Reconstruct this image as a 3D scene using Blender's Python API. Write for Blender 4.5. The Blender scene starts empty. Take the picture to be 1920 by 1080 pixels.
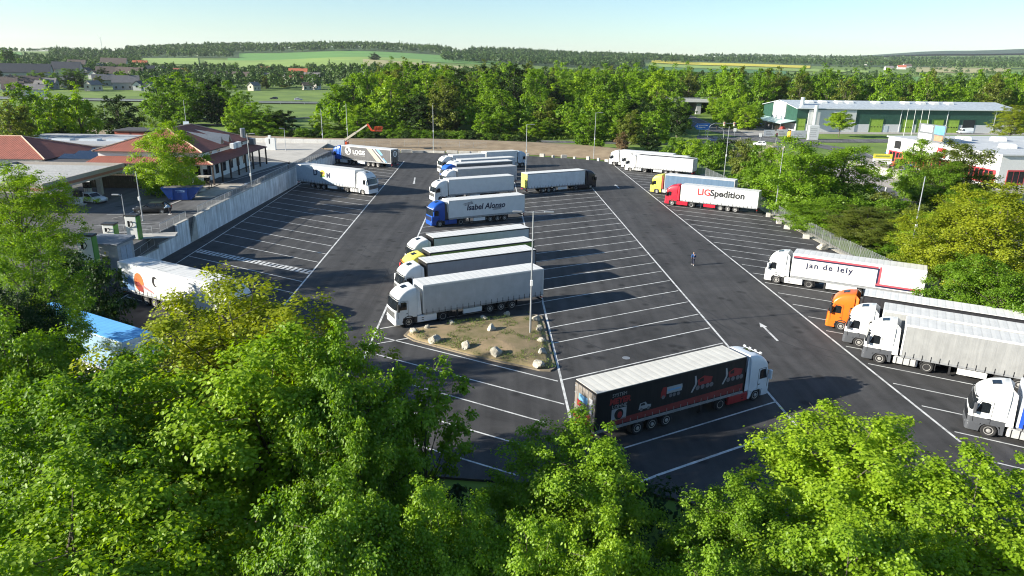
import bpy, math, random
import numpy as np
from mathutils import Vector, Matrix, noise
D = bpy.data; S = bpy.context.scene; COL = S.collection
rnd = random.Random(11); PI = math.pi
def R(d): return math.radians(d)

# ---------------------------------------------------------------- camera, sky, sun, exposure
CAM_H = 24.5; FOC = 1310.0; PITCH = math.atan((540 - 118) / FOC); ROLL = R(1.0)
_cp, _sp, _cr, _sr = math.cos(PITCH), math.sin(PITCH), math.cos(ROLL), math.sin(ROLL)
FW = np.array([0, _cp, -_sp]); _u0 = np.array([0, _sp, _cp]); _r0 = np.array([1.0, 0, 0])
RT = _cr * _r0 + _sr * _u0; UP = _cr * _u0 - _sr * _r0
cam = D.objects.new('camera', D.cameras.new('camera')); COL.objects.link(cam); S.camera = cam
cam.data.sensor_width = 36; cam.data.lens = FOC / 1920 * 36
cam.data.clip_start = 0.5; cam.data.clip_end = 60000
cam.matrix_world = Matrix(((RT[0], UP[0], -FW[0], 0), (RT[1], UP[1], -FW[1], 0), (RT[2], UP[2], -FW[2], CAM_H), (0, 0, 0, 1)))
SUN_EL, SUN_AZ = 20.0, 195.0            # towards the sun, degrees from +x
sun = D.objects.new('sun', D.lights.new('sun', 'SUN')); COL.objects.link(sun)
sun.data.energy = 5.0; sun.data.angle = R(0.55); sun.data.color = (1.0, 0.93, 0.80)
sd = Vector((math.cos(R(SUN_AZ)) * math.cos(R(SUN_EL)), math.sin(R(SUN_AZ)) * math.cos(R(SUN_EL)), math.sin(R(SUN_EL))))
sun.rotation_euler = sd.to_track_quat('Z', 'Y').to_euler()
W = D.worlds.new('World'); S.world = W; W.use_nodes = True
nt = W.node_tree; nt.nodes.clear()
sky = nt.nodes.new('ShaderNodeTexSky'); sky.sky_type = 'NISHITA'; sky.sun_disc = False
sky.sun_elevation = R(SUN_EL); sky.sun_rotation = math.atan2(sd.x, sd.y)
sky.altitude = 200; sky.air_density = 1.0; sky.dust_density = 0.1; sky.ozone_density = 3.0
bg = nt.nodes.new('ShaderNodeBackground'); bg.inputs['Strength'].default_value = 0.068
wo = nt.nodes.new('ShaderNodeOutputWorld')
tn = nt.nodes.new('ShaderNodeMix'); tn.data_type = 'RGBA'; tn.blend_type = 'MULTIPLY'; tn.inputs[0].default_value = 1; tn.inputs[7].default_value = (.93, 1.01, 1.04, 1)   # the whole sky a touch cooler
nt.links.new(sky.outputs[0], tn.inputs[6]); nt.links.new(tn.outputs[2], bg.inputs[0]); nt.links.new(bg.outputs[0], wo.inputs[0])
S.view_settings.view_transform = 'Standard'; S.view_settings.look = 'None'; S.view_settings.gamma = 1
S.view_settings.use_curve_mapping = False
S.view_settings.exposure = 1.36
S.render.engine = 'CYCLES'; S.cycles.max_bounces = 6; S.cycles.transparent_max_bounces = 6
S.cycles.volume_bounces = 0; S.cycles.use_denoising = True; S.cycles.denoising_prefilter = 'ACCURATE'; S.cycles.filter_width = 1.1; S.cycles.sample_clamp_indirect = 6

# ---------------------------------------------------------------- measuring: survey of the photograph to metres
def ray(px, py): return FW + (px - 960) / FOC * RT - (py - 540) / FOC * UP
def G(px, py, z=0.0):
    d = ray(px, py); t = (z - CAM_H) / d[2]; return (float(d[0] * t), float(d[1] * t))
def AT(px, py, Y):
    d = ray(px, py); t = Y / d[1]; return (float(d[0] * t), Y, float(CAM_H + d[2] * t))

# ---------------------------------------------------------------- materials
MAT = {}
def mat(key, rgb=(.5, .5, .5), rough=.6, metal=0.0, var=.12, scale=3.0, bump=0.0, bscale=30.0, rgb2=None, spec=.5, coat=0.0):
    if key in MAT: return MAT[key]
    m = D.materials.new(key); m.use_nodes = True; MAT[key] = m
    t = m.node_tree; N = t.nodes; b = N['Principled BSDF']; L = t.links.new
    b.inputs['Roughness'].default_value = rough; b.inputs['Metallic'].default_value = metal
    b.inputs['Specular IOR Level'].default_value = spec
    if coat: b.inputs['Coat Weight'].default_value = coat; b.inputs['Coat Roughness'].default_value = .08
    tc = N.new('ShaderNodeTexCoord'); nz = N.new('ShaderNodeTexNoise')
    nz.inputs['Scale'].default_value = scale; nz.inputs['Detail'].default_value = 6; nz.inputs['Roughness'].default_value = .62
    L(tc.outputs['Object'], nz.inputs['Vector'])
    rp = N.new('ShaderNodeValToRGB'); rp.color_ramp.elements[0].position = .3; rp.color_ramp.elements[1].position = .7
    a = [c * (1 - var) for c in rgb]; c2 = rgb2 if rgb2 else [min(1, c * (1 + var)) for c in rgb]
    rp.color_ramp.elements[0].color = (*a, 1); rp.color_ramp.elements[1].color = (*c2, 1)
    L(nz.outputs['Fac'], rp.inputs['Fac']); L(rp.outputs['Color'], b.inputs['Base Color'])
    if bump:
        n2 = N.new('ShaderNodeTexNoise'); n2.inputs['Scale'].default_value = bscale; n2.inputs['Detail'].default_value = 4
        L(tc.outputs['Object'], n2.inputs['Vector'])
        bp = N.new('ShaderNodeBump'); bp.inputs['Strength'].default_value = bump; bp.inputs['Distance'].default_value = .05
        L(n2.outputs['Fac'], bp.inputs['Height']); L(bp.outputs['Normal'], b.inputs['Normal'])
    return m
def leafmat(key, c1, c2, trans=.45):
    if key in MAT: return MAT[key]
    m = D.materials.new(key); m.use_nodes = True; MAT[key] = m
    t = m.node_tree; N = t.nodes; N.clear(); L = t.links.new
    at = N.new('ShaderNodeAttribute'); at.attribute_name = 'tint'
    oi = N.new('ShaderNodeObjectInfo')
    ad = N.new('ShaderNodeMath'); ad.operation = 'MULTIPLY_ADD'; ad.inputs[1].default_value = .35
    L(oi.outputs['Random'], ad.inputs[0]); L(at.outputs['Fac'], ad.inputs[2])
    sb = N.new('ShaderNodeMath'); sb.operation = 'SUBTRACT'; sb.inputs[1].default_value = .17
    L(ad.outputs[0], sb.inputs[0])
    rp = N.new('ShaderNodeValToRGB'); e = rp.color_ramp.elements
    e[0].position = 0.05; e[0].color = (*c1, 1); e[1].position = .95; e[1].color = (*c2, 1)
    L(sb.outputs[0], rp.inputs['Fac'])
    di = N.new('ShaderNodeBsdfDiffuse'); tr = N.new('ShaderNodeBsdfTranslucent'); gl = N.new('ShaderNodeBsdfGlossy')
    gl.inputs['Roughness'].default_value = .5
    hs = N.new('ShaderNodeHueSaturation'); hs.inputs['Hue'].default_value = .496; hs.inputs['Saturation'].default_value = 1.1; hs.inputs['Value'].default_value = 1.35
    L(rp.outputs[0], di.inputs['Color']); L(rp.outputs[0], hs.inputs['Color']); L(hs.outputs[0], tr.inputs['Color'])
    mx = N.new('ShaderNodeMixShader'); mx.inputs[0].default_value = trans
    L(di.outputs[0], mx.inputs[1]); L(tr.outputs[0], mx.inputs[2])
    m2 = N.new('ShaderNodeMixShader'); m2.inputs[0].default_value = .025
    L(mx.outputs[0], m2.inputs[1]); L(gl.outputs[0], m2.inputs[2])
    o = N.new('ShaderNodeOutputMaterial'); L(m2.outputs[0], o.inputs['Surface'])
    return m
def paint(rgb, rough=.32):
    return mat('paint_%.2f_%.2f_%.2f' % rgb, rgb, rough, var=.05, scale=1.4)
def vinyl(rgb):
    k = 'vinyl_%.2f_%.2f_%.2f' % rgb
    if k in MAT: return MAT[k]
    m = mat(k, rgb, .55, var=.11, scale=.9); t = m.node_tree; N = t.nodes; L = t.links.new     # hanging folds and slack between the straps
    tc = N.new('ShaderNodeTexCoord'); mp = N.new('ShaderNodeMapping'); mp.inputs['Scale'].default_value = (1.7, .1, .16); L(tc.outputs['Object'], mp.inputs[0]); n = N.new('ShaderNodeTexNoise'); n.inputs['Scale'].default_value = 1; n.inputs['Detail'].default_value = 3; L(mp.outputs[0], n.inputs['Vector'])
    bp = N.new('ShaderNodeBump'); bp.inputs['Strength'].default_value = .55; bp.inputs['Distance'].default_value = .12; L(n.outputs['Fac'], bp.inputs['Height']); L(bp.outputs['Normal'], N['Principled BSDF'].inputs['Normal']); return m
def stripes(key, axis, scale, c1, c2, pos=.5, soft=.1, rough=.7, bump=0.0, nvar=.25):
    """bands along one object axis (metres per band = 1/scale), for standing seams, tile courses and boards too far to build"""
    if key in MAT: return MAT[key]
    m = D.materials.new(key); m.use_nodes = True; MAT[key] = m
    t = m.node_tree; N = t.nodes; b = N['Principled BSDF']; L = t.links.new; b.inputs['Roughness'].default_value = rough
    tc = N.new('ShaderNodeTexCoord'); sx = N.new('ShaderNodeSeparateXYZ'); L(tc.outputs['Object'], sx.inputs[0])
    mu = N.new('ShaderNodeMath'); mu.operation = 'MULTIPLY'; mu.inputs[1].default_value = scale; L(sx.outputs[axis], mu.inputs[0])
    fr = N.new('ShaderNodeMath'); fr.operation = 'PINGPONG'; fr.inputs[1].default_value = .5; L(mu.outputs[0], fr.inputs[0])
    rp = N.new('ShaderNodeValToRGB'); e = rp.color_ramp.elements; p = pos * .5
    e[0].position = max(0, p - soft); e[1].position = min(1, p + soft); e[0].color = (*c1, 1); e[1].color = (*c2, 1); L(fr.outputs[0], rp.inputs['Fac'])
    nz = N.new('ShaderNodeTexNoise'); nz.inputs['Scale'].default_value = .8; nz.inputs['Detail'].default_value = 7; nz.inputs['Roughness'].default_value = .7; L(tc.outputs['Object'], nz.inputs['Vector'])
    mr = N.new('ShaderNodeMapRange'); mr.inputs[1].default_value = .3; mr.inputs[2].default_value = .7; mr.inputs[3].default_value = 1 - nvar; mr.inputs[4].default_value = 1 + nvar; L(nz.outputs['Fac'], mr.inputs[0])
    hv = N.new('ShaderNodeHueSaturation'); L(rp.outputs[0], hv.inputs['Color']); L(mr.outputs[0], hv.inputs['Value']); L(hv.outputs[0], b.inputs['Base Color'])
    if bump:
        bp = N.new('ShaderNodeBump'); bp.inputs['Strength'].default_value = bump; bp.inputs['Distance'].default_value = .06
        L(fr.outputs[0], bp.inputs['Height']); L(bp.outputs[0], b.inputs['Normal'])
    return m
GLASS = mat('dark_glass', (.010, .013, .016), .08, var=.3, scale=2, spec=.5)
BLACK = mat('black_plastic', (.015, .015, .017), .5, var=.2)
RUBBER = mat('tyre_rubber', (.018, .018, .019), .8, var=.2)
STEEL = mat('galvanised_steel', (.42, .44, .46), .42, .6, var=.12)
GREYM = mat('grey_metal', (.28, .29, .30), .45, .5, var=.15)
RIMM = mat('rim_steel', (.48, .47, .45), .4, .5, var=.15)
WHITE = mat('white_paint', (.66, .67, .66), .4, var=.05, scale=1.2)
CHASS = mat('chassis_black', (.022, .022, .024), .6, var=.3)
CONC = mat('pale_concrete', (.41, .395, .355), .85, var=.18, scale=1.5, bump=.3)
REDL = mat('red_lamp', (.45, .015, .012), .25, var=.1)
ORANGEL = mat('orange_lamp', (.7, .2, .02), .25, var=.1)
LAMPG = mat('headlamp_glass', (.55, .57, .58), .12, .4, var=.1)
BARK = mat('bark', (.10, .085, .065), .9, var=.3, scale=6, bump=.6)

# ---------------------------------------------------------------- mesh building
class MB:
    def __init__(s): s.v = []; s.f = []; s.m = []
    def add(s, vs, fs, m=0):
        o = len(s.v); s.v += [tuple(map(float, v)) for v in vs]; s.f += [tuple(i + o for i in f) for f in fs]; s.m += [m] * len(fs); return s
    def hexa(s, p, m=0): return s.add(p, [(3, 2, 1, 0), (4, 5, 6, 7), (0, 1, 5, 4), (1, 2, 6, 5), (2, 3, 7, 6), (3, 0, 4, 7)], m)
    def box(s, x0, x1, y0, y1, z0, z1, m=0):
        return s.hexa([(x0, y0, z0), (x1, y0, z0), (x1, y1, z0), (x0, y1, z0), (x0, y0, z1), (x1, y0, z1), (x1, y1, z1), (x0, y1, z1)], m)
    def bbox(s, x0, x1, y0, y1, z0, z1, b=.05, m=0):
        """box with its upright and top edges bevelled"""
        def ring(x0, x1, y0, y1, z, b): return [(x0 + b, y0, z), (x1 - b, y0, z), (x1, y0 + b, z), (x1, y1 - b, z), (x1 - b, y1, z), (x0 + b, y1, z), (x0, y1 - b, z), (x0, y0 + b, z)]
        return s.loft([ring(x0, x1, y0, y1, z0, b), ring(x0, x1, y0, y1, z1 - b, b), ring(x0 + b, x1 - b, y0 + b, y1 - b, z1, b)], m)
    def poly(s, p, m=0): return s.add(p, [tuple(range(len(p)))], m)
    def prism(s, p, y0, y1, m=0):
        n = len(p); return s.add([(x, y0, z) for x, z in p] + [(x, y1, z) for x, z in p],
            [tuple(range(n)), tuple(range(2 * n - 1, n - 1, -1))] + [(i, i + n, (i + 1) % n + n, (i + 1) % n) for i in range(n)], m)
    def slab(s, p, z0, z1, m=0):
        n = len(p); return s.add([(x, y, z0) for x, y in p] + [(x, y, z1) for x, y in p],
            [tuple(range(n - 1, -1, -1)), tuple(range(n, 2 * n))] + [(i, (i + 1) % n, (i + 1) % n + n, i + n) for i in range(n)], m)
    def loft(s, rings, m=0, cap0=True, cap1=True, closed=True):
        n = len(rings[0]); vs = [p for r in rings for p in r]; fs = []
        for k in range(len(rings) - 1):
            for i in range(n if closed else n - 1):
                j = (i + 1) % n; fs.append((k * n + i, k * n + j, (k + 1) * n + j, (k + 1) * n + i))
        if cap0: fs.append(tuple(range(n - 1, -1, -1)))
        if cap1: o = (len(rings) - 1) * n; fs.append(tuple(range(o, o + n)))
        return s.add(vs, fs, m)
    def tube(s, p0, p1, r0, r1=None, n=8, m=0, caps=True):
        r1 = r0 if r1 is None else r1; a = Vector(p0); b = Vector(p1); d = (b - a)
        if d.length < 1e-6: return s
        d.normalize(); u = d.orthogonal().normalized(); w = d.cross(u)
        rg = lambda c, r: [tuple(c + (u * math.cos(2 * PI * i / n) + w * math.sin(2 * PI * i / n)) * r) for i in range(n)]
        return s.loft([rg(a, r0), rg(b, r1)], m, caps, caps)
    def path(s, pts, r0, r1, n=6, m=0):
        k = len(pts) - 1
        for i in range(k):
            a = r0 + (r1 - r0) * i / k; b = r0 + (r1 - r0) * (i + 1) / k; s.tube(pts[i], pts[i + 1], a, b, n, m)
        return s
    def bar(s, p0, p1, w, h, m=0):
        a = Vector(p0); b = Vector(p1); d = (b - a); d.normalize()
        u = d.cross(Vector((0, 0, 1)))
        if u.length < 1e-3: u = Vector((1, 0, 0))
        u.normalize(); v = u.cross(d)
        q = lambda c: [tuple(c - u * w / 2 - v * h / 2), tuple(c + u * w / 2 - v * h / 2), tuple(c + u * w / 2 + v * h / 2), tuple(c - u * w / 2 + v * h / 2)]
        return s.loft([q(a), q(b)], m)
    def mesh(s, name, mats, smooth=False):
        me = D.meshes.new(name); me.from_pydata(s.v, [], s.f)
        for x in (mats if isinstance(mats, (list, tuple)) else [mats]): me.materials.append(x)
        if any(s.m): me.polygons.foreach_set('material_index', s.m)
        if smooth: me.polygons.foreach_set('use_smooth', [True] * len(s.f))
        me.update(); return me
    def build(s, name, mats, parent=None, loc=None, rz=0.0, smooth=False):
        return put(name, s.mesh(name, mats, smooth), parent, loc, rz)
def put(name, me, parent=None, loc=None, rz=0.0, scale=None):
    o = D.objects.new(name, me); COL.objects.link(o)
    if parent: o.parent = parent
    if loc is not None: o.location = loc
    if rz: o.rotation_euler = (0, 0, rz)
    if scale: o.scale = (scale,) * 3 if not isinstance(scale, tuple) else scale
    return o
def tag(o, label=None, cat=None, group=None, kind=None):
    if label: o['label'] = label
    if cat: o['category'] = cat
    if group: o['group'] = group
    if kind: o['kind'] = kind
    return o
def thing(name, label, cat, loc=(0, 0, 0), rz=0.0, group=None, scale=None):
    o = put(name, None, None, loc, rz, scale); o.empty_display_size = .3; return tag(o, label, cat, group)
def struct(o): return tag(o, kind='structure')
def npmesh(name, V, F, mats, tint=None, mi=None):
    """V (n,3), F (m,k) arrays -> mesh, with an optional per-face random tint"""
    me = D.meshes.new(name); n, k = F.shape
    me.vertices.add(len(V)); me.vertices.foreach_set('co', np.ascontiguousarray(V, dtype=np.float32).ravel())
    me.loops.add(n * k); me.loops.foreach_set('vertex_index', np.ascontiguousarray(F, dtype=np.int32).ravel())
    me.polygons.add(n); me.polygons.foreach_set('loop_start', np.arange(0, n * k, k, dtype=np.int32))
    for x in (mats if isinstance(mats, (list, tuple)) else [mats]): me.materials.append(x)
    if mi is not None: me.polygons.foreach_set('material_index', mi.astype(np.int32))
    if tint is not None:
        at = me.attributes.new('tint', 'FLOAT', 'FACE'); at.data.foreach_set('value', np.ascontiguousarray(tint, dtype=np.float32))
    me.update(calc_edges=True); return me
_dg = None
def textmesh(txt, size, mat_, shear=0.0, bold=0.0, space=1.0, align='CENTER'):
    cu = D.curves.new('lettering', 'FONT'); cu.body = txt; cu.size = size; cu.shear = shear; cu.offset = bold; cu.space_character = space
    cu.align_x = align; cu.extrude = .004; cu.resolution_u = 3
    o = D.objects.new('lettering', cu); COL.objects.link(o); dg = bpy.context.evaluated_depsgraph_get()
    me = D.meshes.new_from_object(o.evaluated_get(dg)); me.materials.clear(); me.materials.append(mat_)
    D.objects.remove(o); D.curves.remove(cu); return me
def decal(parent, side, pts, m, y=1.262, lay=0, name='marking'):
    mb = MB(); yy = side * (y + .004 * lay); mb.poly([(x, yy, z) for x, z in (pts if side < 0 else pts[::-1])]); return mb.build(name, m, parent)
def lettering(parent, side, txt, size, m, x, z, y=1.266, **kw):
    me = textmesh(txt, size, m, **kw)
    o = put('lettering', me, parent, (x, side * y, z)); o.rotation_euler = (R(90), 0, R(180) if side > 0 else 0); return o
# ---------------------------------------------------------------- terrain: flat round the lot, rolling hills to the horizon
TD = [0, 450, 700, 1000, 1400, 2000, 2800, 4500, 9000, 14000]
TC = {0: (131, 119, 108, 98.5, 97, 99), 250: (135, 122, 110, 99, 98, 102), 500: (139, 127, 110, 91, 96, 104), 700: (141, 124, 104, 88, 96, 105),
      900: (146, 133, 115, 98, 99, 107), 1100: (150, 139, 124, 107, 100, 107), 1300: (154, 145, 131, 117, 106, 107), 1500: (157, 149, 137, 123, 110, 107), 1700: (160, 152, 141, 127, 113, 97), 1920: (160, 150, 140, 129, 116, 91)}
_cx = sorted(TC); _caz = [math.atan2((c - 960) / FOC, _cp) for c in _cx]
def _zrow(c, row, d):
    v = ray(c, row); return CAM_H + v[2] / math.hypot(v[0], v[1]) * d
_tz = []
for c in _cx:
    zs = [0, 0, 0.4 if c > 400 else 3.0] + [_zrow(c, r, d) for r, d in zip(TC[c], TD[3:9])]
    zs[3] = max(zs[3], 1.0); zs.append(zs[-1] * .4); _tz.append(zs)
_tz = np.array(_tz)
def terr(x, y):
    """ground height at arrays x, y"""
    x = np.asarray(x, float); y = np.asarray(y, float); d = np.hypot(x, y); az = np.arctan2(x, y)
    a = np.clip(az, _caz[0], _caz[-1]); zi = np.zeros(d.shape); fr = np.interp(a, _caz, np.arange(len(_caz))); i0 = np.clip(fr.astype(int), 0, len(_caz) - 2); f = fr - i0; f = f * f * (3 - 2 * f)
    k = np.clip(np.searchsorted(TD, d, side='right') - 1, 0, len(TD) - 2); td = np.array(TD, float)
    t = np.clip((d - td[k]) / (td[k + 1] - td[k]), 0, 1); t = np.where(k < 8, t * t * (3 - 2 * t) * .55 + t * .45, t)
    z = (1 - f) * ((1 - t) * _tz[i0, k] + t * _tz[i0, k + 1]) + f * ((1 - t) * _tz[i0 + 1, k] + t * _tz[i0 + 1, k + 1])
    back = np.clip((np.abs(az) - .75) / .9, 0, 1); return z * (1 - back)
def TZ(x, y): return float(terr(np.array([x]), np.array([y]))[0])
rr_ = np.r_[0.5, np.arange(20, 300, 20), np.arange(300, 1000, 35), np.geomspace(1000, 14000, 70)]
aa_ = np.unique(np.r_[np.linspace(-PI, -.8, 24), np.linspace(-.8, .8, 150), np.linspace(.8, PI, 24)])[:-1]
gx = rr_[:, None] * np.sin(aa_)[None]; gy = rr_[:, None] * np.cos(aa_)[None]; gz = terr(gx, gy)
gz = gz - .06 - .0 * gx
near = np.hypot(gx + 3, gy - 115); gz = gz - np.where(near < 120, .10, 0)
nr, na = gx.shape; idx = np.arange(nr * na).reshape(nr, na)
F_ = np.stack([idx[:-1], np.roll(idx, -1, 1)[:-1], np.roll(idx, -1, 1)[1:], idx[1:]], -1).reshape(-1, 4)[:, ::-1]
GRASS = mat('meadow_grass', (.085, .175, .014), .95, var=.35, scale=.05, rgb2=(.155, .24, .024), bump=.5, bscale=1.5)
me = npmesh('ground', np.stack([gx.ravel(), gy.ravel(), gz.ravel()], 1), F_, GRASS); me.polygons.foreach_set('use_smooth', [True] * len(me.polygons))
struct(put('ground', me))

def field(c0, c1, d0, d1, m, name='field', skew=0.0, lift=.8):
    n, k = 14, 10; vs = []
    for i in range(n + 1):
        for j in range(k + 1):
            u, v = i / n, j / k; d = d0 + (d1 - d0) * v + skew * (u - .5) * (d1 - d0); az = math.atan2((c0 + (c1 - c0) * u - 960) / FOC, _cp); vs.append((d * math.sin(az), d * math.cos(az)))
    a = np.array(vs); z = terr(a[:, 0], a[:, 1]) + lift; I = np.arange((n + 1) * (k + 1)).reshape(n + 1, k + 1)
    F = np.stack([I[:-1, :-1], I[1:, :-1], I[1:, 1:], I[:-1, 1:]], -1).reshape(-1, 4)
    me = npmesh(name, np.c_[a, z], F, m); me.polygons.foreach_set('use_smooth', [True] * len(F)); return struct(put(name, me))
WHEAT = mat('young_wheat', (.095, .235, .035), .95, var=.15, scale=.01); MEAD = mat('pale_meadow', (.20, .30, .05), .95, var=.18, scale=.008); STUB = mat('straw_field', (.33, .31, .14), .95, var=.12, scale=.01)
RAPE = mat('rapeseed', (.50, .44, .03), .95, var=.12, scale=.02); DKF = mat('deep_green_crop', (.045, .15, .035), .95, var=.15, scale=.01); SOIL = mat('bare_soil', (.24, .19, .13), .95, var=.15, scale=.03)
field(470, 930, 1750, 2330, WHEAT); field(430, 800, 1350, 1800, MEAD, skew=.25, lift=1.1); field(700, 900, 1280, 1640, STUB, skew=-.35, lift=1.5); field(760, 1010, 1150, 1420, DKF, skew=-.3, lift=1.3)
field(235, 420, 1500, 1980, MEAD); field(40, 120, 1900, 2600, WHEAT); field(1165, 1420, 1750, 2300, DKF); field(1090, 1275, 1180, 1420, RAPE); field(1190, 1460, 2420, 2700, RAPE, lift=1.2); field(1180, 1560, 2120, 2330, MEAD, lift=1.6)
field(1600, 2050, 900, 1500, DKF); field(1480, 1680, 1500, 1750, WHEAT); field(1640, 1800, 2300, 3000, STUB); field(1560, 1760, 1900, 2200, MEAD); field(1770, 1960, 1650, 1750, RAPE); field(1800, 2000, 2000, 2350, WHEAT); field(1700, 1950, 3000, 4200, MEAD)

# ---------------------------------------------------------------- the lorry lot
ASPH = None
def asphalt(key, rgb, sc=.12):
    m = mat(key, rgb, .82, var=.20, scale=sc, bump=.35, bscale=40, spec=.35)
    t = m.node_tree; N = t.nodes; L = t.links.new; b = N['Principled BSDF']; base = b.inputs['Base Color'].links[0].from_socket
    tc = N.new('ShaderNodeTexCoord'); mp = N.new('ShaderNodeMapping'); mp.inputs['Rotation'].default_value = (0, 0, R(2.4)); mp.inputs['Scale'].default_value = (.9, .035, 1); L(tc.outputs['Object'], mp.inputs[0])
    n1 = N.new('ShaderNodeTexNoise'); n1.inputs['Scale'].default_value = 1; n1.inputs['Detail'].default_value = 5; L(mp.outputs[0], n1.inputs['Vector'])
    n2 = N.new('ShaderNodeTexNoise'); n2.inputs['Scale'].default_value = 14; n2.inputs['Detail'].default_value = 3; L(tc.outputs['Object'], n2.inputs['Vector'])
    wv = N.new('ShaderNodeTexNoise'); wv.inputs['Scale'].default_value = .22; wv.inputs['Detail'].default_value = 8; wv.inputs['Roughness'].default_value = .7; wv.inputs['Distortion'].default_value = 1.4; L(tc.outputs['Object'], wv.inputs['Vector'])
    a = N.new('ShaderNodeMath'); a.operation = 'ADD'; L(n1.outputs['Fac'], a.inputs[0]); L(wv.outputs['Fac'], a.inputs[1])
    a2 = N.new('ShaderNodeMath'); a2.operation = 'MULTIPLY_ADD'; a2.inputs[1].default_value = .35; L(n2.outputs['Fac'], a2.inputs[0]); L(a.outputs[0], a2.inputs[2])
    mr = N.new('ShaderNodeMapRange'); mr.inputs[1].default_value = .85; mr.inputs[2].default_value = 1.5; mr.inputs[3].default_value = .55; mr.inputs[4].default_value = 1.5; L(a2.outputs[0], mr.inputs[0])
    hv = N.new('ShaderNodeHueSaturation'); L(base, hv.inputs['Color']); L(mr.outputs[0], hv.inputs['Value'])
    vo = N.new('ShaderNodeTexVoronoi'); vo.inputs['Scale'].default_value = .42; L(tc.outputs['Object'], vo.inputs['Vector']); m3 = N.new('ShaderNodeMapRange'); m3.inputs[1].default_value = .10; m3.inputs[2].default_value = .24; m3.inputs[3].default_value = .42; m3.inputs[4].default_value = 1; L(vo.outputs['Distance'], m3.inputs[0])   # oil drips
    h2 = N.new('ShaderNodeHueSaturation'); L(hv.outputs[0], h2.inputs['Color']); L(m3.outputs[0], h2.inputs['Value']); L(h2.outputs[0], b.inputs['Base Color']); return m
ASPH = asphalt('new_asphalt', (.047, .0465, .047)); ROADM = asphalt('road_asphalt', (.10, .10, .10)); LINE = mat('road_paint', (.62, .63, .62), .7, var=.10, scale=2.5)
def worn(m):
    t = m.node_tree; N = t.nodes; L = t.links.new; b = N['Principled BSDF']; src = b.inputs['Base Color'].links[0].from_socket; tc = N.new('ShaderNodeTexCoord')
    n1 = N.new('ShaderNodeTexNoise'); n1.inputs['Scale'].default_value = .9; n1.inputs['Detail'].default_value = 9; n1.inputs['Roughness'].default_value = .75; L(tc.outputs['Object'], n1.inputs['Vector'])
    mr = N.new('ShaderNodeMapRange'); mr.inputs[1].default_value = .46; mr.inputs[2].default_value = .68; mr.inputs[3].default_value = 0; mr.inputs[4].default_value = .8; L(n1.outputs['Fac'], mr.inputs[0])
    mx = N.new('ShaderNodeMix'); mx.data_type = 'RGBA'; L(mr.outputs[0], mx.inputs[0]); L(src, mx.inputs[6]); mx.inputs[7].default_value = (.09, .09, .09, 1); L(mx.outputs[2], b.inputs['Base Color'])
worn(LINE)
YARD = asphalt('yard_asphalt', (.085, .085, .086)); PALE = mat('pale_yard', (.42, .40, .36), .9, var=.15, scale=.4)
lot_pts = [(-44.75, 52), (-44.75, 186), (-40, 197.5), (-25, 200), (-10, 198.5), (5, 195.7), (20, 190.5), (30, 181), (43, 172), (45.4, 150), (44.8, 119), (45.6, 95), (48.5, 70), (52, 44), (53, 30), (24, 30), (8, 36.5), (-8, 38), (-30, 40)]
LOT = struct(MB().slab(lot_pts, -.5, 0.0).build('parking_lot', ASPH))
def line(a, b, w=.14, name='bay_line', z=.004, parent=LOT, m=None):
    A, B_ = Vector((*a, 0)), Vector((*b, 0)); d = (B_ - A).normalized(); n = Vector((-d.y, d.x, 0)) * w / 2
    mb = MB(); mb.poly([(*(A - n).xy, z), (*(B_ - n).xy, z), (*(B_ + n).xy, z), (*(A + n).xy, z)]); return mb.build(name, m or LINE, parent)
def lerp(a, b, t): return (a[0] + (b[0] - a[0]) * t, a[1] + (b[1] - a[1]) * t)
# centre block: row lines along +y, bays at 29 degrees
dv = lambda deg, l: (l * math.cos(R(deg)), l * math.sin(R(deg)))
Rl = lambda y: 17.26 + (122.92 - y) * .0433; Ll = lambda y: 3.51 + (67.4 - y) * .0405; Al = lambda y: -12.7 + (56 - y) * .0295; Bl = lambda y: 27.77 + (127.25 - y) * .0418; WAl = lambda y: -26.1 + (126.53 - y) * .0403; WBl = lambda y: -43.79 + (137.16 - y) * .035
def rowline(f, y0, y1, w): 
    n = 3
    for k in range(n): line((f(y0 + (y1 - y0) * k / n), y0 + (y1 - y0) * k / n), (f(y0 + (y1 - y0) * (k + 1) / n), y0 + (y1 - y0) * (k + 1) / n), w, 'row_line', z=.008)
rowline(Rl, 44.8, 172, .20); rowline(Ll, 45.5, 168, .20); rowline(Al, 55.5, 165, .20); rowline(Bl, 43, 181, .20); rowline(WAl, 56, 181, .20); rowline(WBl, 60, 183, .16)
for k in range(-28, 3):         # right half of the centre block and, continuing, its left half
    yR = 60.46 - 3.92 * k; a = (Rl(yR) - .25, yR); d = dv(209, 17.85)
    if 52 < yR < 172 and k < 1: line(a, (a[0] + d[0], a[1] + d[1]))
    b = (Ll(yR - 8.7) - .2, yR - 8.7); d2 = dv(209, 18.0)
    if yR - 8.7 > 66 and yR < 172: line(b, (b[0] + d2[0] + .0, b[1] + d2[1]))
line(G(1455.6, 752.8), G(1135, 850.7)); line(G(1497, 800), G(1235, 890), .2); line(G(1235, 890), G(1080, 952), .2)
for a, b in (((701.6, 628.5), (1046, 714.7)), ((688.9, 660), (1057.8, 757.8)), ((730, 709.5), (1022, 792)), ((745, 766), (991, 837.8)), ((760, 828), (973, 892))): line(G(*a), G(*b))
for k in range(-13, 23):
    y = 127.25 - 3.943 * k; a = (Bl(y) + .5, y); d = dv(-29.5, 17.3)
    if 40 < y < 178: line(a, (a[0] + d[0] * (.98 if y < 90 else min(.98, 1)), a[1] + d[1]))
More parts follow.
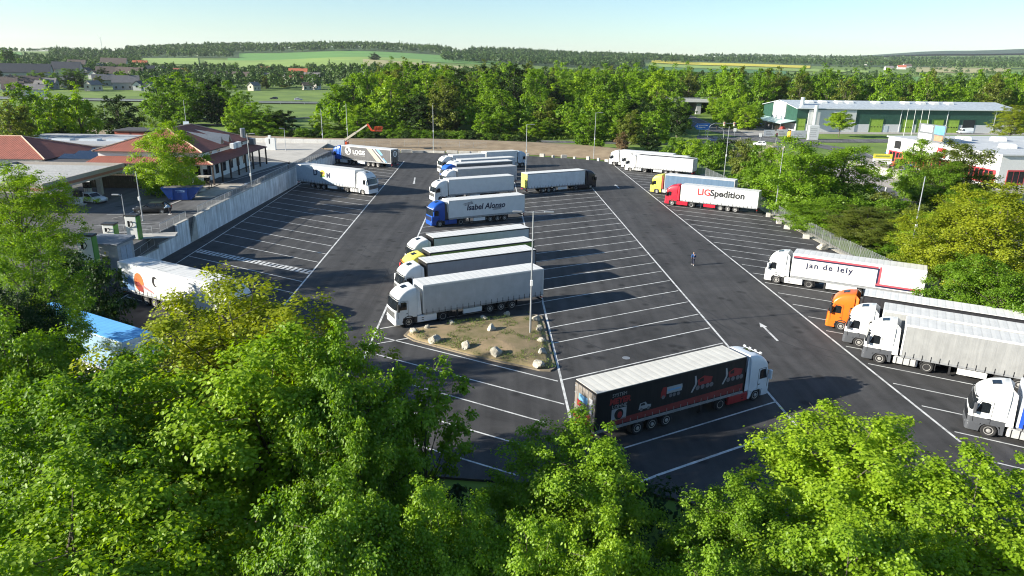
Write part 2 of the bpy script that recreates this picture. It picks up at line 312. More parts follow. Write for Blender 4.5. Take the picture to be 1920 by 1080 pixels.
for k in range(-12, 17):
    y = 126.53 - 4.12 * k; a = (WAl(y) - .2, y); d = dv(150.2, 20.2)
    if 56 < y < 178 and k != 14:
        if k in (11,): continue
        line(a, (a[0] + d[0], a[1] + d[1]))
# hatched walkway across the wall bays
A0, A1, B0, B1 = G(375, 467.5), G(586, 507.5), G(367, 472.5), G(580, 513.5)
line(A0, A1, .12, 'hatch_line'); line(B0, B1, .12, 'hatch_line')
n = 26
for k in range(n): line(lerp(A0, A1, (k + .75) / n), lerp(B0, B1, (k + .15) / n), .42, 'hatch_bar', z=.006)
def arrow(p, q, w=.11, s=.66):
    A, B_ = Vector((*p, .005)), Vector((*q, .005)); d = (B_ - A).normalized(); n = Vector((-d.y, d.x, 0)); h = B_ - d * 1.9 * s
    mb = MB(); mb.poly([A - n * w, h - n * w, h + n * w, A + n * w]); mb.poly([h - n * .55 * s, B_, h + n * .55 * s]); mb.build('lane_arrow', LINE, LOT)
arrow(G(1458, 639), G(1424, 605)); arrow(G(778, 333), G(776, 345), .15, .7); arrow(G(1161, 353), G(1153, 346), .13, .7)
# planted island with kerb and boulders
DIRT = mat('dry_dirt', (.17, .15, .06), .95, var=.2, scale=.55, bump=.8, bscale=6, rgb2=(.29, .21, .125))
isl = [G(*p) for p in ((757, 630), (768, 619), (800, 613), (850, 607), (905, 601), (960, 594.5), (1000, 590.5), (1016, 594), (1022, 610), (1029, 640), (1037, 672), (1042, 691), (1032, 697), (1012, 696), (985, 690), (940, 681), (880, 668), (820, 652), (775, 640))]
ISL = struct(MB().slab(isl, -.2, .12).build('planted_island', mat('kerb_earth', (.20, .165, .12), .9, var=.2)))
c_ = (sum(p[0] for p in isl) / len(isl), sum(p[1] for p in isl) / len(isl))
ring = [lerp(p, c_, .035) for p in isl]; mb = MB(); K = 5
rings = [[(*lerp(p, c_, t), .12 + .32 * math.sin(min(1, t * 1.2) * PI / 2) * (.9 + .25 * noise.noise((p[0] * .6, p[1] * .6, t * 4)))) for p in ring] for t in (0, .12, .3, .5, .7, .88, .97)]
mb.loft([[(x, y, .02) for x, y, z in rings[0]]] + rings); mb.build('earth_mound', DIRT, ISL, smooth=True)
def rock(seed, s, sq=(1, 1, 1)):
    bm = __import__('bmesh').new(); __import__('bmesh').ops.create_icosphere(bm, subdivisions=3, radius=1)
    rs = random.Random(seed); pl = []
    for _ in range(13):
        v = Vector((rs.gauss(0, 1), rs.gauss(0, 1), rs.gauss(0, 1))).normalized(); pl.append((v, rs.uniform(.55, .85)))
    for v in bm.verts:
        c = v.co.normalized(); r = 1.0
        for nrm, dd in pl:
            k = c.dot(nrm)
            if k > 1e-3: r = min(r, dd / k)
        r += .07 * noise.noise(c * 3 + Vector((seed, 0, 0))); v.co = Vector((c.x * r * s * sq[0], c.y * r * s * sq[1], c.z * r * s * sq[2]))
    me = D.meshes.new('boulder'); bm.to_mesh(me); bm.free(); me.materials.append(STONE); return me
STONE = mat('limestone', (.30, .28, .23), .9, var=.3, scale=2.2, bump=.9, bscale=7, rgb2=(.52, .49, .41))
rocks = [(776, 626, 1.0, 'pale boulder standing at the pointed left tip of the island'), (801, 618, .85, 'low boulder on the island edge just right of the pointed tip'), (848, 610, .9, 'flat boulder on the island edge below the silver grey trailer'),
    (908, 601, .95, 'shaded boulder under the middle of the silver grey trailer'), (951, 593, .9, 'shaded boulder by the rear wheels of the silver grey trailer'), (1004, 603, 1.1, 'pale boulder at the top right corner of the island beside the lamp post'),
    (1011, 622, 1.0, 'tilted boulder right of the lamp post foot'), (1014, 643, 1.0, 'rounded boulder on the right edge of the island, second from the lamp post'), (1016, 666, 1.0, 'white boulder on the right edge of the island above the corner block'), (1010, 690, 1.3, 'big squarish boulder at the lower right corner of the island'),
    (815, 645, 1.35, 'leaning boulder on the lower left edge of the island'), (874, 655, 1.25, 'pointed boulder in the middle of the island lower edge'), (930, 669, 1.4, 'long flat boulder on the lower edge of the island'), (922, 624, 1.45, 'large grey pitted boulder alone in the middle of the island')]
for i, (px, py, s, lb) in enumerate(rocks):
    x, y = G(px, py); o = put('boulder', rock(31 + i, .43 * s, (1.15, .95, 1.0 if s > .95 else .75)), None, (x, y, .34 if i > 9 else .28), rnd.uniform(0, 6)); tag(o, lb, 'boulder', 'boulders on the planted island')
# tufts on the island
def tufts(name, pts, m, h=.25, label=None):
    V, F = [], []
    for x, y, z in pts:
        for _ in range(7):
            a = rnd.uniform(0, 6.28); l = h * rnd.uniform(.5, 1.3); w = l * .22; dx, dy = math.cos(a), math.sin(a); bx, by = x + rnd.gauss(0, .12), y + rnd.gauss(0, .12); o = len(V)
            V += [(bx - dy * w, by + dx * w, z), (bx + dy * w, by - dx * w, z), (bx + dx * l * .8, by + dy * l * .8, z + l)]; F.append((o, o + 1, o + 2))
    me = npmesh(name, np.array(V), np.array(F), m, np.random.rand(len(F))); return tag(put(name, me), kind='stuff')
def inside(p, poly):
    r = False; j = len(poly) - 1
    for i in range(len(poly)):
        if (poly[i][1] > p[1]) != (poly[j][1] > p[1]) and p[0] < (poly[j][0] - poly[i][0]) * (p[1] - poly[i][1]) / (poly[j][1] - poly[i][1]) + poly[i][0]: r = not r
        j = i
    return r
LEAFG = leafmat('grass_blades', (.05, .10, .012), (.13, .19, .02), .3)
xs_, ys_ = [p[0] for p in isl], [p[1] for p in isl]; tp = []
while len(tp) < 650:
    p = (rnd.uniform(min(xs_), max(xs_)), rnd.uniform(min(ys_), max(ys_)))
    if inside(p, isl) and (noise.noise((p[0] * .55, p[1] * .55, 3.3)) > .02): tp.append((*p, .36))
tufts('weed_tufts', tp, LEAFG, .11)
# manhole cover
x, y = G(1174, 671); tag(MB().tube((x, y, .0), (x, y, .006), .35, n=20).build('manhole_cover', GREYM), 'round manhole cover in a bay left of the black trailer', 'manhole cover')
# tyre marks and paving joints
SKID = mat('tyre_mark_rubber', (.024, .024, .025), .75, var=.3, scale=1.5); JOINT = mat('paving_joint', (.028, .028, .028), .85, var=.2)
def strip(name, pts, w, m, z):
    q = []
    for i, p in enumerate(pts):
        d = (Vector(pts[min(i + 1, len(pts) - 1)]) - Vector(pts[max(i - 1, 0)])).normalized(); n = Vector((-d.y, d.x)) * w / 2; q.append([(p[0] - n.x, p[1] - n.y, z), (p[0] + n.x, p[1] + n.y, z)])
    mb = MB(); mb.loft(q, closed=False, cap0=False, cap1=False); return mb.build(name, m, LOT)
rs = random.Random(4)
for k in range(60):
    cx, cy = ((rs.uniform(4, 17), rs.uniform(50, 120)), (rs.uniform(20, 29), rs.uniform(48, 160)), (rs.uniform(-24, -14), rs.uniform(50, 150)), (rs.uniform(-40, -25), rs.uniform(90, 140)))[k % 4]
    r = rs.uniform(9, 24); a0 = rs.uniform(0, 6.28); da = rs.uniform(.35, .9) * rs.choice((-1, 1)); base = [(cx + r * math.cos(a0 + da * i / 9) - r * math.cos(a0), cy + r * math.sin(a0 + da * i / 9) - r * math.sin(a0)) for i in range(10)]
    if all(inside(p, lot_pts) for p in base) and not any(inside(p, isl) for p in base):
        strip('tyre_mark', base, .16, SKID, .0015 + .00004 * k); strip('tyre_mark', [(p[0] + 1.9 * math.cos(a0), p[1] + 1.9 * math.sin(a0)) for p in base], .16, SKID, .0017 + .00004 * k)
for f, o in ((Rl, 3.6), (Rl, 7.2), (WAl, 4.6), (WAl, 9.0)): strip('paving_joint', [(f(y) + o, y) for y in np.linspace(58, 150, 12)], .045, JOINT, .0035)
# drifts of leaves and bark litter by the wall: dirt bank behind the lot
bank = [(-140, 196), (-60, 199.5), (-40, 201), (-25, 203.5), (-10, 202), (5, 199), (20, 194), (31, 184.5), (36, 196), (24, 216), (8, 228.5), (-20, 233), (-46, 231), (-60, 224), (-84, 238), (-140, 245)]
BANKZ = {}
mb = MB()
fr = [(-140, 196), (-100, 197.5), (-60, 199), (-40, 200.5), (-25, 203), (-10, 201.5), (5, 198.5), (20, 193.5), (31, 184), (38, 178)]; bk = [(-150, 246), (-105, 243), (-64, 229), (-46, 230), (-29, 232.5), (-12, 231), (6, 228), (26, 221), (38, 205), (46, 190)]
rows = []
for t in np.linspace(0, 1, 9): rows.append([(*lerp(a, b, t), -.03 + 1.4 * min(1, t * 2.2) * (1 - max(0, t - .7) * 2.8) + .25 * noise.noise((a[0] * .15, t * 4, 0)) * t) for a, b in zip(fr, bk)])
mb.loft(rows, closed=False, cap0=False, cap1=False); struct(mb.build('dirt_bank', mat('bank_soil', (.22, .16, .095), .95, var=.2, scale=.25, bump=.7, bscale=2, rgb2=(.30, .23, .145)), smooth=True))
# ---------------------------------------------------------------- retaining wall, upper yard
ZP = 3.3; WX = -44.6
WCON = mat('formwork_concrete', (.64, .66, .67), .85, var=.22, scale=.5, bump=.25, bscale=8)
nt_ = WCON.node_tree; tc = nt_.nodes.new('ShaderNodeTexCoord'); mp = nt_.nodes.new('ShaderNodeMapping'); mp.inputs['Scale'].default_value = (2.2, 2.2, .12); nz = nt_.nodes.new('ShaderNodeTexNoise'); nz.inputs['Scale'].default_value = 1; nz.inputs['Detail'].default_value = 5
nt_.links.new(tc.outputs['Object'], mp.inputs[0]); nt_.links.new(mp.outputs[0], nz.inputs['Vector']); mr = nt_.nodes.new('ShaderNodeMapRange'); mr.inputs[1].default_value = .35; mr.inputs[2].default_value = .65; mr.inputs[3].default_value = .72; mr.inputs[4].default_value = 1.15
hv = nt_.nodes.new('ShaderNodeHueSaturation'); b_ = nt_.nodes['Principled BSDF']; src = b_.inputs['Base Color'].links[0].from_socket
nt_.links.new(nz.outputs['Fac'], mr.inputs[0]); nt_.links.new(src, hv.inputs['Color']); nt_.links.new(mr.outputs[0], hv.inputs['Value']); nt_.links.new(hv.outputs[0], b_.inputs['Base Color'])
YARDO = struct(MB().slab([(-44.9, 60), (-44.9, 172), (-57, 190), (-130, 190), (-130, 60)], -.4, ZP).build('upper_yard', YARD))
struct(MB().slab([(-46.5, 150), (-50, 192), (-60, 199), (-130, 196), (-130, 172), (-58, 160)], ZP - .2, ZP + .012).build('pale_forecourt', PALE))
wall = thing('retaining_wall', 'tall shuttered concrete retaining wall along the left side of the lot', 'wall', (WX, 0, 0))
segs = [(96.4, 101.0, 3.3)] + [(101.0 + 5.2 * k, 101.0 + 5.2 * (k + 1), 3.45) for k in range(9)] + [(147.8, 153, 3.45), (153, 158, 3.1), (158, 163, 2.8), (163, 168, 2.5), (168, 173, 2.2), (173, 178, 1.9), (178, 184, 1.6)]
for y0, y1, h in segs: MB().bbox(-.28 + rnd.uniform(-.006, .006), .0, y0 + .012, y1 - .012, -.25, h, .012).build('wall_panel', WCON, wall)
for y0, y1, h in [(q[0], q[1], q[2]) for q in segs]: MB().box(-.42, .05, y0 + .01, y1 - .01, h, h + .09).build('coping_stone', CONC, wall)
for y0, y1, h in ((90.4, 94.0, 3.3), (85.2, 90.4, 1.9), (81, 85.2, 1.5), (76, 81, 1.2)):
    MB().bbox(-.28, 0, y0 + .012, y1 - .012, -.25, h, .012).build('wall_panel', WCON, wall); MB().box(-.42, .05, y0 + .01, y1 - .01, h, h + .09).build('coping_stone', CONC, wall)
mb = MB()   # stair flight let into the wall
for k in range(16): mb.box(-1.6, -.02 if k else .0, 94.05 + .155 * k * .9, 96.38, .2 * k + .0, .2 * k + .2)
tag(mb.build('stair_flight', CONC, None, (WX, 0, 0)), 'concrete stairs climbing through the gap in the retaining wall', 'stairs')
def railing(label, pts, h=1.05, step=1.6, bars=True, name='railing', cat='railing', gap=.13):
    T = thing(name, label, cat, pts[0]); P0 = Vector(pts[0]); mb = MB(); br = MB()
    for a, b in zip(pts, pts[1:]):
        a = Vector(a) - P0; b = Vector(b) - P0; n = max(1, int((b - a).length / step)); up = Vector((0, 0, h))
        mb.tube(a + up, b + up, .028, n=6); mb.tube(a + up * .12, b + up * .12, .018, n=5)
        for k in range(n + 1): p = a.lerp(b, k / n); MB().tube(p, p + up, .026, n=6).build('post', STEEL, T)
        if bars:
            q = max(1, int((b - a).length / gap))
            for k in range(q): p = a.lerp(b, k / q); br.bar(p + up * .12, p + up, .014, .014)
    mb.build('rail', STEEL, T)
    if bars: tag(br.build('balusters', STEEL, T), kind='stuff')
    return T
railing('steel bar railing on the retaining wall above the wall bays', [(WX - .2, 97.5, 3.4), (WX - .2, 147.8, 3.55), ])
railing('steel railing stepping down the far end of the retaining wall', [(WX - .2, 148.2, 3.5), (WX - .2, 184, 1.75)], gap=.2)
railing('steel bar railing on the near wall section left of the stairs', [(WX - .2, 86.5, 3.3), (WX - .2, 93.8, 3.4)])
railing('short steel railing across the top of the stepped wall', [(-50.5, 85.4, ZP), (-45.2, 85.2, ZP)], gap=.16)
railing('low steel handrail beside the transformer kiosk', [(WX - .3, 84.8, 1.95), (WX - .3, 78, 1.3)], bars=False)
# kerbed lane on the yard: lighter pavement strips and zebra
KERB = mat('kerb_stone', (.34, .33, .31), .85, var=.15, scale=1.5)
for a, b, w in ((G(210, 410, ZP), G(300, 392, ZP), .2), (G(300, 392, ZP), G(415, 345, ZP), .35), (G(415, 345, ZP), G(560, 303, ZP), .35)): line(a, b, w, 'kerb', z=ZP + .05, parent=YARDO, m=KERB)
line(G(425, 333, ZP), G(520, 303, ZP), 4.0, 'pavement', z=ZP + .016, parent=YARDO, m=PALE)
struct(MB().slab([G(*p, ZP) for p in ((330, 372), (395, 372), (462, 345), (405, 345), (345, 358))], ZP, ZP + .05).build('paved_terrace', mat('terrace_paving', (.40, .36, .30), .9, var=.2, scale=1.0)))
for k in range(5): a = G(412 + 11 * k, 352.5 - 1.2 * k, ZP); line(a, (a[0] - .3, a[1] + 2.6), .55, 'zebra_bar', z=ZP + .02, parent=YARDO)
for a, b in (((440, 325), (462, 318)), ((500, 315), (520, 308))): line(G(*a, ZP), G(*b, ZP), .15, 'lane_line', z=ZP + .02, parent=YARDO)
for a, b in (((200, 402), (230, 402)), ((235, 407), (330, 399)), ((235, 403), (262, 392)), ((150, 425), (300, 418)), ((180, 440), (300, 428))): line(G(*a, ZP), G(*b, ZP), .12, 'bay_line', z=ZP + .02, parent=YARDO)
line(G(100, 450, ZP), G(330, 440, ZP), 3.0, 'pavement', z=ZP + .012, parent=YARDO, m=PALE)
# ---------------------------------------------------------------- buildings on the yard
TILE = stripes('roof_tiles', 0, 2.2, (.13, .038, .026), (.30, .095, .062), .35, .12, .8, .6, .25); TILEY = stripes('roof_tiles_side', 1, 2.2, (.13, .038, .026), (.30, .095, .062), .35, .12, .8, .6, .25)
RIDGE = mat('ridge_tile', (.52, .36, .26), .8, var=.15); WALLW = mat('white_render', (.72, .72, .70), .9, var=.08, scale=.8); TIMB = mat('dark_timber', (.045, .032, .026), .8, var=.2); EAVE = mat('eave_brown', (.07, .05, .045), .8)
def window(parent, p, n, w, h, frame=None, m=GLASS, name='window', bars=1):
    """p centre-bottom on wall, n outward normal (unit xy); frame proud of wall, pane set behind"""
    nx, ny = n; tx, ty = -ny, nx; P = lambda u, v, z: (p[0] + tx * u + nx * v, p[1] + ty * u + ny * v, p[2] + z)
    f = MB()
    for u0, u1, z0, z1 in ((-w / 2, w / 2, -.06, .0), (-w / 2, w / 2, h, h + .06), (-w / 2 - .06, -w / 2, -.06, h + .06), (w / 2, w / 2 + .06, -.06, h + .06)) + tuple((-w / 2 + w * (k + 1) / (bars + 1) - .025, -w / 2 + w * (k + 1) / (bars + 1) + .025, 0, h) for k in range(bars)):
        f.hexa([P(u0, .0, z0), P(u1, .0, z0), P(u1, .06, z0), P(u0, .06, z0), P(u0, .0, z1), P(u1, .0, z1), P(u1, .06, z1), P(u0, .06, z1)])
    o = f.build(name, frame or TIMB, parent); q = MB(); q.poly([P(-w / 2, .025, 0), P(w / 2, .025, 0), P(w / 2, .025, h), P(-w / 2, .025, h)][::-1]); q.build('pane', m, o); return o
def hip(parent, x0, x1, y0, y1, ze, zr, ridge, name='roof', ov=.6, th=.16):
    """hip roof over a rectangle; ridge = (xa, ya, xb, yb)"""
    xa, ya, xb, yb = ridge; x0 -= ov; x1 += ov; y0 -= ov; y1 += ov
    A, B_, C_, E_ = (x0, y0, ze), (x1, y0, ze), (x1, y1, ze), (x0, y1, ze); P, Q = (xa, ya, zr), (xb, yb, zr); mb = MB()
    along_y = abs(yb - ya) > abs(xb - xa)
    if along_y: mb.poly([A, B_, P], 0); mb.poly([B_, C_, Q, P], 1); mb.poly([C_, E_, Q], 0); mb.poly([E_, A, P, Q], 1)
    else: mb.poly([A, B_, Q, P], 0); mb.poly([B_, C_, Q], 1); mb.poly([C_, E_, P, Q], 0); mb.poly([E_, A, P], 1)
    mb.slab([(x0, y0), (x1, y0), (x1, y1), (x0, y1)], ze - th, ze - .005, 2); o = mb.build(name, [TILE, TILEY, EAVE], parent)
    rg = MB()
    for a, b in ((A, P), (B_, P if along_y else Q), (C_, Q), (E_, Q if along_y else P), (P, Q)):
        if Vector(a) != Vector(b): rg.tube(Vector(a) + Vector((0, 0, .03)), Vector(b) + Vector((0, 0, .03)), .13, n=6)
    rg.build('ridge_tiles', RIDGE, o); return o
# restaurant with arcade
T = thing('restaurant_building', 'white two storey restaurant with red tiled hip roof and arcade of dark posts', 'building', (0, 0, 0))
RX0, RX1, RY0, RY1 = -73.0, -55.0, 123.4, 146.5
MB().box(RX0, RX1, RY0, RY1, ZP - .1, 8.75).build('wall', WALLW, T)
hip(T, RX0, RX1, RY0, RY1, 8.7, 11.9, (-64.2, 131.5, -64.2, 141.5))
ar = MB(); e0, e1 = 6.9, 7.8
x0, x1, y0, y1 = RX0 - 1.2, RX1 + 3.0, RY0 - 2.3, RY1 + 2.2
ar.poly([(x0, y0, e0), (x1, y0, e0), (RX1, RY0, e1), (RX0, RY0, e1)], 0); ar.poly([(x1, y0, e0), (x1, y1, e0), (RX1, RY1, e1), (RX1, RY0, e1)], 1); ar.poly([(x1, y1, e0), (x0, y1, e0), (RX0, RY1, e1), (RX1, RY1, e1)], 0)
ar.hexa([(x0, y0, e0 - .15), (x1, y0, e0 - .15), (RX1, RY0, e0 - .15), (RX0, RY0, e0 - .15), (x0, y0, e0 - .01), (x1, y0, e0 - .01), (RX1, RY0, e0 - .01), (RX0, RY0, e0 - .01)], 2); ar.hexa([(x1, y0, e0 - .15), (x1, y1, e0 - .15), (RX1, RY1, e0 - .15), (RX1, RY0, e0 - .15), (x1, y0, e0 - .01), (x1, y1, e0 - .01), (RX1, RY1, e0 - .01), (RX1, RY0, e0 - .01)], 2)
o = ar.build('arcade_roof', [TILE, TILEY, EAVE], T); MB().tube((x1, y0, e0 + .03), (RX1, RY0, e1 + .03), .14, n=6).build('ridge_tiles', RIDGE, o)
for y in np.linspace(RY0 - 2.0, RY1 + 1.8, 8): MB().box(RX1 + 2.6, RX1 + 2.85, y - .13, y + .13, ZP, e0 - .15).build('post', TIMB, T)
for x in (-71.5, -67.5, -63.5, -59.5, -55.6): MB().box(x - .13, x + .13, RY0 - 2.05, RY0 - 1.8, ZP, e0 - .15).build('post', TIMB, T)
for y in (126.2, 129.6, 133.0, 136.4, 139.8, 143.2, 146.2): window(T, (RX1, y, ZP + .9), (1, 0), 1.3, 1.9)
for y in (127.5, 131, 142.5): window(T, (RX1, y, 7.95), (1, 0), 1.2, .5, frame=WALLW, bars=0)
window(T, (-56.3, RY0, ZP + 1.0), (0, -1), 1.8, 1.9, bars=0); window(T, (-60.5, RY0, ZP + 1.0), (0, -1), 1.8, 1.9); window(T, (-66, RY0, ZP + 1.0), (0, -1), 1.8, 1.9); window(T, (-54.4, RY0, ZP + .2), (0, -1), .8, 2.2, bars=0, name='door')
zin = mat('zinc', (.22, .24, .26), .35, .4, var=.12)
for y in (134.2, 138.0):          # dormers on the lane side
    d = MB(); d.hexa([(-59.6, y - 1.0, 9.9), (-55.4, y - 1.0, 8.85), (-55.4, y + 1.0, 8.85), (-59.6, y + 1.0, 9.9), (-62.0, y - .05, 11.2), (-55.4, y - .05, 10.3), (-55.4, y + .05, 10.3), (-62.0, y + .05, 11.2)]); DM = d.build('dormer', zin, T)
    MB().poly([(-55.38, y - .5, 9.0), (-55.38, y + .5, 9.0), (-55.38, y + .15, 9.8), (-55.38, y - .15, 9.8)]).build('pane', GLASS, DM)
MB().tube((-55.6, 145.4, 8.6), (-55.6, 145.4, 10.9), .5, n=12).build('flue', zin, T); MB().box(-54.6, -53.6, 145.6, 146.8, 7.6, 8.8).build('vent_box', zin, T)
for y, n_ in ((136.0, .9), (133.6, .6)): MB().bbox(-53.55, -52.8, y - n_, y + n_, 8.2, 9.2, .05).build('air_unit', WHITE, T)
# swing bench and flower planters on the terrace
T = thing('garden_swing', 'dark wooden garden swing by the restaurant corner', 'swing seat', (-52.9, 118.6, ZP + .05))
for sx in (-1.1, 1.1):
    m_ = MB(); m_.bar((sx, -.6, 0), (sx, 0, 1.9), .1, .1); m_.bar((sx, .6, 0), (sx, 0, 1.9), .1, .1); m_.build('leg', TIMB, T)
MB().bbox(-1.3, 1.3, -.75, .75, 1.85, 2.0, .03).build('canopy', mat('canvas', (.42, .38, .32), .8), T); MB().box(-.95, .95, -.25, .3, .45, .52).build('seat', TIMB, T); MB().box(-.95, .95, .28, .34, .55, 1.05).build('backrest', TIMB, T)
T = thing('round_planter', 'low round stone ring planter on the restaurant terrace', 'planter', (-53.4, 115.6, ZP + .05)); m_ = MB(); n = 20
m_.loft([[(r * math.cos(2 * PI * i / n), r * math.sin(2 * PI * i / n), z) for i in range(n)] for r, z in ((1.9, 0), (1.9, .35), (1.6, .35), (1.6, .2))]); m_.build('rim', CONC, T)
# filling station: shop with pyramid roof, canopy, pumps
T = thing('filling_station_shop', 'white shop with red tiled pyramid roof behind the fuel canopy', 'building', (0, 0, 0))
MB().box(-104, -83.2, 124, 140, ZP - .1, 7.0).build('wall', WALLW, T); hip(T, -104, -83.2, 124, 140, 7.0, 10.0, (-96, 132, -91.8, 132), ov=.8)
for x in (-100, -96, -92, -88): window(T, (x, 124, ZP + .3), (0, -1), 2.6, 2.4)
T = thing('flat_roof_annex', 'low annex with dark flat roof and solar panels between shop and restaurant', 'building', (0, 0, 0))
MB().box(-83, -73.5, 122, 150, ZP - .1, 6.4).build('wall', WALLW, T); MB().box(-83.1, -73.4, 121.8, 150.2, 6.4, 6.75).build('roof', mat('bitumen', (.05, .05, .055), .8, var=.2), T)
for k in range(5): m_ = MB(); y = 126 + 4.6 * k; m_.hexa([(-82, y, 6.8), (-75, y, 6.8), (-75, y + 2.2, 7.4), (-82, y + 2.2, 7.4), (-82, y, 6.84), (-75, y, 6.84), (-75, y + 2.2, 7.44), (-82, y + 2.2, 7.44)]); m_.build('solar_panel', mat('solar_glass', (.012, .018, .035), .15, spec=.8), T)
MB().loft([[(-74.6 + .55 * math.cos(a) * r, 141 + .55 * math.sin(a) * r, z) for a in np.linspace(0, 2 * PI, 12, endpoint=False)] for r, z in ((1, 6.75), (.9, 7.1), (.5, 7.35))]).build('roof_dome', WHITE, T)
T = thing('grey_storage_hall', 'long grey flat roofed hall behind the shop', 'building', (0, 0, 0)); MB().box(-112, -84, 150, 170, ZP - .1, 6.3).build('wall', mat('grey_cladding', (.33, .36, .40), .6, var=.08), T); MB().box(-112.3, -83.7, 149.7, 170.3, 6.3, 6.6).build('roof', mat('grey_felt', (.34, .35, .36), .8, var=.15), T)
for k in range(4): MB().box(-108 + 6 * k, -104 + 6 * k, 156, 158, 6.6, 7.0).build('skylight', mat('skylight', (.5, .55, .6), .2), T)
CX0, CX1, CY0, CY1 = -82, -64.2, 94.5, 115.5
T = thing('fuel_canopy', 'flat fuel station canopy with ribbed metal roof and brown fascia', 'canopy', (0, 0, 0))
MB().box(CX0 + .3, CX1 - .3, CY0 + .3, CY1 - .3, 6.5, 7.3).build('deck', mat('soffit', (.40, .38, .36), .8), T)
n = 9
for k in range(n):
    y = CY0 + .3 + (CY1 - CY0 - .6) * k / n; y2 = CY0 + .3 + (CY1 - CY0 - .6) * (k + 1) / n; m_ = MB(); m_.hexa([(CX0 + .3, y, 7.3), (CX1 - .3, y, 7.3), (CX1 - .3, y2 - .05, 7.3), (CX0 + .3, y2 - .05, 7.3), (CX0 + .3, y + .1, 7.62), (CX1 - .3, y + .1, 7.62), (CX1 - .3, y2 - .9, 7.42), (CX0 + .3, y2 - .9, 7.42)]); m_.build('roof_sheet', mat('canopy_sheet', (.24, .25, .26), .5, .2, var=.15), T)
for nm, q in (('front', (CX0, CX1, CY0, CY0 + .28)), ('side', (CX1 - .28, CX1, CY0 + .281, CY1 - .281)), ('rear', (CX0, CX1, CY1 - .28, CY1)), ('left', (CX0, CX0 + .28, CY0 + .281, CY1 - .281))):
    f = MB().box(q[0], q[1], q[2], q[3], 6.45, 7.75).build('fascia', mat('fascia_taupe', (.34, .30, .26), .6, var=.08), T)
    x0, x1, y0, y1 = q; e = .012
    MB().box(x0 - e, x1 + e, y0 - e, y1 + e, 6.75, 7.15).build('fascia_stripe', mat('fascia_red_brown', (.30, .12, .075), .6, var=.12), f)
for x, y in ((-66.2, 103.1), (-66.2, 111), (-74, 103.1), (-74, 111)): MB().box(x - .35, x + .35, y - .3, y + .3, ZP, 6.5).build('column', mat('column_grey', (.42, .40, .38), .7), T)
for x, y, lb in ((-64.7, 102.6, 'grey fuel pump on the island at the outer canopy column'), (-69.2, 101.8, 'white fuel pump deeper under the canopy'), (-67.6, 110, 'fuel pump by the rear canopy column')):
    P_ = thing('fuel_pump', lb, 'fuel pump', (x, y, ZP)); MB().box(-.9, .9, -.5, .5, 0, .15).build('plinth', CONC, P_); MB().bbox(-.5, .5, -.3, .3, .15, 1.2, .04).build('cabinet', mat('pump_white', (.6, .6, .6), .4), P_); MB().bbox(-.55, .55, -.32, .32, 1.2, 2.1, .04).build('head', BLACK, P_); MB().poly([(-.35, -.325, 1.35), (.35, -.325, 1.35), (.35, -.325, 1.75), (-.35, -.325, 1.75)]).build('screen', GLASS, P_)
    m_ = MB()
    for k in range(3): m_.path([(-.3 + .3 * k, -.33, 1.5), (-.35 + .3 * k, -.5, .8), (-.25 + .3 * k, -.45, .45), (-.2 + .3 * k, -.33, .8)], .025, .025, 5)
    m_.build('hose', BLACK, P_)
# fence of dark boards behind the yard
T = thing('board_fence', 'dark board fence between fuel canopy and restaurant', 'fence', (0, 0, 0)); a, b = (-71.5, 117.2), (-54.2, 117.6); BRD = mat('fence_board', (.055, .045, .028), .85, var=.25, scale=2)
for k in range(46): x = a[0] + (b[0] - a[0]) * k / 46; MB().box(x + .012, x + .36, a[1] - .02 + rnd.uniform(-.012, .012), a[1] + .02, ZP, ZP + 2.35 + rnd.uniform(-.04, .04)).build('board', BRD, T)
MB().box(-71.5, -54.2, 117.26, 117.32, ZP + .5, ZP + .6).build('rail', BRD, T)
o = MB().box(-58.9, -55.9, 117.05, 117.12, ZP + 1.15, ZP + 1.75).build('banner', mat('banner_grey', (.30, .31, .32), .6)); tag(o, 'pale grey lettered banner hung on the dark board fence', 'banner'); MB().box(-58.6, -56.2, 117.03, 117.05, ZP + 1.35, ZP + 1.55).build('banner_bar', BLACK, o)
T = thing('brick_shed', 'red brick shed with flat roof behind the restaurant tree', 'shed', (0, 0, 0)); MB().box(-107, -91.5, 190, 198, 0, 5.4).build('wall', stripes('red_brick', 2, 6, (.26, .07, .05), (.33, .09, .06), .3, .1, .9), T); MB().box(-107.4, -91.1, 189.6, 198.4, 5.4, 5.7).build('roof', mat('bitumen'), T)
for x in (-103, -98.8, -94.5): MB().box(x - .15, x + .15, 189.9, 190, 0, 5.4).build('pilaster', mat('brick_dark', (.16, .05, .04), .9), T)
# skip container
T = thing('skip_container', 'blue waste skip heaped to the rim beside the board fence', 'skip', (-51.7, 108.2, ZP), R(10))
SB = paint((.012, .05, .22)); prof = [(-1.75, .12), (1.45, .12), (2.75, 1.75), (2.75, 1.95), (-2.75, 1.95), (-2.75, 1.75)]
MB().prism(prof, -1.1, 1.1).build('tub', SB, T); m_ = MB()
for sy in (-1.1, 1.1): m_.box(-2.85, 2.85, sy - .07, sy + .07, 1.88, 2.0)
for sx in (-2.78, 2.78): m_.box(sx - .07, sx + .07, -1.03, 1.03, 1.88, 2.0)
for sx in (-1.2, .9):
    for sy in (-1.16, 1.16): m_.box(sx - .06, sx + .06, sy - .05, sy + .05, .2, 1.9)
m_.build('rim', SB, T); m_ = MB(); q = [[(-2.6 + 5.2 * i / 10, -.95 + 1.9 * j / 5, 1.96 + .28 * abs(noise.noise((i * .6, j * .8, 1)))) for j in range(6)] for i in range(11)]; m_.loft(q, closed=False, cap0=False, cap1=False); m_.build('rubble', mat('rubble', (.13, .12, .11), .95, var=.5, scale=5), T)
m_ = MB()
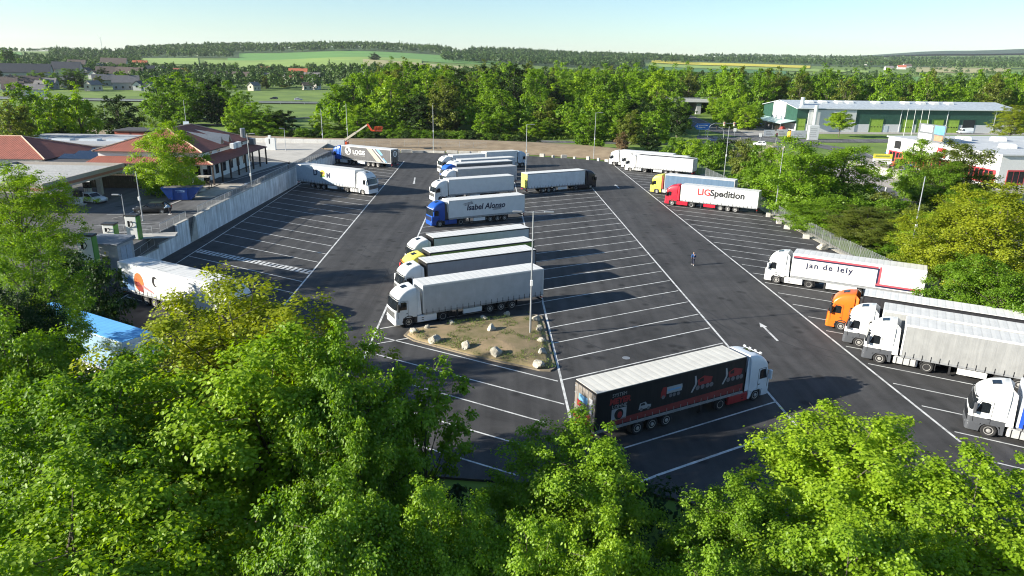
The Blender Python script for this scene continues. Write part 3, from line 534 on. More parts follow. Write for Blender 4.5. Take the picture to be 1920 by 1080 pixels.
for k, (u, l) in enumerate(((-.75, 1.3), (-.5, .8))): m_.box(u, u + l, -1.112, -1.102, 1.5 - .2 * k, 1.6 - .2 * k)
m_.box(.35, .6, -1.112, -1.102, 1.3, 1.6); m_.build('worn_print', mat('pale_blue_print', (.2, .32, .52), .6), T)
# chargers, kiosk, sign boxes
def charger(label, x, y, h, w=1.35, d=.9, rz=0):
    T = thing('charging_cabinet', label, 'charging cabinet', (x, y, ZP), rz); MB().bbox(-w / 2, w / 2, -d / 2, d / 2, .08, h, .05).build('cabinet', WHITE, T); MB().bbox(w / 2 - .02, w / 2 + .12, -d / 2 + .01, d / 2 - .01, .0, h - .05, .04).build('green_side', mat('leaf_green_paint', (.07, .22, .03), .4, var=.08), T); MB().bbox(-w / 2 - .1, w / 2 + .18, -d / 2 - .08, d / 2 + .08, h + .002, h + .16, .04).build('roof_cap', BLACK, T)
    m_ = MB(); m_.path([(-.1, -d / 2 - .01, h * .75), (.15, -d / 2 - .12, h * .8), (.32, -d / 2 - .14, h * .68), (.1, -d / 2 - .1, h * .58), (-.2, -d / 2 - .02, h * .52)], .045, .045, 6); m_.build('cable', BLACK, T)
    MB().poly([(-.4, -d / 2 - .004, h * .55), (-.12, -d / 2 - .004, h * .55), (-.12, -d / 2 - .004, h * .8), (-.4, -d / 2 - .004, h * .8)]).build('display', GLASS, T)
x, y = G(207, 450, ZP); charger('squat white and green charging cabinet behind the kiosk', x, y + .3, 1.9); x, y = G(251, 449, ZP); charger('tall white and green charging cabinet right of the lamp post', x, y + .3, 2.9); x, y = G(166, 494, ZP); charger('white and green charging cabinet at the edge of the big tree', x, y + .3, 3.0, 1.6)
T = thing('transformer_kiosk', 'grey transformer kiosk with shallow dark roof above the wall', 'kiosk', (-45.6, 76.4, 1.6), R(-4)); MB().bbox(-1.9, 1.9, -1.5, 1.5, 0, 3.0, .03).build('wall', mat('kiosk_grey', (.33, .35, .37), .7, var=.12), T); m_ = MB(); m_.hexa([(-2.15, -1.75, 3.0), (2.15, -1.75, 3.0), (2.15, 1.75, 3.0), (-2.15, 1.75, 3.0), (-2.1, -1.7, 3.12), (2.1, -1.7, 3.12), (2.1, 1.7, 3.42), (-2.1, 1.7, 3.42)]); m_.build('roof', mat('kiosk_roof', (.12, .14, .17), .6), T)
for x in (-.95, .0): dd = MB().box(x + .02, x + .93, -1.535, -1.502, .15, 2.6).build('door', mat('door_grey', (.30, .32, .34), .6), T); MB().box(x + .1, x + .18, -1.57, -1.535, 1.2, 1.45).build('handle', BLACK, dd)
for y in (-1.0, 0.05): MB().box(1.902, 1.94, y, y + .95, .15, 2.6).build('door', mat('door_blue_grey', (.30, .36, .44), .6), T)
MB().box(.35, .55, -1.56, -1.54, 1.9, 2.2).build('warning_plate', mat('plate_yellow', (.5, .42, .05), .5), T)
x, y = G(509, 281, ZP); T = thing('white_pylon_block', 'white stepped concrete monument behind the restaurant', 'monument', (x, y, ZP)); MB().bbox(-1.15, 1.15, -.35, .35, 0, 2.9, .05).build('slab', WHITE, T); MB().box(-.5, .1, -.3, .3, 2.9, 3.5).build('top_block', WHITE, T); MB().box(-.35, -.12, -.37, -.351, 1.5, 2.7).build('slot', BLACK, T)
T = thing('low_white_wall', 'long low white wall along the far side of the forecourt', 'wall', (0, 0, 0))
for k in range(8): x0 = -74 + 3.6 * k; MB().bbox(x0 + .02, x0 + 3.58, 188.4, 188.9, ZP - 1.2, ZP + 1.0, .04).build('wall_panel', mat('white_concrete', (.6, .59, .56), .85, var=.1), T)
# ---------------------------------------------------------------- articulated lorries
def wheel_meshes():
    def prof(pr, n=20):
        mb = MB(); rings = []
        for y, r in pr: rings.append([(r * math.cos(2 * PI * i / n), y, r * math.sin(2 * PI * i / n)) for i in range(n)])
        mb.loft(rings, 0, True, True); return mb
    ty = prof([(-.16, .30), (-.175, .44), (-.14, .50), (.14, .50), (.175, .44), (.16, .30)]).mesh('tyre', RUBBER)
    fr = prof([(.10, .30), (.172, .30), (.165, .26), (.10, .24), (.11, .15), (.20, .14), (.20, .06), (.22, .05)])
    for i in range(10):
        a = 2 * PI * i / 10; fr.tube((.20 * math.cos(a), .10, .20 * math.sin(a)), (.20 * math.cos(a), .135, .20 * math.sin(a)), .016, n=5, m=1)
    rear = prof([(-.10, .30), (.172, .30), (.165, .27), (.0, .25), (.0, .12), (.12, .11), (.12, .03)])
    return ty, {}, fr, rear
TYRE, RIMS, _fr, _re = wheel_meshes()
def rim_mesh(kind, rgb):
    k = (kind, rgb)
    if k not in RIMS: RIMS[k] = (_fr if kind == 'f' else _re).mesh('rim', [mat('rim_%.2f_%.2f_%.2f' % rgb, rgb, .38, .4, var=.15), BLACK])
    return RIMS[k]
def add_wheel(root, x, side, y=1.0, kind='f', rgb=(.48, .47, .45), r=.5):
    w = put('wheel', TYRE, root, (x, side * y, r), 0 if side > 0 else PI, r / .5)
    put('rim', rim_mesh(kind, rgb), w); return w
SECT = [(.95, -.01, 1.235, .20), (1.38, .0, 1.24, .22), (1.72, -.03, 1.245, .26), (1.86, -.05, 1.245, .28), (2.75, -.28, 1.235, .28), (2.95, -.33, 1.23, .30),
        (3.15, -.44, 1.215, .36), (3.40, -.66, 1.18, .42), (3.62, -.98, 1.13, .45), (3.76, -1.38, 1.07, .45), (3.84, -1.85, 1.0, .40)]
def sect(z):
    for a, b in zip(SECT, SECT[1:]):
        if a[0] <= z <= b[0]:
            t = (z - a[0]) / (b[0] - a[0]); return [a[i] + (b[i] - a[i]) * t for i in range(1, 4)]
    return list(SECT[-1][1:])
def cab_ring(z, xb=-2.25, off=0.0):
    xf, w, r = sect(z); p = [(xb, w, z)]
    for k in range(5):
        a = PI / 2 - k * PI / 8; p.append((xf - r + r * math.cos(a) + off, w - r + r * math.sin(a) + off * .5 * (1 if k < 3 else 0), z))
    p.append((xf + .035 + off, 0, z)); return p + [(x, -y, z) for x, y, z in reversed(p[:-1])]
def disc(n, cx, cz, rx, rz): return [(cx + rx * math.cos(2 * PI * i / n), cz + rz * math.sin(2 * PI * i / n)) for i in range(n)]

MERC = (.075, .08, .09)
def lorry(label, px, head, local, z=0, *, cab=(.68, .69, .68), low=None, skirt=None, side=(.72, .73, .72), kind='curtain', roof=(.62, .62, .60), edge=None,
          door=(.70, .70, .69), L=13.6, sidebox=(.7, .7, .69), rim=(.48, .47, .45), visor=(.03, .03, .03), reefer=False, flap=None, xy=None, sc=1.0, group='articulated lorries on the lot', deco=None, rigid=False, fw2=None):
    low = low or cab; h = R(head); c, s = math.cos(h), math.sin(h)
    if xy is None:
        p = G(px[0], px[1], z * sc); lx, ly = local[0] * sc, local[1] * sc
        xy = (p[0] - (c * lx - s * ly), p[1] - (s * lx + c * ly))
    T = thing('box_lorry' if rigid else 'articulated_lorry', label, 'lorry', (xy[0], xy[1], 0), h, group, sc if sc != 1 else None)
    pc, pl = paint(cab), paint(low)
    # cab: one lofted shell, its front and doors as parts of its own
    mb = MB(); mb.loft([cab_ring(q[0]) for q in SECT]); nr_ = len(cab_ring(1.0)); mb.m[:nr_] = [1] * nr_; CB = mb.build('cab', [pc, pl if low == MERC else pc], T, smooth=False)
    for f in CB.data.polygons: f.use_smooth = True
    CB.data.set_sharp_from_angle(angle=R(38))
    mb = MB(); zz = [1.84, 2.1, 2.4, 2.74]; mb.loft([cab_ring(q, off=.012)[2:11] for q in zz], closed=False, cap0=False, cap1=False); mb.build('windscreen', GLASS, CB, smooth=True)
    mb = MB(); mb.loft([[(x + .10, y, q + .02 + (.0 if abs(y) > 1 else .03)) for x, y, q in cab_ring(2.80)[2:11]], [(x + .16, y * 1.005, q + .13) for x, y, q in cab_ring(2.84)[2:11]]], closed=False, cap0=False, cap1=False)
    mb.build('sun_visor', mat('visor_%.2f_%.2f_%.2f' % visor, visor, .3, var=.1), CB)
    for sd_ in (1, -1):
        y = sd_ * 1.252
        q = [(-.42, 1.80), (-1.22, 1.80), (-1.22, 2.50), (-1.05, 2.58), (-.66, 2.58)]
        mb = MB(); mb.poly([(x, y, zq) for x, zq in (q if sd_ < 0 else q[::-1])]); mb.build('side_window', GLASS, CB)
        mb = MB()
        for a, b in (((-1.36, 1.02), (-1.36, 2.66)), ((-.34, 1.0), (-.30, 1.8)), ((-.30, 1.8), (-.62, 2.68)), ((-.62, 2.68), (-1.36, 2.66))): mb.bar((a[0], y - sd_ * .004, a[1]), (b[0], y - sd_ * .004, b[1]), .018, .022)
        mb.box(-1.30, -1.16, min(y, y + sd_ * .03), max(y, y + sd_ * .03), 1.36, 1.42); mb.build('door_seam', BLACK, CB)
        mb = MB(); mb.bbox(-.42, -.22, sd_ * 1.47 - .12, sd_ * 1.47 + .12, 1.75, 2.5, .04); mb.bar((-.36, sd_ * 1.2, 2.45), (-.32, sd_ * 1.45, 2.42), .05, .05); mb.bar((-.36, sd_ * 1.2, 1.85), (-.32, sd_ * 1.45, 1.85), .05, .05)
        mb.build('mirror', BLACK if rnd.random() < .5 else pl, CB)
        # rear air deflector flap
        mb = MB(); mb.hexa([(-2.26, sd_ * 1.22 - .02, 1.1), (-2.26, sd_ * 1.22 + .02, 1.1), (-2.72, sd_ * 1.24 + .02, 1.1), (-2.72, sd_ * 1.24 - .02, 1.1), (-2.26, sd_ * 1.0 - .02, 3.80), (-2.26, sd_ * 1.0 + .02, 3.80), (-2.60, sd_ * 1.16 + .02, 3.5), (-2.60, sd_ * 1.16 - .02, 3.5)])
        mb.build('air_deflector', paint(flap) if flap else pc, CB)
    mb = MB()   # grille: dark field and slats on the curved front
    g = [[p for p in cab_ring(q, off=.010)[4:9]] for q in (1.0, 1.3, 1.62)]; mb.loft(g, closed=False, cap0=False, cap1=False)
    for q in (1.08, 1.2, 1.32, 1.44, 1.56):
        a = cab_ring(q, off=.03)[4:9]
        for u, v in zip(a, a[1:]): mb.bar(u, v, .03, .035, 1)
    mb.build('grille', [BLACK, mat('slat_%.2f_%.2f_%.2f' % low, tuple(.3 * x for x in low), .4, var=.1)], CB)
    mb = MB(); rr = []
    for zq, xf, w, r in ((.28, -.02, 1.14, .2), (.34, .03, 1.22, .25), (.9, .035, 1.245, .25), (.965, .0, 1.235, .22)):
        pts = [(-.82, w, zq)] + [(xf - r + r * math.cos(PI / 2 - k * PI / 8), w - r + r * math.sin(PI / 2 - k * PI / 8), zq) for k in range(5)]
        rr.append(pts + [(x, -y, q) for x, y, q in reversed(pts)])
    mb.loft(rr); BU = mb.build('bumper', pl, CB)
    for sd_ in (1, -1):
        mb = MB(); mb.hexa([(.02, sd_ * .72, .56), (-.14, sd_ * 1.2, .56), (-.2, sd_ * 1.16, .56), (-.1, sd_ * .72, .56), (.052, sd_ * .72, .8), (-.10, sd_ * 1.235, .8), (-.2, sd_ * 1.2, .8), (-.1, sd_ * .72, .8)]); mb.build('headlight', LAMPG, CB)
    mb = MB()
    for sd_ in (1, -1):      # wheel arches over the front axle
        n = 9; pr = [(-1.4 + .58 * math.cos(PI * i / n), .5 + .56 * math.sin(PI * i / n)) for i in range(n + 1)]; po = [(-1.4 + .66 * math.cos(PI * i / n), .5 + .66 * math.sin(PI * i / n)) for i in range(n + 1)]
        for i in range(n): mb.hexa([(pr[i][0], sd_ * .82, pr[i][1]), (pr[i][0], sd_ * 1.25, pr[i][1]), (pr[i + 1][0], sd_ * 1.25, pr[i + 1][1]), (pr[i + 1][0], sd_ * .82, pr[i + 1][1]), (po[i][0], sd_ * .82, po[i][1]), (po[i][0], sd_ * 1.25, po[i][1]), (po[i + 1][0], sd_ * 1.25, po[i + 1][1]), (po[i + 1][0], sd_ * .82, po[i + 1][1])])
        mb.box(-2.25, -2.02, min(sd_ * .8, sd_ * 1.22), max(sd_ * .8, sd_ * 1.22), .35, .96)
    mb.build('wheel_arch', pl if low != cab else CHASS, CB)
    mb = MB(); mb.hexa([(-1.12, -.36, 3.690), (-1.12, .36, 3.690), (-1.62, .36, 3.815), (-1.62, -.36, 3.815), (-1.12, -.36, 3.735), (-1.12, .36, 3.735), (-1.62, .36, 3.845), (-1.62, -.36, 3.845)]); mb.build('roof_hatch', GLASS, CB)
    # chassis
    xe = -2.9 - L
    mb = MB(); mb.box(-.8, -6.0 if not rigid else xe + .3, -.48, .48, .55, .93); mb.box(-.7, -2.3, -.85, .85, .62, 1.0)
    if not rigid: mb.box(-4.0, xe + .3, -.55, -.38, .93, 1.2); mb.box(-4.0, xe + .3, .38, .55, .93, 1.2); mb.box(-5.6, -4.2, -.45, .45, .93, 1.15)
    mb.box(-2.28, -2.5, -.9, .9, 1.0, 2.4)
    ax = [xe + 6.3, xe + 5.0, xe + 3.7] if not rigid else []
    for x in ax + [-5.0 if not rigid else xe + 2.6, -1.4]: mb.tube((x, -1.0, .5), (x, 1.0, .5), .08)
    for sd_ in (1, -1):
        if not rigid:
            mb.box(-6.75, -6.6, sd_ * .85 - .07, sd_ * .85 + .07, .15, 1.2); mb.box(-6.85, -6.5, sd_ * .85 - .16, sd_ * .85 + .16, .10, .15)
        for x in ax[:1] + ax[-1:] + ([-5.0] if not rigid else []): mb.box(x - .62, x - .58, sd_ * 1.0 - .2, sd_ * 1.0 + .2, .3, 1.05)
    mb.box(xe + .02, xe + .14, -1.2, 1.2, .45, .62); mb.box(xe + .1, xe + .25, -.5, -.4, .5, 1.2); mb.box(xe + .1, xe + .25, .4, .5, .5, 1.2)
    mb.build('chassis', CHASS, T)
    for sd_ in (1, -1):
        if skirt:
            mb = MB(); mb.bbox(-4.32, -2.28, min(sd_ * .7, sd_ * 1.235), max(sd_ * .7, sd_ * 1.235), .32, .98, .06); SK = mb.build('side_fairing', paint(skirt), T)
            mb = MB()
            for k in (0, 1): mb.box(-2.95, -2.72, sd_ * 1.239 - .006, sd_ * 1.239 + .006, .5 + .2 * k, .56 + .2 * k)
            mb.build('step', BLACK, SK)
        else:
            mb = MB(); mb.bbox(-4.3, -2.45, min(sd_ * .62, sd_ * 1.2), max(sd_ * .62, sd_ * 1.2), .36, .98, .10)
            TK = mb.build('fuel_tank', mat('tank_alloy', (.55, .55, .54), .42, .35, var=.1), T)
            mb = MB()
            for x in (-2.7, -3.2, -3.7, -4.15): mb.box(x - .03, x + .03, sd_ * 1.205 - .008, sd_ * 1.205 + .008, .36, .97)
            mb.build('tank_strap', BLACK, TK)
        if not rigid:   # mudguard over the drive axle
            mb = MB(); n = 8
            for i in range(n):
                a0, a1 = PI * (.08 + .84 * i / n), PI * (.08 + .84 * (i + 1) / n); mb.hexa([(-5 + .57 * math.cos(a), sd_ * yy, .5 + .55 * math.sin(a)) for a, yy in ((a0, .8), (a0, 1.22), (a1, 1.22), (a1, .8))] + [(-5 + .60 * math.cos(a), sd_ * yy, .5 + .58 * math.sin(a)) for a, yy in ((a0, .8), (a0, 1.22), (a1, 1.22), (a1, .8))])
            mb.build('mudguard', CHASS, T)
            mb = MB()
            if sidebox: mb.bbox(xe + 7.2, xe + 9.3, min(sd_ * .98, sd_ * 1.2), max(sd_ * .98, sd_ * 1.2), .42, .92, .03); mb.build('side_guard', paint(sidebox), T)
        add_wheel(T, -1.4, sd_, 1.02, 'f', rim); add_wheel(T, -5.0 if not rigid else xe + 2.6, sd_, 1.0, 'r', rim)
        for x in ax: add_wheel(T, x, sd_, 1.02, 'f', rim)
    # trailer or box body
    zb = 1.18; xs = -2.9
    pside = vinyl(side) if kind == 'curtain' else paint(side, .4)
    mb = MB(); mb.box(xs - .06, xe + .06, -1.25, 1.25, zb, 3.90)
    B = mb.build('box_body', pside, T)
    e = edge if edge else roof
    mb = MB()
    for sd_ in (1, -1):
        mb.box(xs, xe, sd_ * 1.245 - .03, sd_ * 1.245 + .03, 3.84, 3.965); mb.box(xs, xs - .1, sd_ * 1.24 - .03, sd_ * 1.24 + .03, zb, 3.84); mb.box(xe + .1, xe, sd_ * 1.24 - .03, sd_ * 1.24 + .03, zb, 3.84)
    mb.box(xs + .03, xs - .06, -1.21, 1.21, zb, 3.96); mb.box(xe + .06, xe, -1.21, 1.21, 3.8, 3.97); mb.build('top_rail', paint(e), B)
    mb = MB(); RF = stripes('trailer_roof_%.2f' % roof[0], 0, 1.55, tuple(.82 * x for x in roof), roof, .12, .05, .6, .25, .10)
    mb.box(xs - .03, xe + .03, -1.235, 1.235, 3.962, 4.0); mb.build('roof_sheet', RF, B)
    mb = MB()
    for sd_ in (1, -1): mb.box(xs, xe, sd_ * 1.25 - .025, sd_ * 1.25 + .025, 1.02, zb + .02)
    mb.build('lower_rail', mat('rail_grey', (.30, .31, .32), .5, .3, var=.2), B)
    if kind == 'curtain':
        for sd_ in (1, -1):
            mb = MB(); n = int(L / .62)
            for i in range(n):
                x = xs - .35 - i * (L - .7) / (n - 1); mb.box(x - .022, x + .022, sd_ * 1.275 - .006, sd_ * 1.275 + .006, .98, 1.52); mb.box(x - .04, x + .04, sd_ * 1.283 - .008, sd_ * 1.283 + .008, 1.12, 1.22)
            mb.build('curtain_straps', BLACK if sum(side) > .5 else GREYM, B)
    else:
        mb = MB()
        for sd_ in (1, -1): mb.box(xs - .08, xe + .08, sd_ * 1.254 - .004, sd_ * 1.254 + .004, zb + .02, zb + .12)
        mb.build('kick_strip', GREYM, B)
    if reefer: mb = MB(); mb.bbox(-2.45, -2.95, -1.0, 1.0, 2.1, 3.85, .08); mb.box(-2.44, -2.46, -.8, .8, 2.5, 3.3, 1); mb.build('cooling_unit', [WHITE, BLACK], B)
    for sd_ in (1, -1):
        mb = MB(); mb.box(xe - .005, xe - .035, min(sd_ * .01, sd_ * 1.19), max(sd_ * .01, sd_ * 1.19), zb, 3.82)
        DR = mb.build('rear_door', paint(door), B)
        mb = MB()
        for yy in (.35, .85): mb.tube((xe - .05, sd_ * yy, zb - .05), (xe - .05, sd_ * yy, 3.85), .022, n=6)
        for q in (1.5, 2.3, 3.1, 3.6): mb.box(xe - .03, xe - .06, sd_ * 1.1 - .1, sd_ * 1.1 + .1, q - .04, q + .04)
        mb.build('lock_rod', STEEL, DR)
        mb = MB(); mb.box(xe - .01, xe + .08, sd_ * .92 - .22, sd_ * .92 + .22, .70, .86); mb.build('tail_light', REDL, B)
    if deco: deco(B, CB, T)
    return T

def d_isabel(B, C, T):
    k = mat('navy_print', (.012, .016, .05), .45, var=.1)
    lettering(B, 1, 'Isabel Alonso', 1.27, k, -9.4, 2.28, bold=.035, shear=.18, space=1.0)
    for i in range(3): decal(B, 1, [(-6.9 - .1 * i, 3.62 - .13 * i), (-5.3 - .15 * i, 3.32 - .13 * i), (-5.3 - .15 * i, 3.26 - .13 * i), (-6.95 - .1 * i, 3.55 - .13 * i)][::-1], k)
    for i in range(3): decal(B, 1, [(-12.3 + .1 * i, 2.32 - .13 * i), (-10.8 + .1 * i, 2.3 - .13 * i), (-10.8 + .1 * i, 2.25 - .13 * i), (-12.3 + .1 * i, 2.25 - .13 * i)], k)
def d_logis(B, C, T):
    w = mat('white_print', (.78, .78, .77), .5, var=.06); dk = mat('charcoal_print', (.07, .07, .075), .5, var=.1); be = mat('beige_print', (.42, .37, .30), .5, var=.08); bl = mat('sky_blue_print', (.16, .38, .62), .5, var=.08)
    decal(B, 1, disc(28, -4.7, 2.95, .82, .86), w); decal(B, 1, disc(20, -4.55, 3.2, .34, .36), dk, lay=1); decal(B, 1, disc(20, -4.85, 2.6, .3, .30), dk, lay=1); decal(B, 1, [(-4.5, 2.1), (-5.4, 2.7), (-5.4, 2.9), (-4.5, 2.4)], dk, lay=2)
    lettering(B, 1, 'LOGIS', 1.25, w, -7.75, 2.35, bold=.025)
    for i in range(12): decal(B, 1, [(-6.4 - .26 * i, 2.02), (-6.55 - .26 * i, 2.02), (-6.55 - .26 * i, 2.13), (-6.4 - .26 * i, 2.13)], mat('grey_print', (.35, .35, .35), .5))
    decal(B, 1, [(-9.9, 3.82), (-11.3, 3.82), (-14.0, 1.25), (-12.6, 1.25)], be)
    decal(B, 1, [(-11.7, 3.82), (-12.0, 3.82), (-14.9, 1.25), (-14.6, 1.25)], w, lay=0); decal(B, 1, [(-12.5, 3.82), (-13.3, 3.82), (-14.4, 2.7), (-13.8, 2.6)], bl)
    decal(B, 1, [(-14.2, 2.05), (-14.5, 2.05), (-15.4, 1.25), (-15.0, 1.25)], bl)
    for r, m, l in ((.62, w, .004), (.40, dk, .008), (.16, w, .012)):
        mb = MB(); mb.poly([(-16.5 - .04 - l, y, z) for y, z in disc(24, -.05, 3.0, r, r)][::-1]); mb.build('marking', m, B)
def d_dm(B, C, T):
    k = mat('navy_print', (.012, .016, .05), .45, var=.1); g = mat('steel_blue_print', (.36, .42, .48), .5, var=.08)
    decal(B, -1, [(-16.4, 1.25), (-5.2, 1.25), (-6.4, 1.7), (-8.0, 2.1), (-9.2, 3.0), (-12.5, 3.35), (-14.2, 3.8), (-16.4, 3.8)], g)
    lettering(B, -1, 'D', 1.35, k, -11.9, 2.45, bold=.05); lettering(B, -1, 'M', 1.2, k, -8.9, 2.25, bold=.04)
    y = mat('yellow_print', (.75, .58, .06), .5); gr = mat('green_print', (.10, .22, .03), .5)
    for i in range(9): a = 2 * PI * i / 9; decal(B, -1, disc(10, -10.2 + .34 * math.cos(a), 2.95 + .34 * math.sin(a), .22, .2), y, lay=1)
    decal(B, -1, disc(14, -10.2, 2.95, .24, .24), mat('brown_print', (.12, .06, .02), .5), lay=2); decal(B, -1, [(-10.9, 2.2), (-9.6, 2.3), (-9.9, 2.62), (-10.6, 2.6)], gr, lay=1)
def d_buu(B, C, T):
    k = mat('grey_outline', (.35, .35, .34), .5); o = mat('orange_print', (.62, .14, .03), .5, var=.25, scale=1.2); dr = mat('dark_red_print', (.22, .025, .02), .5, var=.2); bl = mat('blue_print', (.10, .20, .36), .5, var=.1); bk = mat('black_print', (.01, .01, .012), .5)
    mb = MB()
    def seg(a, b): mb.bar((a[0], a[1], 4.004), (b[0], b[1], 4.004), .09, .006)
    def rect(x0, x1, y0, y1):
        for a, b in (((x0, y0), (x1, y0)), ((x1, y0), (x1, y1)), ((x1, y1), (x0, y1)), ((x0, y1), (x0, y0))): seg(a, b)
    rect(-14.4, -13.1, -.95, .0); rect(-14.4, -13.1, .06, .98); rect(-12.4, -11.2, -.95, .98); seg((-10.6, -.95), (-10.6, .98)); seg((-9.4, -.95), (-9.4, .98)); seg((-10.6, -.95), (-9.4, -.95)); mb.build('roof_lettering', k, B)
    decal(B, -1, [(-16.2, 1.3), (-14.2, 1.3), (-14.3, 2.6), (-14.8, 2.9), (-15.2, 2.4), (-15.6, 2.5), (-16.0, 1.9)], bl)
    for i in range(9): x = -16.0 + .2 * i; decal(B, -1, [(x, 1.9 + .08 * i), (x + .09, 1.9 + .08 * i), (x + .32, 2.9 + .09 * i)], bl, lay=1)
    decal(B, -1, disc(22, -13.4, 2.35, .72, .95), o, lay=2); decal(B, -1, [(-14.1, 2.3), (-13.6, 1.45), (-12.8, 1.35), (-12.9, 2.0), (-13.4, 2.4)], dr, lay=3)
    decal(B, -1, [(-12.9, 1.9), (-11.3, 1.5), (-11.3, 1.65), (-12.9, 2.2)], mat('pink_print', (.6, .2, .2), .5), lay=3)
    decal(B, -1, disc(18, -10.9, 2.8, .42, .52), bk, lay=1); decal(B, -1, disc(14, -10.7, 2.75, .26, .38), WHITE, lay=2)
def d_lig(B, C, T):
    r = mat('red_print', (.55, .03, .03), .5, var=.06); k = mat('black_print', (.01, .01, .012), .5); g = mat('pale_grey_print', (.30, .30, .30), .5)
    lettering(B, 1, 'LIG', 1.6, r, -5.9, 2.5, align='LEFT', bold=.045); lettering(B, 1, 'Spedition', 1.6, k, -8.2, 2.5, align='LEFT', bold=.05)
    lettering(B, 1, 'TRANSPORT & LOGISTICS', .66, g, -5.9, 1.75, align='LEFT', space=1.25)
def d_lely(B, C, T):
    r = mat('dark_red_stripe', (.50, .07, .09), .5, var=.06); n = mat('navy_print', (.012, .016, .05), .45, var=.1)
    lettering(B, 1, 'jan de lely', .92, n, -6.9, 2.5, space=1.25, bold=.022)
    for m, o, l in ((n, 0, 0), (r, .17, 1)):
        w = .19
        decal(B, 1, [(-2.95, 3.72 - .17 + o), (-12.0 + o, 3.72 - .17 + o), (-12.0 + o, 3.72 - .17 + o - w), (-2.95, 3.72 - .17 + o - w)][::-1], m, lay=l)
        decal(B, 1, [(-11.81 + o * .0 - (.0 if l else .0) - (.19 if l else 0), 3.55 + (o if l else 0)), (-12.0 - (.19 if l else 0), 3.55 + (o if l else 0)), (-12.0 - (.19 if l else 0), 1.45 + o), (-11.81 - (.19 if l else 0), 1.45 + o)], m, lay=l + 2)
        decal(B, 1, [(-11.81, 1.62 + o), (-16.4, 1.62 + o), (-16.4, 1.62 + o - w), (-11.81, 1.62 + o - w)][::-1], m, lay=l + 4)
    mb = MB()
    for sd_ in (1,):
        q = [(-.36, 1.75), (-.95, 2.62), (-1.75, 2.62), (-1.95, 1.9), (-1.75, 1.3), (-2.22, .98)]
        for a, b in zip(q, q[1:]): mb.bar((a[0], 1.256, a[1]), (b[0], 1.256, b[1]), .03, .012)
    mb.build('pinstripe', n, C)
    mb = MB()
    for sd_ in (1, -1): mb.bbox(-6.9, -10.0, min(sd_ * 1.0, sd_ * 1.24), max(sd_ * 1.0, sd_ * 1.24), .35, 1.1, .05)
    mb.build('trailer_skirt', WHITE, T)
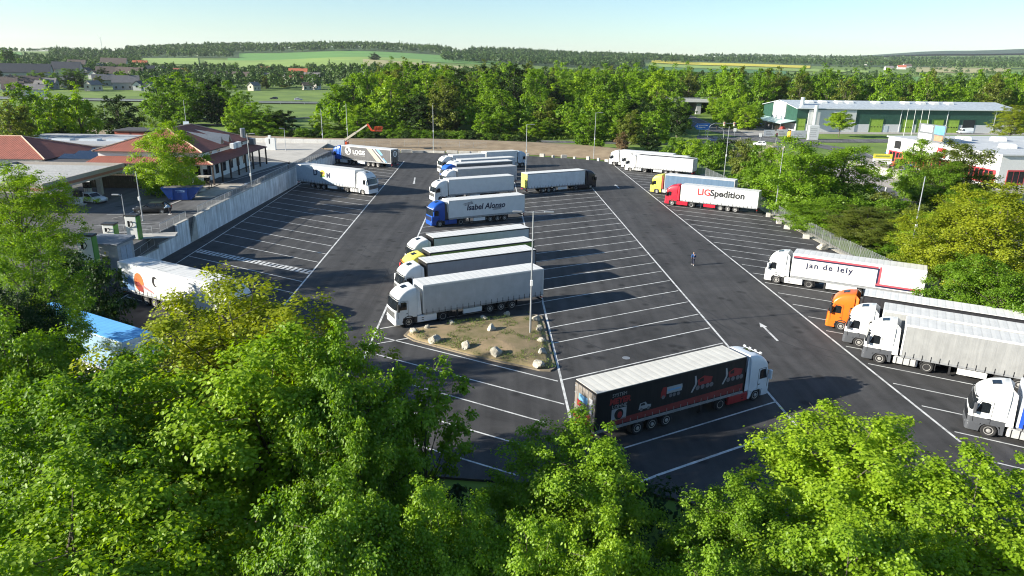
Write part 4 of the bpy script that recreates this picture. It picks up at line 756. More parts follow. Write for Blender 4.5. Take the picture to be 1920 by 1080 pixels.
def d_meyer(B, C, T):
    r = mat('meyer_red', (.30, .03, .03), .5, var=.12); w = mat('off_white_print', (.36, .37, .39), .5, var=.1); g = mat('grey_print', (.35, .35, .35), .5); bl = mat('sky_blue_print', (.16, .38, .62), .5, var=.08); k = mat('black_print', (.01, .01, .012), .5); wb = mat('wheel_grey_print', (.16, .16, .17), .5)
    decal(B, -1, [(-15.4, 1.30), (-2.97, 1.30), (-2.97, 1.86), (-15.4, 1.72)], mat('brick_red_print', (.22, .035, .032), .55, var=.25, scale=2))
    decal(B, -1, [(-16.4, 1.19), (-2.97, 1.19), (-2.97, 1.23), (-16.4, 1.23)], w, lay=1)
    lettering(B, -1, 'SYSTEM', .36, g, -14.6, 3.42); lettering(B, -1, 'MEYER', .58, r, -14.55, 2.9, bold=.03, shear=.1); lettering(B, -1, 'LOHNE', .38, g, -14.55, 2.55)
    decal(B, -1, [(-15.2, 1.62), (-13.95, 1.62), (-13.95, 2.5), (-15.2, 2.5)], w, lay=0); decal(B, -1, disc(18, -14.58, 2.06, .38, .4), k, lay=1); decal(B, -1, disc(10, -14.5, 2.0, .2, .26), r, lay=2)
    def van(x, z, s):
        decal(B, -1, [(x, z), (x + 1.1 * s, z), (x + 1.15 * s, z + .25 * s), (x + .8 * s, z + .3 * s), (x + .6 * s, z + .55 * s), (x + .1 * s, z + .5 * s)], w, lay=1); decal(B, -1, [(x + .15 * s, z + .3 * s), (x + .6 * s, z + .3 * s), (x + .5 * s, z + .48 * s), (x + .2 * s, z + .45 * s)], k, lay=2)
        for q in (.25, .9): decal(B, -1, disc(10, x + q * s, z, .14 * s, .14 * s), wb, lay=3)
    van(-12.9, 1.95, .95)
    def tanker(x, z, s):
        decal(B, -1, [(x, z + .1), (x + .5 * s, z + .1), (x + .5 * s, z + .9 * s), (x + .15 * s, z + .9 * s), (x, z + .5 * s)], r, lay=1)
        decal(B, -1, [(x + .55 * s, z + .3 * s), (x + 2.0 * s, z + .3 * s), (x + 2.05 * s, z + .6 * s), (x + 2.0 * s, z + .85 * s), (x + .55 * s, z + .85 * s)], w, lay=1); decal(B, -1, [(x + .65 * s, z + .5 * s), (x + 1.9 * s, z + .5 * s), (x + 1.9 * s, z + .65 * s), (x + .65 * s, z + .65 * s)], bl, lay=2)
        for q in (.25, .95, 1.3, 1.7): decal(B, -1, disc(10, x + q * s, z + .1, .16 * s, .16 * s), wb, lay=3)
    tanker(-11.0, 2.35, .95)
    def digger(x, z, s, m):
        decal(B, -1, [(x + .8 * s, z + .5 * s), (x + 2.1 * s, z + .55 * s), (x + 2.2 * s, z + 1.0 * s), (x + 1.3 * s, z + 1.25 * s), (x + .7 * s, z + 1.0 * s)], m, lay=1); decal(B, -1, [(x + .9 * s, z + .8 * s), (x + 1.3 * s, z + .8 * s), (x + 1.3 * s, z + 1.12 * s), (x + .9 * s, z + 1.02 * s)], k, lay=2)
        decal(B, -1, [(x + .65 * s, z + .9 * s), (x + .5 * s, z + 1.4 * s), (x + .35 * s, z + 1.4 * s), (x + .45 * s, z + .7 * s), (x + .1 * s, z + .1 * s), (x + .25 * s, z + .05 * s), (x + .6 * s, z + .6 * s)], w, lay=1)
        for q in (.75, 1.25, 1.75, 2.15): decal(B, -1, disc(10, x + q * s, z + .35 * s, .2 * s, .2 * s), wb, lay=3)
    digger(-8.3, 2.15, .95, r); digger(-5.3, 2.15, .95, r)
    for m, q, l in ((w, [(-.95, 2.3), (-.55, 2.3), (-.55, 3.4), (-.95, 3.4)], 0), (bl, [(-.35, 2.75), (.65, 2.75), (.65, 3.25), (-.35, 3.25)], 0), (r, [(.35, 2.3), (.85, 2.3), (.85, 2.75), (.35, 2.75)], 0), (r, [(-.75, 1.75), (-.2, 1.75), (-.2, 2.15), (-.75, 2.15)], 0), (w, disc(14, .15, 2.2, .32, .36), 1), (k, disc(12, .15, 2.2, .16, .18), 2)):
        mb = MB(); mb.poly([(-16.5 - .075 - .004 * l, y, z) for y, z in q][::-1]); mb.build('marking', m, B)
    mb = MB(); mb.box(-16.54, -16.575, -1.2, 1.2, 1.2, 1.62); mb.build('rear_band', r, B)
    mb = MB(); mb.tube((-1.0, -.9, 3.72), (-1.0, .9, 3.72), .035)
    for y in (-.8, -.27, .27, .8): mb.bbox(-.97, -.88, y - .13, y + .13, 3.66, 3.84, .03, 1)
    mb.build('light_bar', [STEEL, LAMPG], C)
RR = (-16.5, 1.27); RRn = (-16.5, -1.27); FWL = (-1.4, 1.25); WHT = (.78, .79, .78); DKG = (.055, .057, .06)
MERC = (.075, .08, .09)
lorry('white cab with silver grey curtain trailer parked beside the rock planted island', (1020, 503.5), -151, RR, 4, skirt=(.72, .73, .73), side=(.42, .43, .44), rim=(.42, .40, .36))
lorry('white cab with dark grey curtain trailer, second bay from the rock island', (1005.6, 467.7), -151, RR, 4, side=(.22, .235, .26), edge=(.02, .02, .022))
lorry('yellow roofed cab with red visor and green sided trailer between white cabs', (1001.9, 451), -151, RR, 4, cab=(.80, .66, .10), low=(.5, .04, .04), side=(.17, .28, .05), edge=(.03, .03, .03), visor=(.45, .03, .03))
lorry('white cab with pale grey trailer edged in black along its roof, beside the yellow cab', (993.1, 426.7), -151, RR, 4, side=(.48, .49, .50), edge=(.015, .015, .017), visor=(.02, .02, .02))
lorry('blue cab with white box trailer lettered in dark italics', (984.3, 365), -151, RR, 4, cab=(.012, .07, .33), low=(.012, .07, .33), skirt=(.012, .06, .27), kind='box', side=(.64, .65, .65), reefer=True, deco=d_isabel, flap=(.03, .03, .04), visor=(.6, .62, .65))
lorry('white high roofed cab with plain white box trailer behind the lettered blue one', (964, 329), -151, RR, 4, kind='box', side=(.64, .65, .65), reefer=True)
lorry('white cab with dull grey curtain trailer and grey roof in the middle row', (969.3, 311), -151, RR, 4, side=(.36, .37, .38), roof=(.42, .42, .42), visor=(.6, .6, .6))
lorry('blue cab with dark slate trailer and white roof near the far end', (961.6, 301.2), -151, RR, 4, cab=(.02, .10, .42), low=(.6, .62, .65), side=(.10, .105, .11), edge=(.5, .5, .5))
lorry('white cab with white trailer and dark rear, farthest full length lorry of the middle row', (966, 294.7), -151, RR, 4, side=(.5, .52, .55))
lorry('short white box lorry at the far left end of the middle row', (910.6, 288.5), -151, (-11.4, 1.27), 4, L=8.5, kind='box', side=(.64, .65, .65), rigid=True, group='short box lorries at the far end of the middle row')
lorry('short white box lorry with blue grey cab facing right, beyond the middle row', (912, 285.5), 29, (-11.4, -1.27), 4, L=8.5, kind='box', cab=(.42, .50, .58), side=(.64, .65, .65), rigid=True, group='short box lorries at the far end of the middle row')
lorry('white trailer with yellow rear doors and black cab facing right', (989.4, 326), 29, RRn, 4, cab=(.018, .02, .035), side=(.62, .65, .68), roof=(.66, .66, .64), door=(.74, .72, .12), edge=(.25, .26, .27), skirt=(.02, .02, .03))
lorry('blue cab with charcoal trailer bearing white LOGIS lettering and beige stripe', (732.5, 280.8), 151, RR, 4, cab=(.015, .11, .50), side=(.075, .075, .08), edge=(.55, .55, .54), door=(.04, .04, .042), sc=1.13, skirt=(.6, .6, .58), deco=d_logis)
lorry('white cab with white and steel blue trailer backed against the concrete wall', (554.2, 307.5), -29, RRn, 4, side=(.62, .64, .65), sc=1.13, low=(.66, .70, .74), visor=(.05, .1, .2), deco=d_dm)
lorry('white trailer with an orange ball painted on its side, half under yellow green tree', (219, 490), -29, RRn, 4, side=(.60, .61, .61), sc=1.05, deco=d_buu, door=(.7, .72, .74))
lorry('trailer with a bright blue roof showing between the trees at left', (228, 642), -29, (-2.9, -1.27), 4, side=(.22, .34, .46), roof=(.13, .42, .82), edge=(.5, .6, .7), sc=1.0)
lorry('white cab with white trailer, leftmost of the far right bays', (1150.8, 310.5), 151, FWL, kind='box', side=(.60, .61, .61))
for k, (x, y) in enumerate(((27.2, 176.3), (28.0, 172.4))):
    lorry(('white lorry squeezed second from the left in the far right bays, mostly hidden', 'white lorry third from the left in the far right bays, its roof showing')[k], None, 151, None, xy=(x, y), side=(.60, .61, .61))
lorry('white cab with long white curtain trailer at the end of the far right group', (1181, 321.3), 151, FWL, side=(.60, .61, .60), edge=(.6, .6, .59), door=(.55, .56, .57), low=(.66, .67, .66))
lorry('lemon yellow cab with blue grey curtain trailer', (1230.5, 363), 151, FWL, cab=(.72, .68, .10), low=(.70, .62, .10), side=(.08, .14, .22), edge=(.45, .45, .45), roof=(.62, .62, .60), flap=(.25, .05, .03))
lorry('red cab with white trailer lettered in red and black, red side skirts', (1259.1, 385.4), 151, FWL, cab=(.58, .015, .035), skirt=(.55, .012, .03), side=(.60, .61, .60), sidebox=(.55, .012, .03), deco=d_lig, rim=(.55, .54, .52), visor=(.05, .02, .02))
lorry('white lorry with a red stripe stepping down its trailer and small dark lettering', (1454.2, 532), 151, FWL, kind='box', side=(.62, .62, .61), skirt=(.62, .62, .61), deco=d_lely)
lorry('orange cab with black sided trailer under a pale roof', (1574.7, 621), 151, FWL, cab=(.72, .14, .012), low=(.72, .14, .012), side=(.02, .02, .024), edge=(.02, .02, .022), roof=(.70, .70, .68), visor=(.08, .03, .02))
lorry('white and grey cab with pale grey trailer, between the orange cab and its twin', (1608.6, 651.8), 151, FWL, low=MERC, side=(.30, .305, .30), edge=(.6, .6, .59), roof=(.62, .62, .60))
lorry('white and grey cab with pale grey trailer and silver fuel tank, nearest of its pair', (1646.5, 682.4), 151, FWL, low=MERC, side=(.27, .275, .272), edge=(.62, .62, .61), roof=(.62, .62, .60))
lorry('white and grey cab with a royal blue trailer at the right edge', (1850, 820), 151, FWL, low=MERC, side=(.012, .07, .50), edge=(.5, .55, .62), flap=(.7, .7, .7))
lorry('black trailer with red band and machine pictures behind a pale cab', (1119.5, 738.5), 29, RRn, 4, cab=(.66, .70, .74), low=(.62, .66, .70), skirt=(.33, .03, .03), side=(.010, .010, .012), edge=(.016, .016, .018), roof=(.60, .585, .53), door=(.20, .18, .16), deco=d_meyer, sidebox=None, flap=(.62, .66, .7))
# ---------------------------------------------------------------- lamp posts, barriers, fences
def lamp(label, x, y, h, z=0.0, arms=1, rz=0.0, al=1.4, box=True, r=.10, group='tall lamp posts round the lot', foot=False):
    T = thing('lamp_post', label, 'lamp post', (x, y, z), rz, group); MB().tube((0, 0, 0), (0, 0, h), r, r * .55, 10).build('pole', STEEL, T)
    for s in ((1, -1) if arms == 2 else (1,))[:arms] if arms else ():
        m_ = MB(); m_.tube((0, 0, h - .1), (s * al, 0, h - .02), .04, n=6); m_.build('arm', STEEL, T); MB().bbox(s * al - .45, s * al + .45, -.16, .16, h - .07, h + .05, .04).build('lamp_head', GREYM, T)
    if box: MB().bbox(-.13, .13, -.26, -.02, h * .42, h * .42 + .5, .02).build('junction_box', WHITE, T)
    MB().tube((0, 0, 0), (0, 0, .05), r * 2.2, n=10).build('base_plate', GREYM, T)
    if foot: MB().bbox(-.7, .7, -.7, .7, 0, 1.0, .05).build('concrete_foot', mat('blue_grey_block', (.22, .27, .33), .8), T)
    return T
lamp('tall double headed lamp post standing in the rock planted island', *G(994, 629), 11.9, arms=2)
lamp('tall bare lamp post behind the trailer with the stepped red stripe', *G(1703.5, 490), 11.4, arms=0)
lamp('lamp post at the fence just behind the red cab lorry', *G(1452, 405.5), 11.9, arms=1, rz=PI)
lamp('slim lamp post rising from the bushes behind the lemon yellow cab', *G(1357, 333), 11.6, arms=0)
lamp('lamp post on the back edge just left of the far white lorries', *G(1113, 298), 12.3, arms=1, rz=0)
lamp('lamp post behind the white trailer with yellow doors', *G(986, 322), 11.0, arms=1, rz=0)
lamp('lamp post on the dirt bank behind the charcoal trailer', *G(813, 283), 12.8, arms=0)
lamp('lamp post beside the raised boom of the lift', *G(653, 278), 12.6, arms=0)
lamp('lamp post at the far end of the retaining wall by the blue cab', *G(607, 289), 12.0, arms=0)
lamp('lamp post in front of the retaining wall standing on a blue grey block', *G(476, 386), 12.4, arms=1, rz=0, al=.9, foot=True)
lamp('lamp post left of the black car in the upper yard', *G(268, 414, ZP), 6.7, ZP, arms=0, r=.08)
lamp('short lamp post with lit flat head left of the tall charging cabinet', *G(240, 443, ZP), 5.2, ZP, arms=1, rz=PI, al=.7, box=False, r=.07)
lamp('short lamp post on the pale forecourt by the monument', *G(536, 282, ZP), 5.3, ZP, arms=1, rz=PI, al=.7, box=False, r=.08)
lamp('thin pole behind the brick shed meadow', *G(203, 256), 10.5, 0, arms=0, box=False, r=.08, group=None)
lamp('thin short pole left of the brick shed', *G(180, 262), 7.0, 0, arms=1, rz=PI, al=.9, box=False, r=.07, group=None)
lamp('T shaped lamp post half hidden in the big tree at the left edge', *G(42, 470, ZP), 7.0, ZP, arms=2, al=1.7, box=False, r=.08, group=None)
T = lamp('pole with a square pale sign beside the restaurant roof', *G(353, 262), 12.0, 0, arms=0, box=False, r=.10, group=None); MB().box(-.9, .9, -.14, -.1, 3.6, 5.6).build('sign_panel', mat('sign_pale_blue', (.5, .6, .68), .5), T)
def block(x, y, rz, l=1.3, h=.75, w=.7, lb=None, z=0.0): o = MB().bbox(-l / 2, l / 2, -w / 2, w / 2, 0, h, .07).build('concrete_block', CONC, None, (x, y, z), rz); return tag(o, lb, 'concrete block', 'concrete blocks lining the lot edges')
edge_ = [(-42, 191), (-40, 197.3), (-25, 199.8), (-10, 198.3), (5, 195.5), (20, 190.3), (30, 181)]
for k in range(30):
    t = k / 29 * (len(edge_) - 1); i = min(int(t), len(edge_) - 2); p = lerp(edge_[i], edge_[i + 1], t - i); a = math.atan2(edge_[i + 1][1] - edge_[i][1], edge_[i + 1][0] - edge_[i][0])
    l = 3.2 if p[0] < -5 else rnd.choice((.7, 1.3, .9, 1.6)); block(p[0] + rnd.uniform(-.9, .9), p[1] - .3 + rnd.uniform(-.4, .4), a + rnd.uniform(-.7, .7) * (p[0] > -5), l, rnd.uniform(.55, .9), .6, 'pale concrete block in the row along the back edge of the lot')
for px, py in ((1447, 406), (1467, 419), (1483, 429), (1519, 447)): x, y = G(px, py); block(x - .6, y, rnd.uniform(0, 3), 1.0, .6, .8, 'pale block at the foot of the mesh fence right of the bays')
x, y = G(1554, 467); tag(put('boulder', rock(77, .8, (1.4, .9, .8)), None, (x - .8, y, .2)), 'long pale boulder at the foot of the mesh fence', 'boulder')
def meshfence(label, pts, h=2.0, step=2.5, z=0.0, wires=14, verts=.35):
    T = thing('mesh_fence', label, 'fence', (0, 0, 0))
    for a, b in zip(pts, pts[1:]):
        A, B_ = Vector((*a, z)), Vector((*b, z)); n = max(1, round((B_ - A).length / step))
        for k in range(n):
            p, q = A.lerp(B_, k / n), A.lerp(B_, (k + 1) / n); MB().tube(p, p + Vector((0, 0, h + .1)), .035, n=6).build('post', STEEL, T); m_ = MB()
            for i in range(wires): zz = Vector((0, 0, .06 + (h - .1) * i / (wires - 1))); m_.bar(p + zz, q + zz, .025, .03)
            for i in range(1, int(step / verts)): c = p.lerp(q, i * verts / step); m_.bar(c, c + Vector((0, 0, h)), .018, .018)
            m_.build('panel', STEEL, T)
    return T
fx = lambda y: 45.5 + .0 * y if y > 100 else 45.5 + (100 - y) * .085
meshfence('long galvanised mesh fence behind the right hand bays', [(44.2, 168), (45.3, 150), (45.2, 120), (45.6, 98), (47.8, 72), (50.5, 48)], 2.1)
struct(MB().slab([(44.0, 166), (45.2, 150), (44.6, 118), (45.4, 95), (48.3, 70), (51, 46), (52.2, 46), (49.4, 70), (46.7, 96), (46.4, 120), (46.5, 150), (45.5, 168)], -.1, .03).build('gravel_strip', mat('fence_gravel', (.40, .37, .31), .95, var=.25, scale=6)))
meshfence('thin wire fence on the dirt bank behind the lot', [(-62, 204), (-40, 206), (-24, 207.5), (-8, 206)], 1.6, 4.0, .8, 5, 1.5)

# ---------------------------------------------------------------- cars, vans, tractors, boom lift
CWH = {}
def car(label, x, y, rz, rgb, kind='estate', z=0.0, cat='car', open_boot=False, group=None):
    L_, W_, H_ = {'estate': (4.8, .92, 1.48), 'hatch': (4.1, .88, 1.48), 'van': (5.9, 1.0, 2.5)}[kind]
    T = thing('parked_van' if kind == 'van' else 'car', label, cat, (x, y, z), rz, group); f = L_ / 2; p = paint(rgb, .25); wr = .33
    m_ = MB()
    if kind == 'van': st = [(f, .55, .6, .85), (f - .12, .45, .95, .95), (f - 1.0, .32, 1.25, 1.0), (-f + .1, .32, 1.25, 1.0), (-f, .5, 1.2, .97)]
    else: st = [(f, .42, .60, .62), (f - .18, .26, .78, .82), (f - 1.2, .22, .95, .92), (0, .22, .98, .92), (-f + .5, .24, 1.02, .92), (-f + .05, .30, 1.0, .86), (-f, .45, .9, .78)]
    m_.loft([[(xx, w * .93, z0), (xx, w, z0 + .12), (xx, w, z1 - .12), (xx, w * .92, z1), (xx, -w * .92, z1), (xx, -w, z1 - .12), (xx, -w, z0 + .12), (xx, -w * .93, z0)] for xx, z0, z1, w in st]); B = m_.build('body', p, T, smooth=True); B.data.set_sharp_from_angle(angle=R(40))
    gl = {'estate': [(f - 1.35, .93, .84), (f - 2.15, 1.42, .70), (-f + .95, 1.42, .70), (-f + .25, 1.0, .82)], 'hatch': [(f - 1.1, .93, .8), (f - 1.8, 1.42, .68), (-f + .6, 1.42, .68), (-f + .15, 1.0, .78)], 'van': [(f - .9, 1.2, .96), (f - 1.55, 2.2, .86), (-f + .1, 2.45, .86), (-f + .02, 1.2, .97)]}[kind]
    (xa, za, wa), (xb, zb, wb), (xc, zc, wc), (xd, zd, wd) = gl
    m_ = MB(); m_.hexa([(xd, -wd, zd - .05), (xa, -wa, za - .05), (xa, wa, za - .05), (xd, wd, zd - .05), (xc, -wc, zc), (xb, -wb, zb), (xb, wb, zb), (xc, wc, zc)]); m_.build('cabin' if kind == 'van' else 'glasshouse', p if kind == 'van' else GLASS, T)
    if kind == 'van':
        mm = MB(); mm.poly([(xa + .012, -wa * .93, za + .08), (xa + .012, wa * .93, za + .08), (xb + .03, wb * .95, zb - .12), (xb + .03, -wb * .95, zb - .12)]); mm.build('windscreen', GLASS, T)
        for s in (1, -1): mm = MB(); q = [(xa - .2, s * (wa + .008), za + .12), (xb - .75, s * (wa + .008), za + .12), (xb - .75, s * (wb + .035), zb - .3), (xb - .02, s * (wb + .035), zb - .3)]; mm.poly(q if s < 0 else q[::-1]); mm.build('side_window', GLASS, T)
    mm = MB(); mm.bbox(min(xc, xb) - .06, max(xc, xb) + .02, -wb - .01, wb + .01, zb - .02, zb + .05, .06); RFo = mm.build('roof', p, T)
    if kind != 'van':
        mm = MB()
        for s in (1, -1):
            for a, b in (((xa, s * wa, za), (xb, s * wb, zb)), ((xb - .9, s * wb, zb), (xb - .95, s * wa, za)), ((xc + .75, s * wc, zc), (xc + .55, s * wd, zd)), ((xc, s * wc, zc), (xd, s * wd, zd))): mm.bar(a, b, .06, .06)
        mm.build('pillar', p, T)
    for xx in (f - .85, -f + .85 if kind != 'van' else -f + 1.1):
        for s in (1, -1):
            w = put('wheel', TYRE, T, (xx, s * (W_ - .10), wr), 0 if s > 0 else PI, (wr / .5, .6, wr / .5)); put('rim', rim_mesh('f', (.5, .5, .5)), w)
    for s in (1, -1):
        zz = .72 if kind != 'van' else .85; MB().bbox(f - .22, f - .02, s * .62 - .17, s * .62 + .17, zz - .08, zz + .06, .03).build('headlight', LAMPG, T); MB().bbox(-f - .012, -f + .14, s * (W_ - .22) - .13, s * (W_ - .22) + .13, .72, .92 if kind != 'van' else 1.3, .02).build('tail_light', REDL, T); MB().bbox(xb + .05, xb + .25, s * (W_ + .12) - .09, s * (W_ + .12) + .09, 1.0 if kind != 'van' else 1.5, 1.15 if kind != 'van' else 1.85, .03).build('mirror', BLACK, T)
    if open_boot: mm = MB(); mm.hexa([(xc - .0, -.7, zc), (xc - .0, .7, zc), (xc - 1.15, .68, zc + .55), (xc - 1.15, -.68, zc + .55), (xc, -.7, zc + .06), (xc, .7, zc + .06), (xc - 1.15, .68, zc + .61), (xc - 1.15, -.68, zc + .61)]); TG = mm.build('tailgate', p, T); mm = MB(); mm.hexa([(xc - .15, -.6, zc + .135), (xc - .15, .6, zc + .135), (xc - .95, .58, zc + .52), (xc - .95, -.58, zc + .52), (xc - .15, -.6, zc + .145), (xc - .15, .6, zc + .145), (xc - .95, .58, zc + .53), (xc - .95, -.58, zc + .53)]); mm.build('rear_window', GLASS, TG)
    return T
x, y = G(283, 400, ZP); car('black estate car with its boot open in the upper yard', x, y + .6, R(188), (.012, .013, .016), 'estate', ZP, open_boot=True)
x, y = G(168, 381, ZP); car('white car half under the fuel canopy', x, y + .8, R(-20), (.6, .62, .64), 'estate', ZP)
x, y = G(1424, 273); car('white car driving on the road by the junction', x, y, R(160), (.78, .79, .78), 'hatch')
x, y = G(1338, 265); car('dark blue car on the road under the traffic signs', x, y, R(165), (.02, .035, .07), 'hatch')
x, y = G(1452, 284); car('small dark car on the road behind the blossom bushes', x, y, R(-30), (.03, .032, .036), 'hatch')
x, y = G(1808, 251); car('pale van parked before the dark gate of the green hall', x, y, R(180), (.62, .66, .70), 'van', cat='van')
x, y = G(560, 192); car('silver car passing on the distant motorway', x, y, R(10), (.5, .52, .55), 'estate', 1.2)
x, y = G(514, 190); car('dark car passing on the distant motorway', x, y, R(190), (.05, .05, .06), 'estate', 1.2)
for k, (px, lb) in enumerate(((868, 'white van with dark windscreen, left of the pair squeezed between the far lorries'), (930, 'white van with dark side windows, right of the pair squeezed between the far lorries'))):
    x, y = G(px, 309); car(lb, x, y, R(209 if k == 0 else 29), (.62, .68, .74), 'van', cat='van')
def tractor(label, x, y, rz, rgb, z=0.0):
    T = thing('tractor', label, 'tractor', (x, y, z), rz); p = paint(rgb); MB().bbox(.2, 2.1, -.42, .42, .85, 1.55, .1).build('bonnet', p, T); MB().box(-1.0, 2.0, -.3, .3, .6, .9).build('chassis', CHASS, T)
    m_ = MB(); m_.hexa([(-1.25, -.75, 1.3), (.25, -.75, 1.3), (.25, .75, 1.3), (-1.25, .75, 1.3), (-1.1, -.68, 2.55), (.05, -.68, 2.55), (.05, .68, 2.55), (-1.1, .68, 2.55)]); m_.build('cab_glass', GLASS, T); MB().bbox(-1.25, .2, -.8, .8, 2.55, 2.72, .06).build('roof', p, T); MB().bbox(1.95, 2.14, -.3, .3, .95, 1.45, .03).build('grille', BLACK, T)
    for s in (1, -1):
        w = put('wheel', TYRE, T, (-.75, s * .9, .85), 0 if s > 0 else PI, (1.7, 1.5, 1.7)); put('rim', rim_mesh('f', (.55, .55, .55)), w); w = put('wheel', TYRE, T, (1.45, s * .8, .55), 0 if s > 0 else PI, (1.1, 1.1, 1.1)); put('rim', rim_mesh('f', (.55, .55, .55)), w); MB().bbox(-1.5, -.05, s * .92 - .25, s * .92 + .25, 1.68, 1.76, .03).build('mudguard', p, T)
    MB().tube((1.0, .3, 1.5), (1.0, .3, 2.6), .05, n=6).build('exhaust', BLACK, T)
    return T
for px, py, rz, c, lb in ((1661, 305, 200, (.02, .10, .38), 'blue tractor farthest along the dealer forecourt'), (1681, 316, 205, (.42, .07, .03), 'rust red tractor in the middle of the dealer forecourt'), (1700, 330, 205, (.02, .06, .26), 'dark blue tractor with big pale wheels nearest the wall'), (1726, 338, 200, (.45, .02, .02), 'red tractor half behind the dark green tree'), (1754, 352, 100, (.50, .02, .02), 'red machine standing at the forecourt corner below the pale tree')):
    x, y = G(px, py); tractor(lb, x, y, R(rz), c)
# boom lift behind the charcoal trailer
x, y = AT(645, 270, 203)[:2]; T = thing('boom_lift', 'cream boom lift with orange jib raised behind the charcoal trailer', 'boom lift', (x, y, 0)); OR = paint((.62, .09, .03)); CR = paint((.66, .60, .47))
MB().bbox(-2, 2, -1.2, 1.2, .5, 1.0, .08).build('chassis', CHASS, T); MB().bbox(-1.6, 1.2, -1.1, 1.1, 1.0, 2.2, .12).build('turret', OR, T)
for sx in (-1.4, 1.4):
    for s in (1, -1): w = put('wheel', TYRE, T, (sx, s * 1.1, .5), 0 if s > 0 else PI); put('rim', rim_mesh('f', (.6, .55, .45)), w)
e = Vector((AT(690, 233, y)[0] - x, 0, AT(690, 233, y)[2])); b0 = Vector((-.8, 0, 2.0))
MB().bar(b0, b0.lerp(e, .55), .55, .6).build('boom', CR, T); MB().bar(b0.lerp(e, .5), e, .38, .42).build('inner_boom', CR, T); MB().tube(b0 + Vector((.6, 0, -.3)), b0.lerp(e, .4) - Vector((0, 0, .3)), .1, n=8).build('lift_cylinder', STEEL, T)
j = e + Vector((1.0, 0, -1.7)); m_ = MB(); m_.bar(e + Vector((-.2, .0, .1)), j, .4, .5); m_.bar(j, j + Vector((.8, 0, 0)), .35, .4); m_.build('jib', OR, T); m_ = MB(); k0 = j + Vector((.9, -.9, -.1))
for dx in (0, 1.0, 2.0):
    for dy in (0, 1.8): m_.bar(k0 + Vector((dx, dy, 0)), k0 + Vector((dx, dy, 1.15)), .07, .07)
for dz in (.05, .6, 1.12):
    for a, b in (((0, 0), (2, 0)), ((2, 0), (2, 1.8)), ((2, 1.8), (0, 1.8)), ((0, 1.8), (0, 0))): m_.bar(k0 + Vector((*a, dz)), k0 + Vector((*b, dz)), .07, .09)
m_.box(*(k0.x, k0.x + 2), *(k0.y, k0.y + 1.8), k0.z - .05, k0.z + .04); m_.build('basket', OR, T)

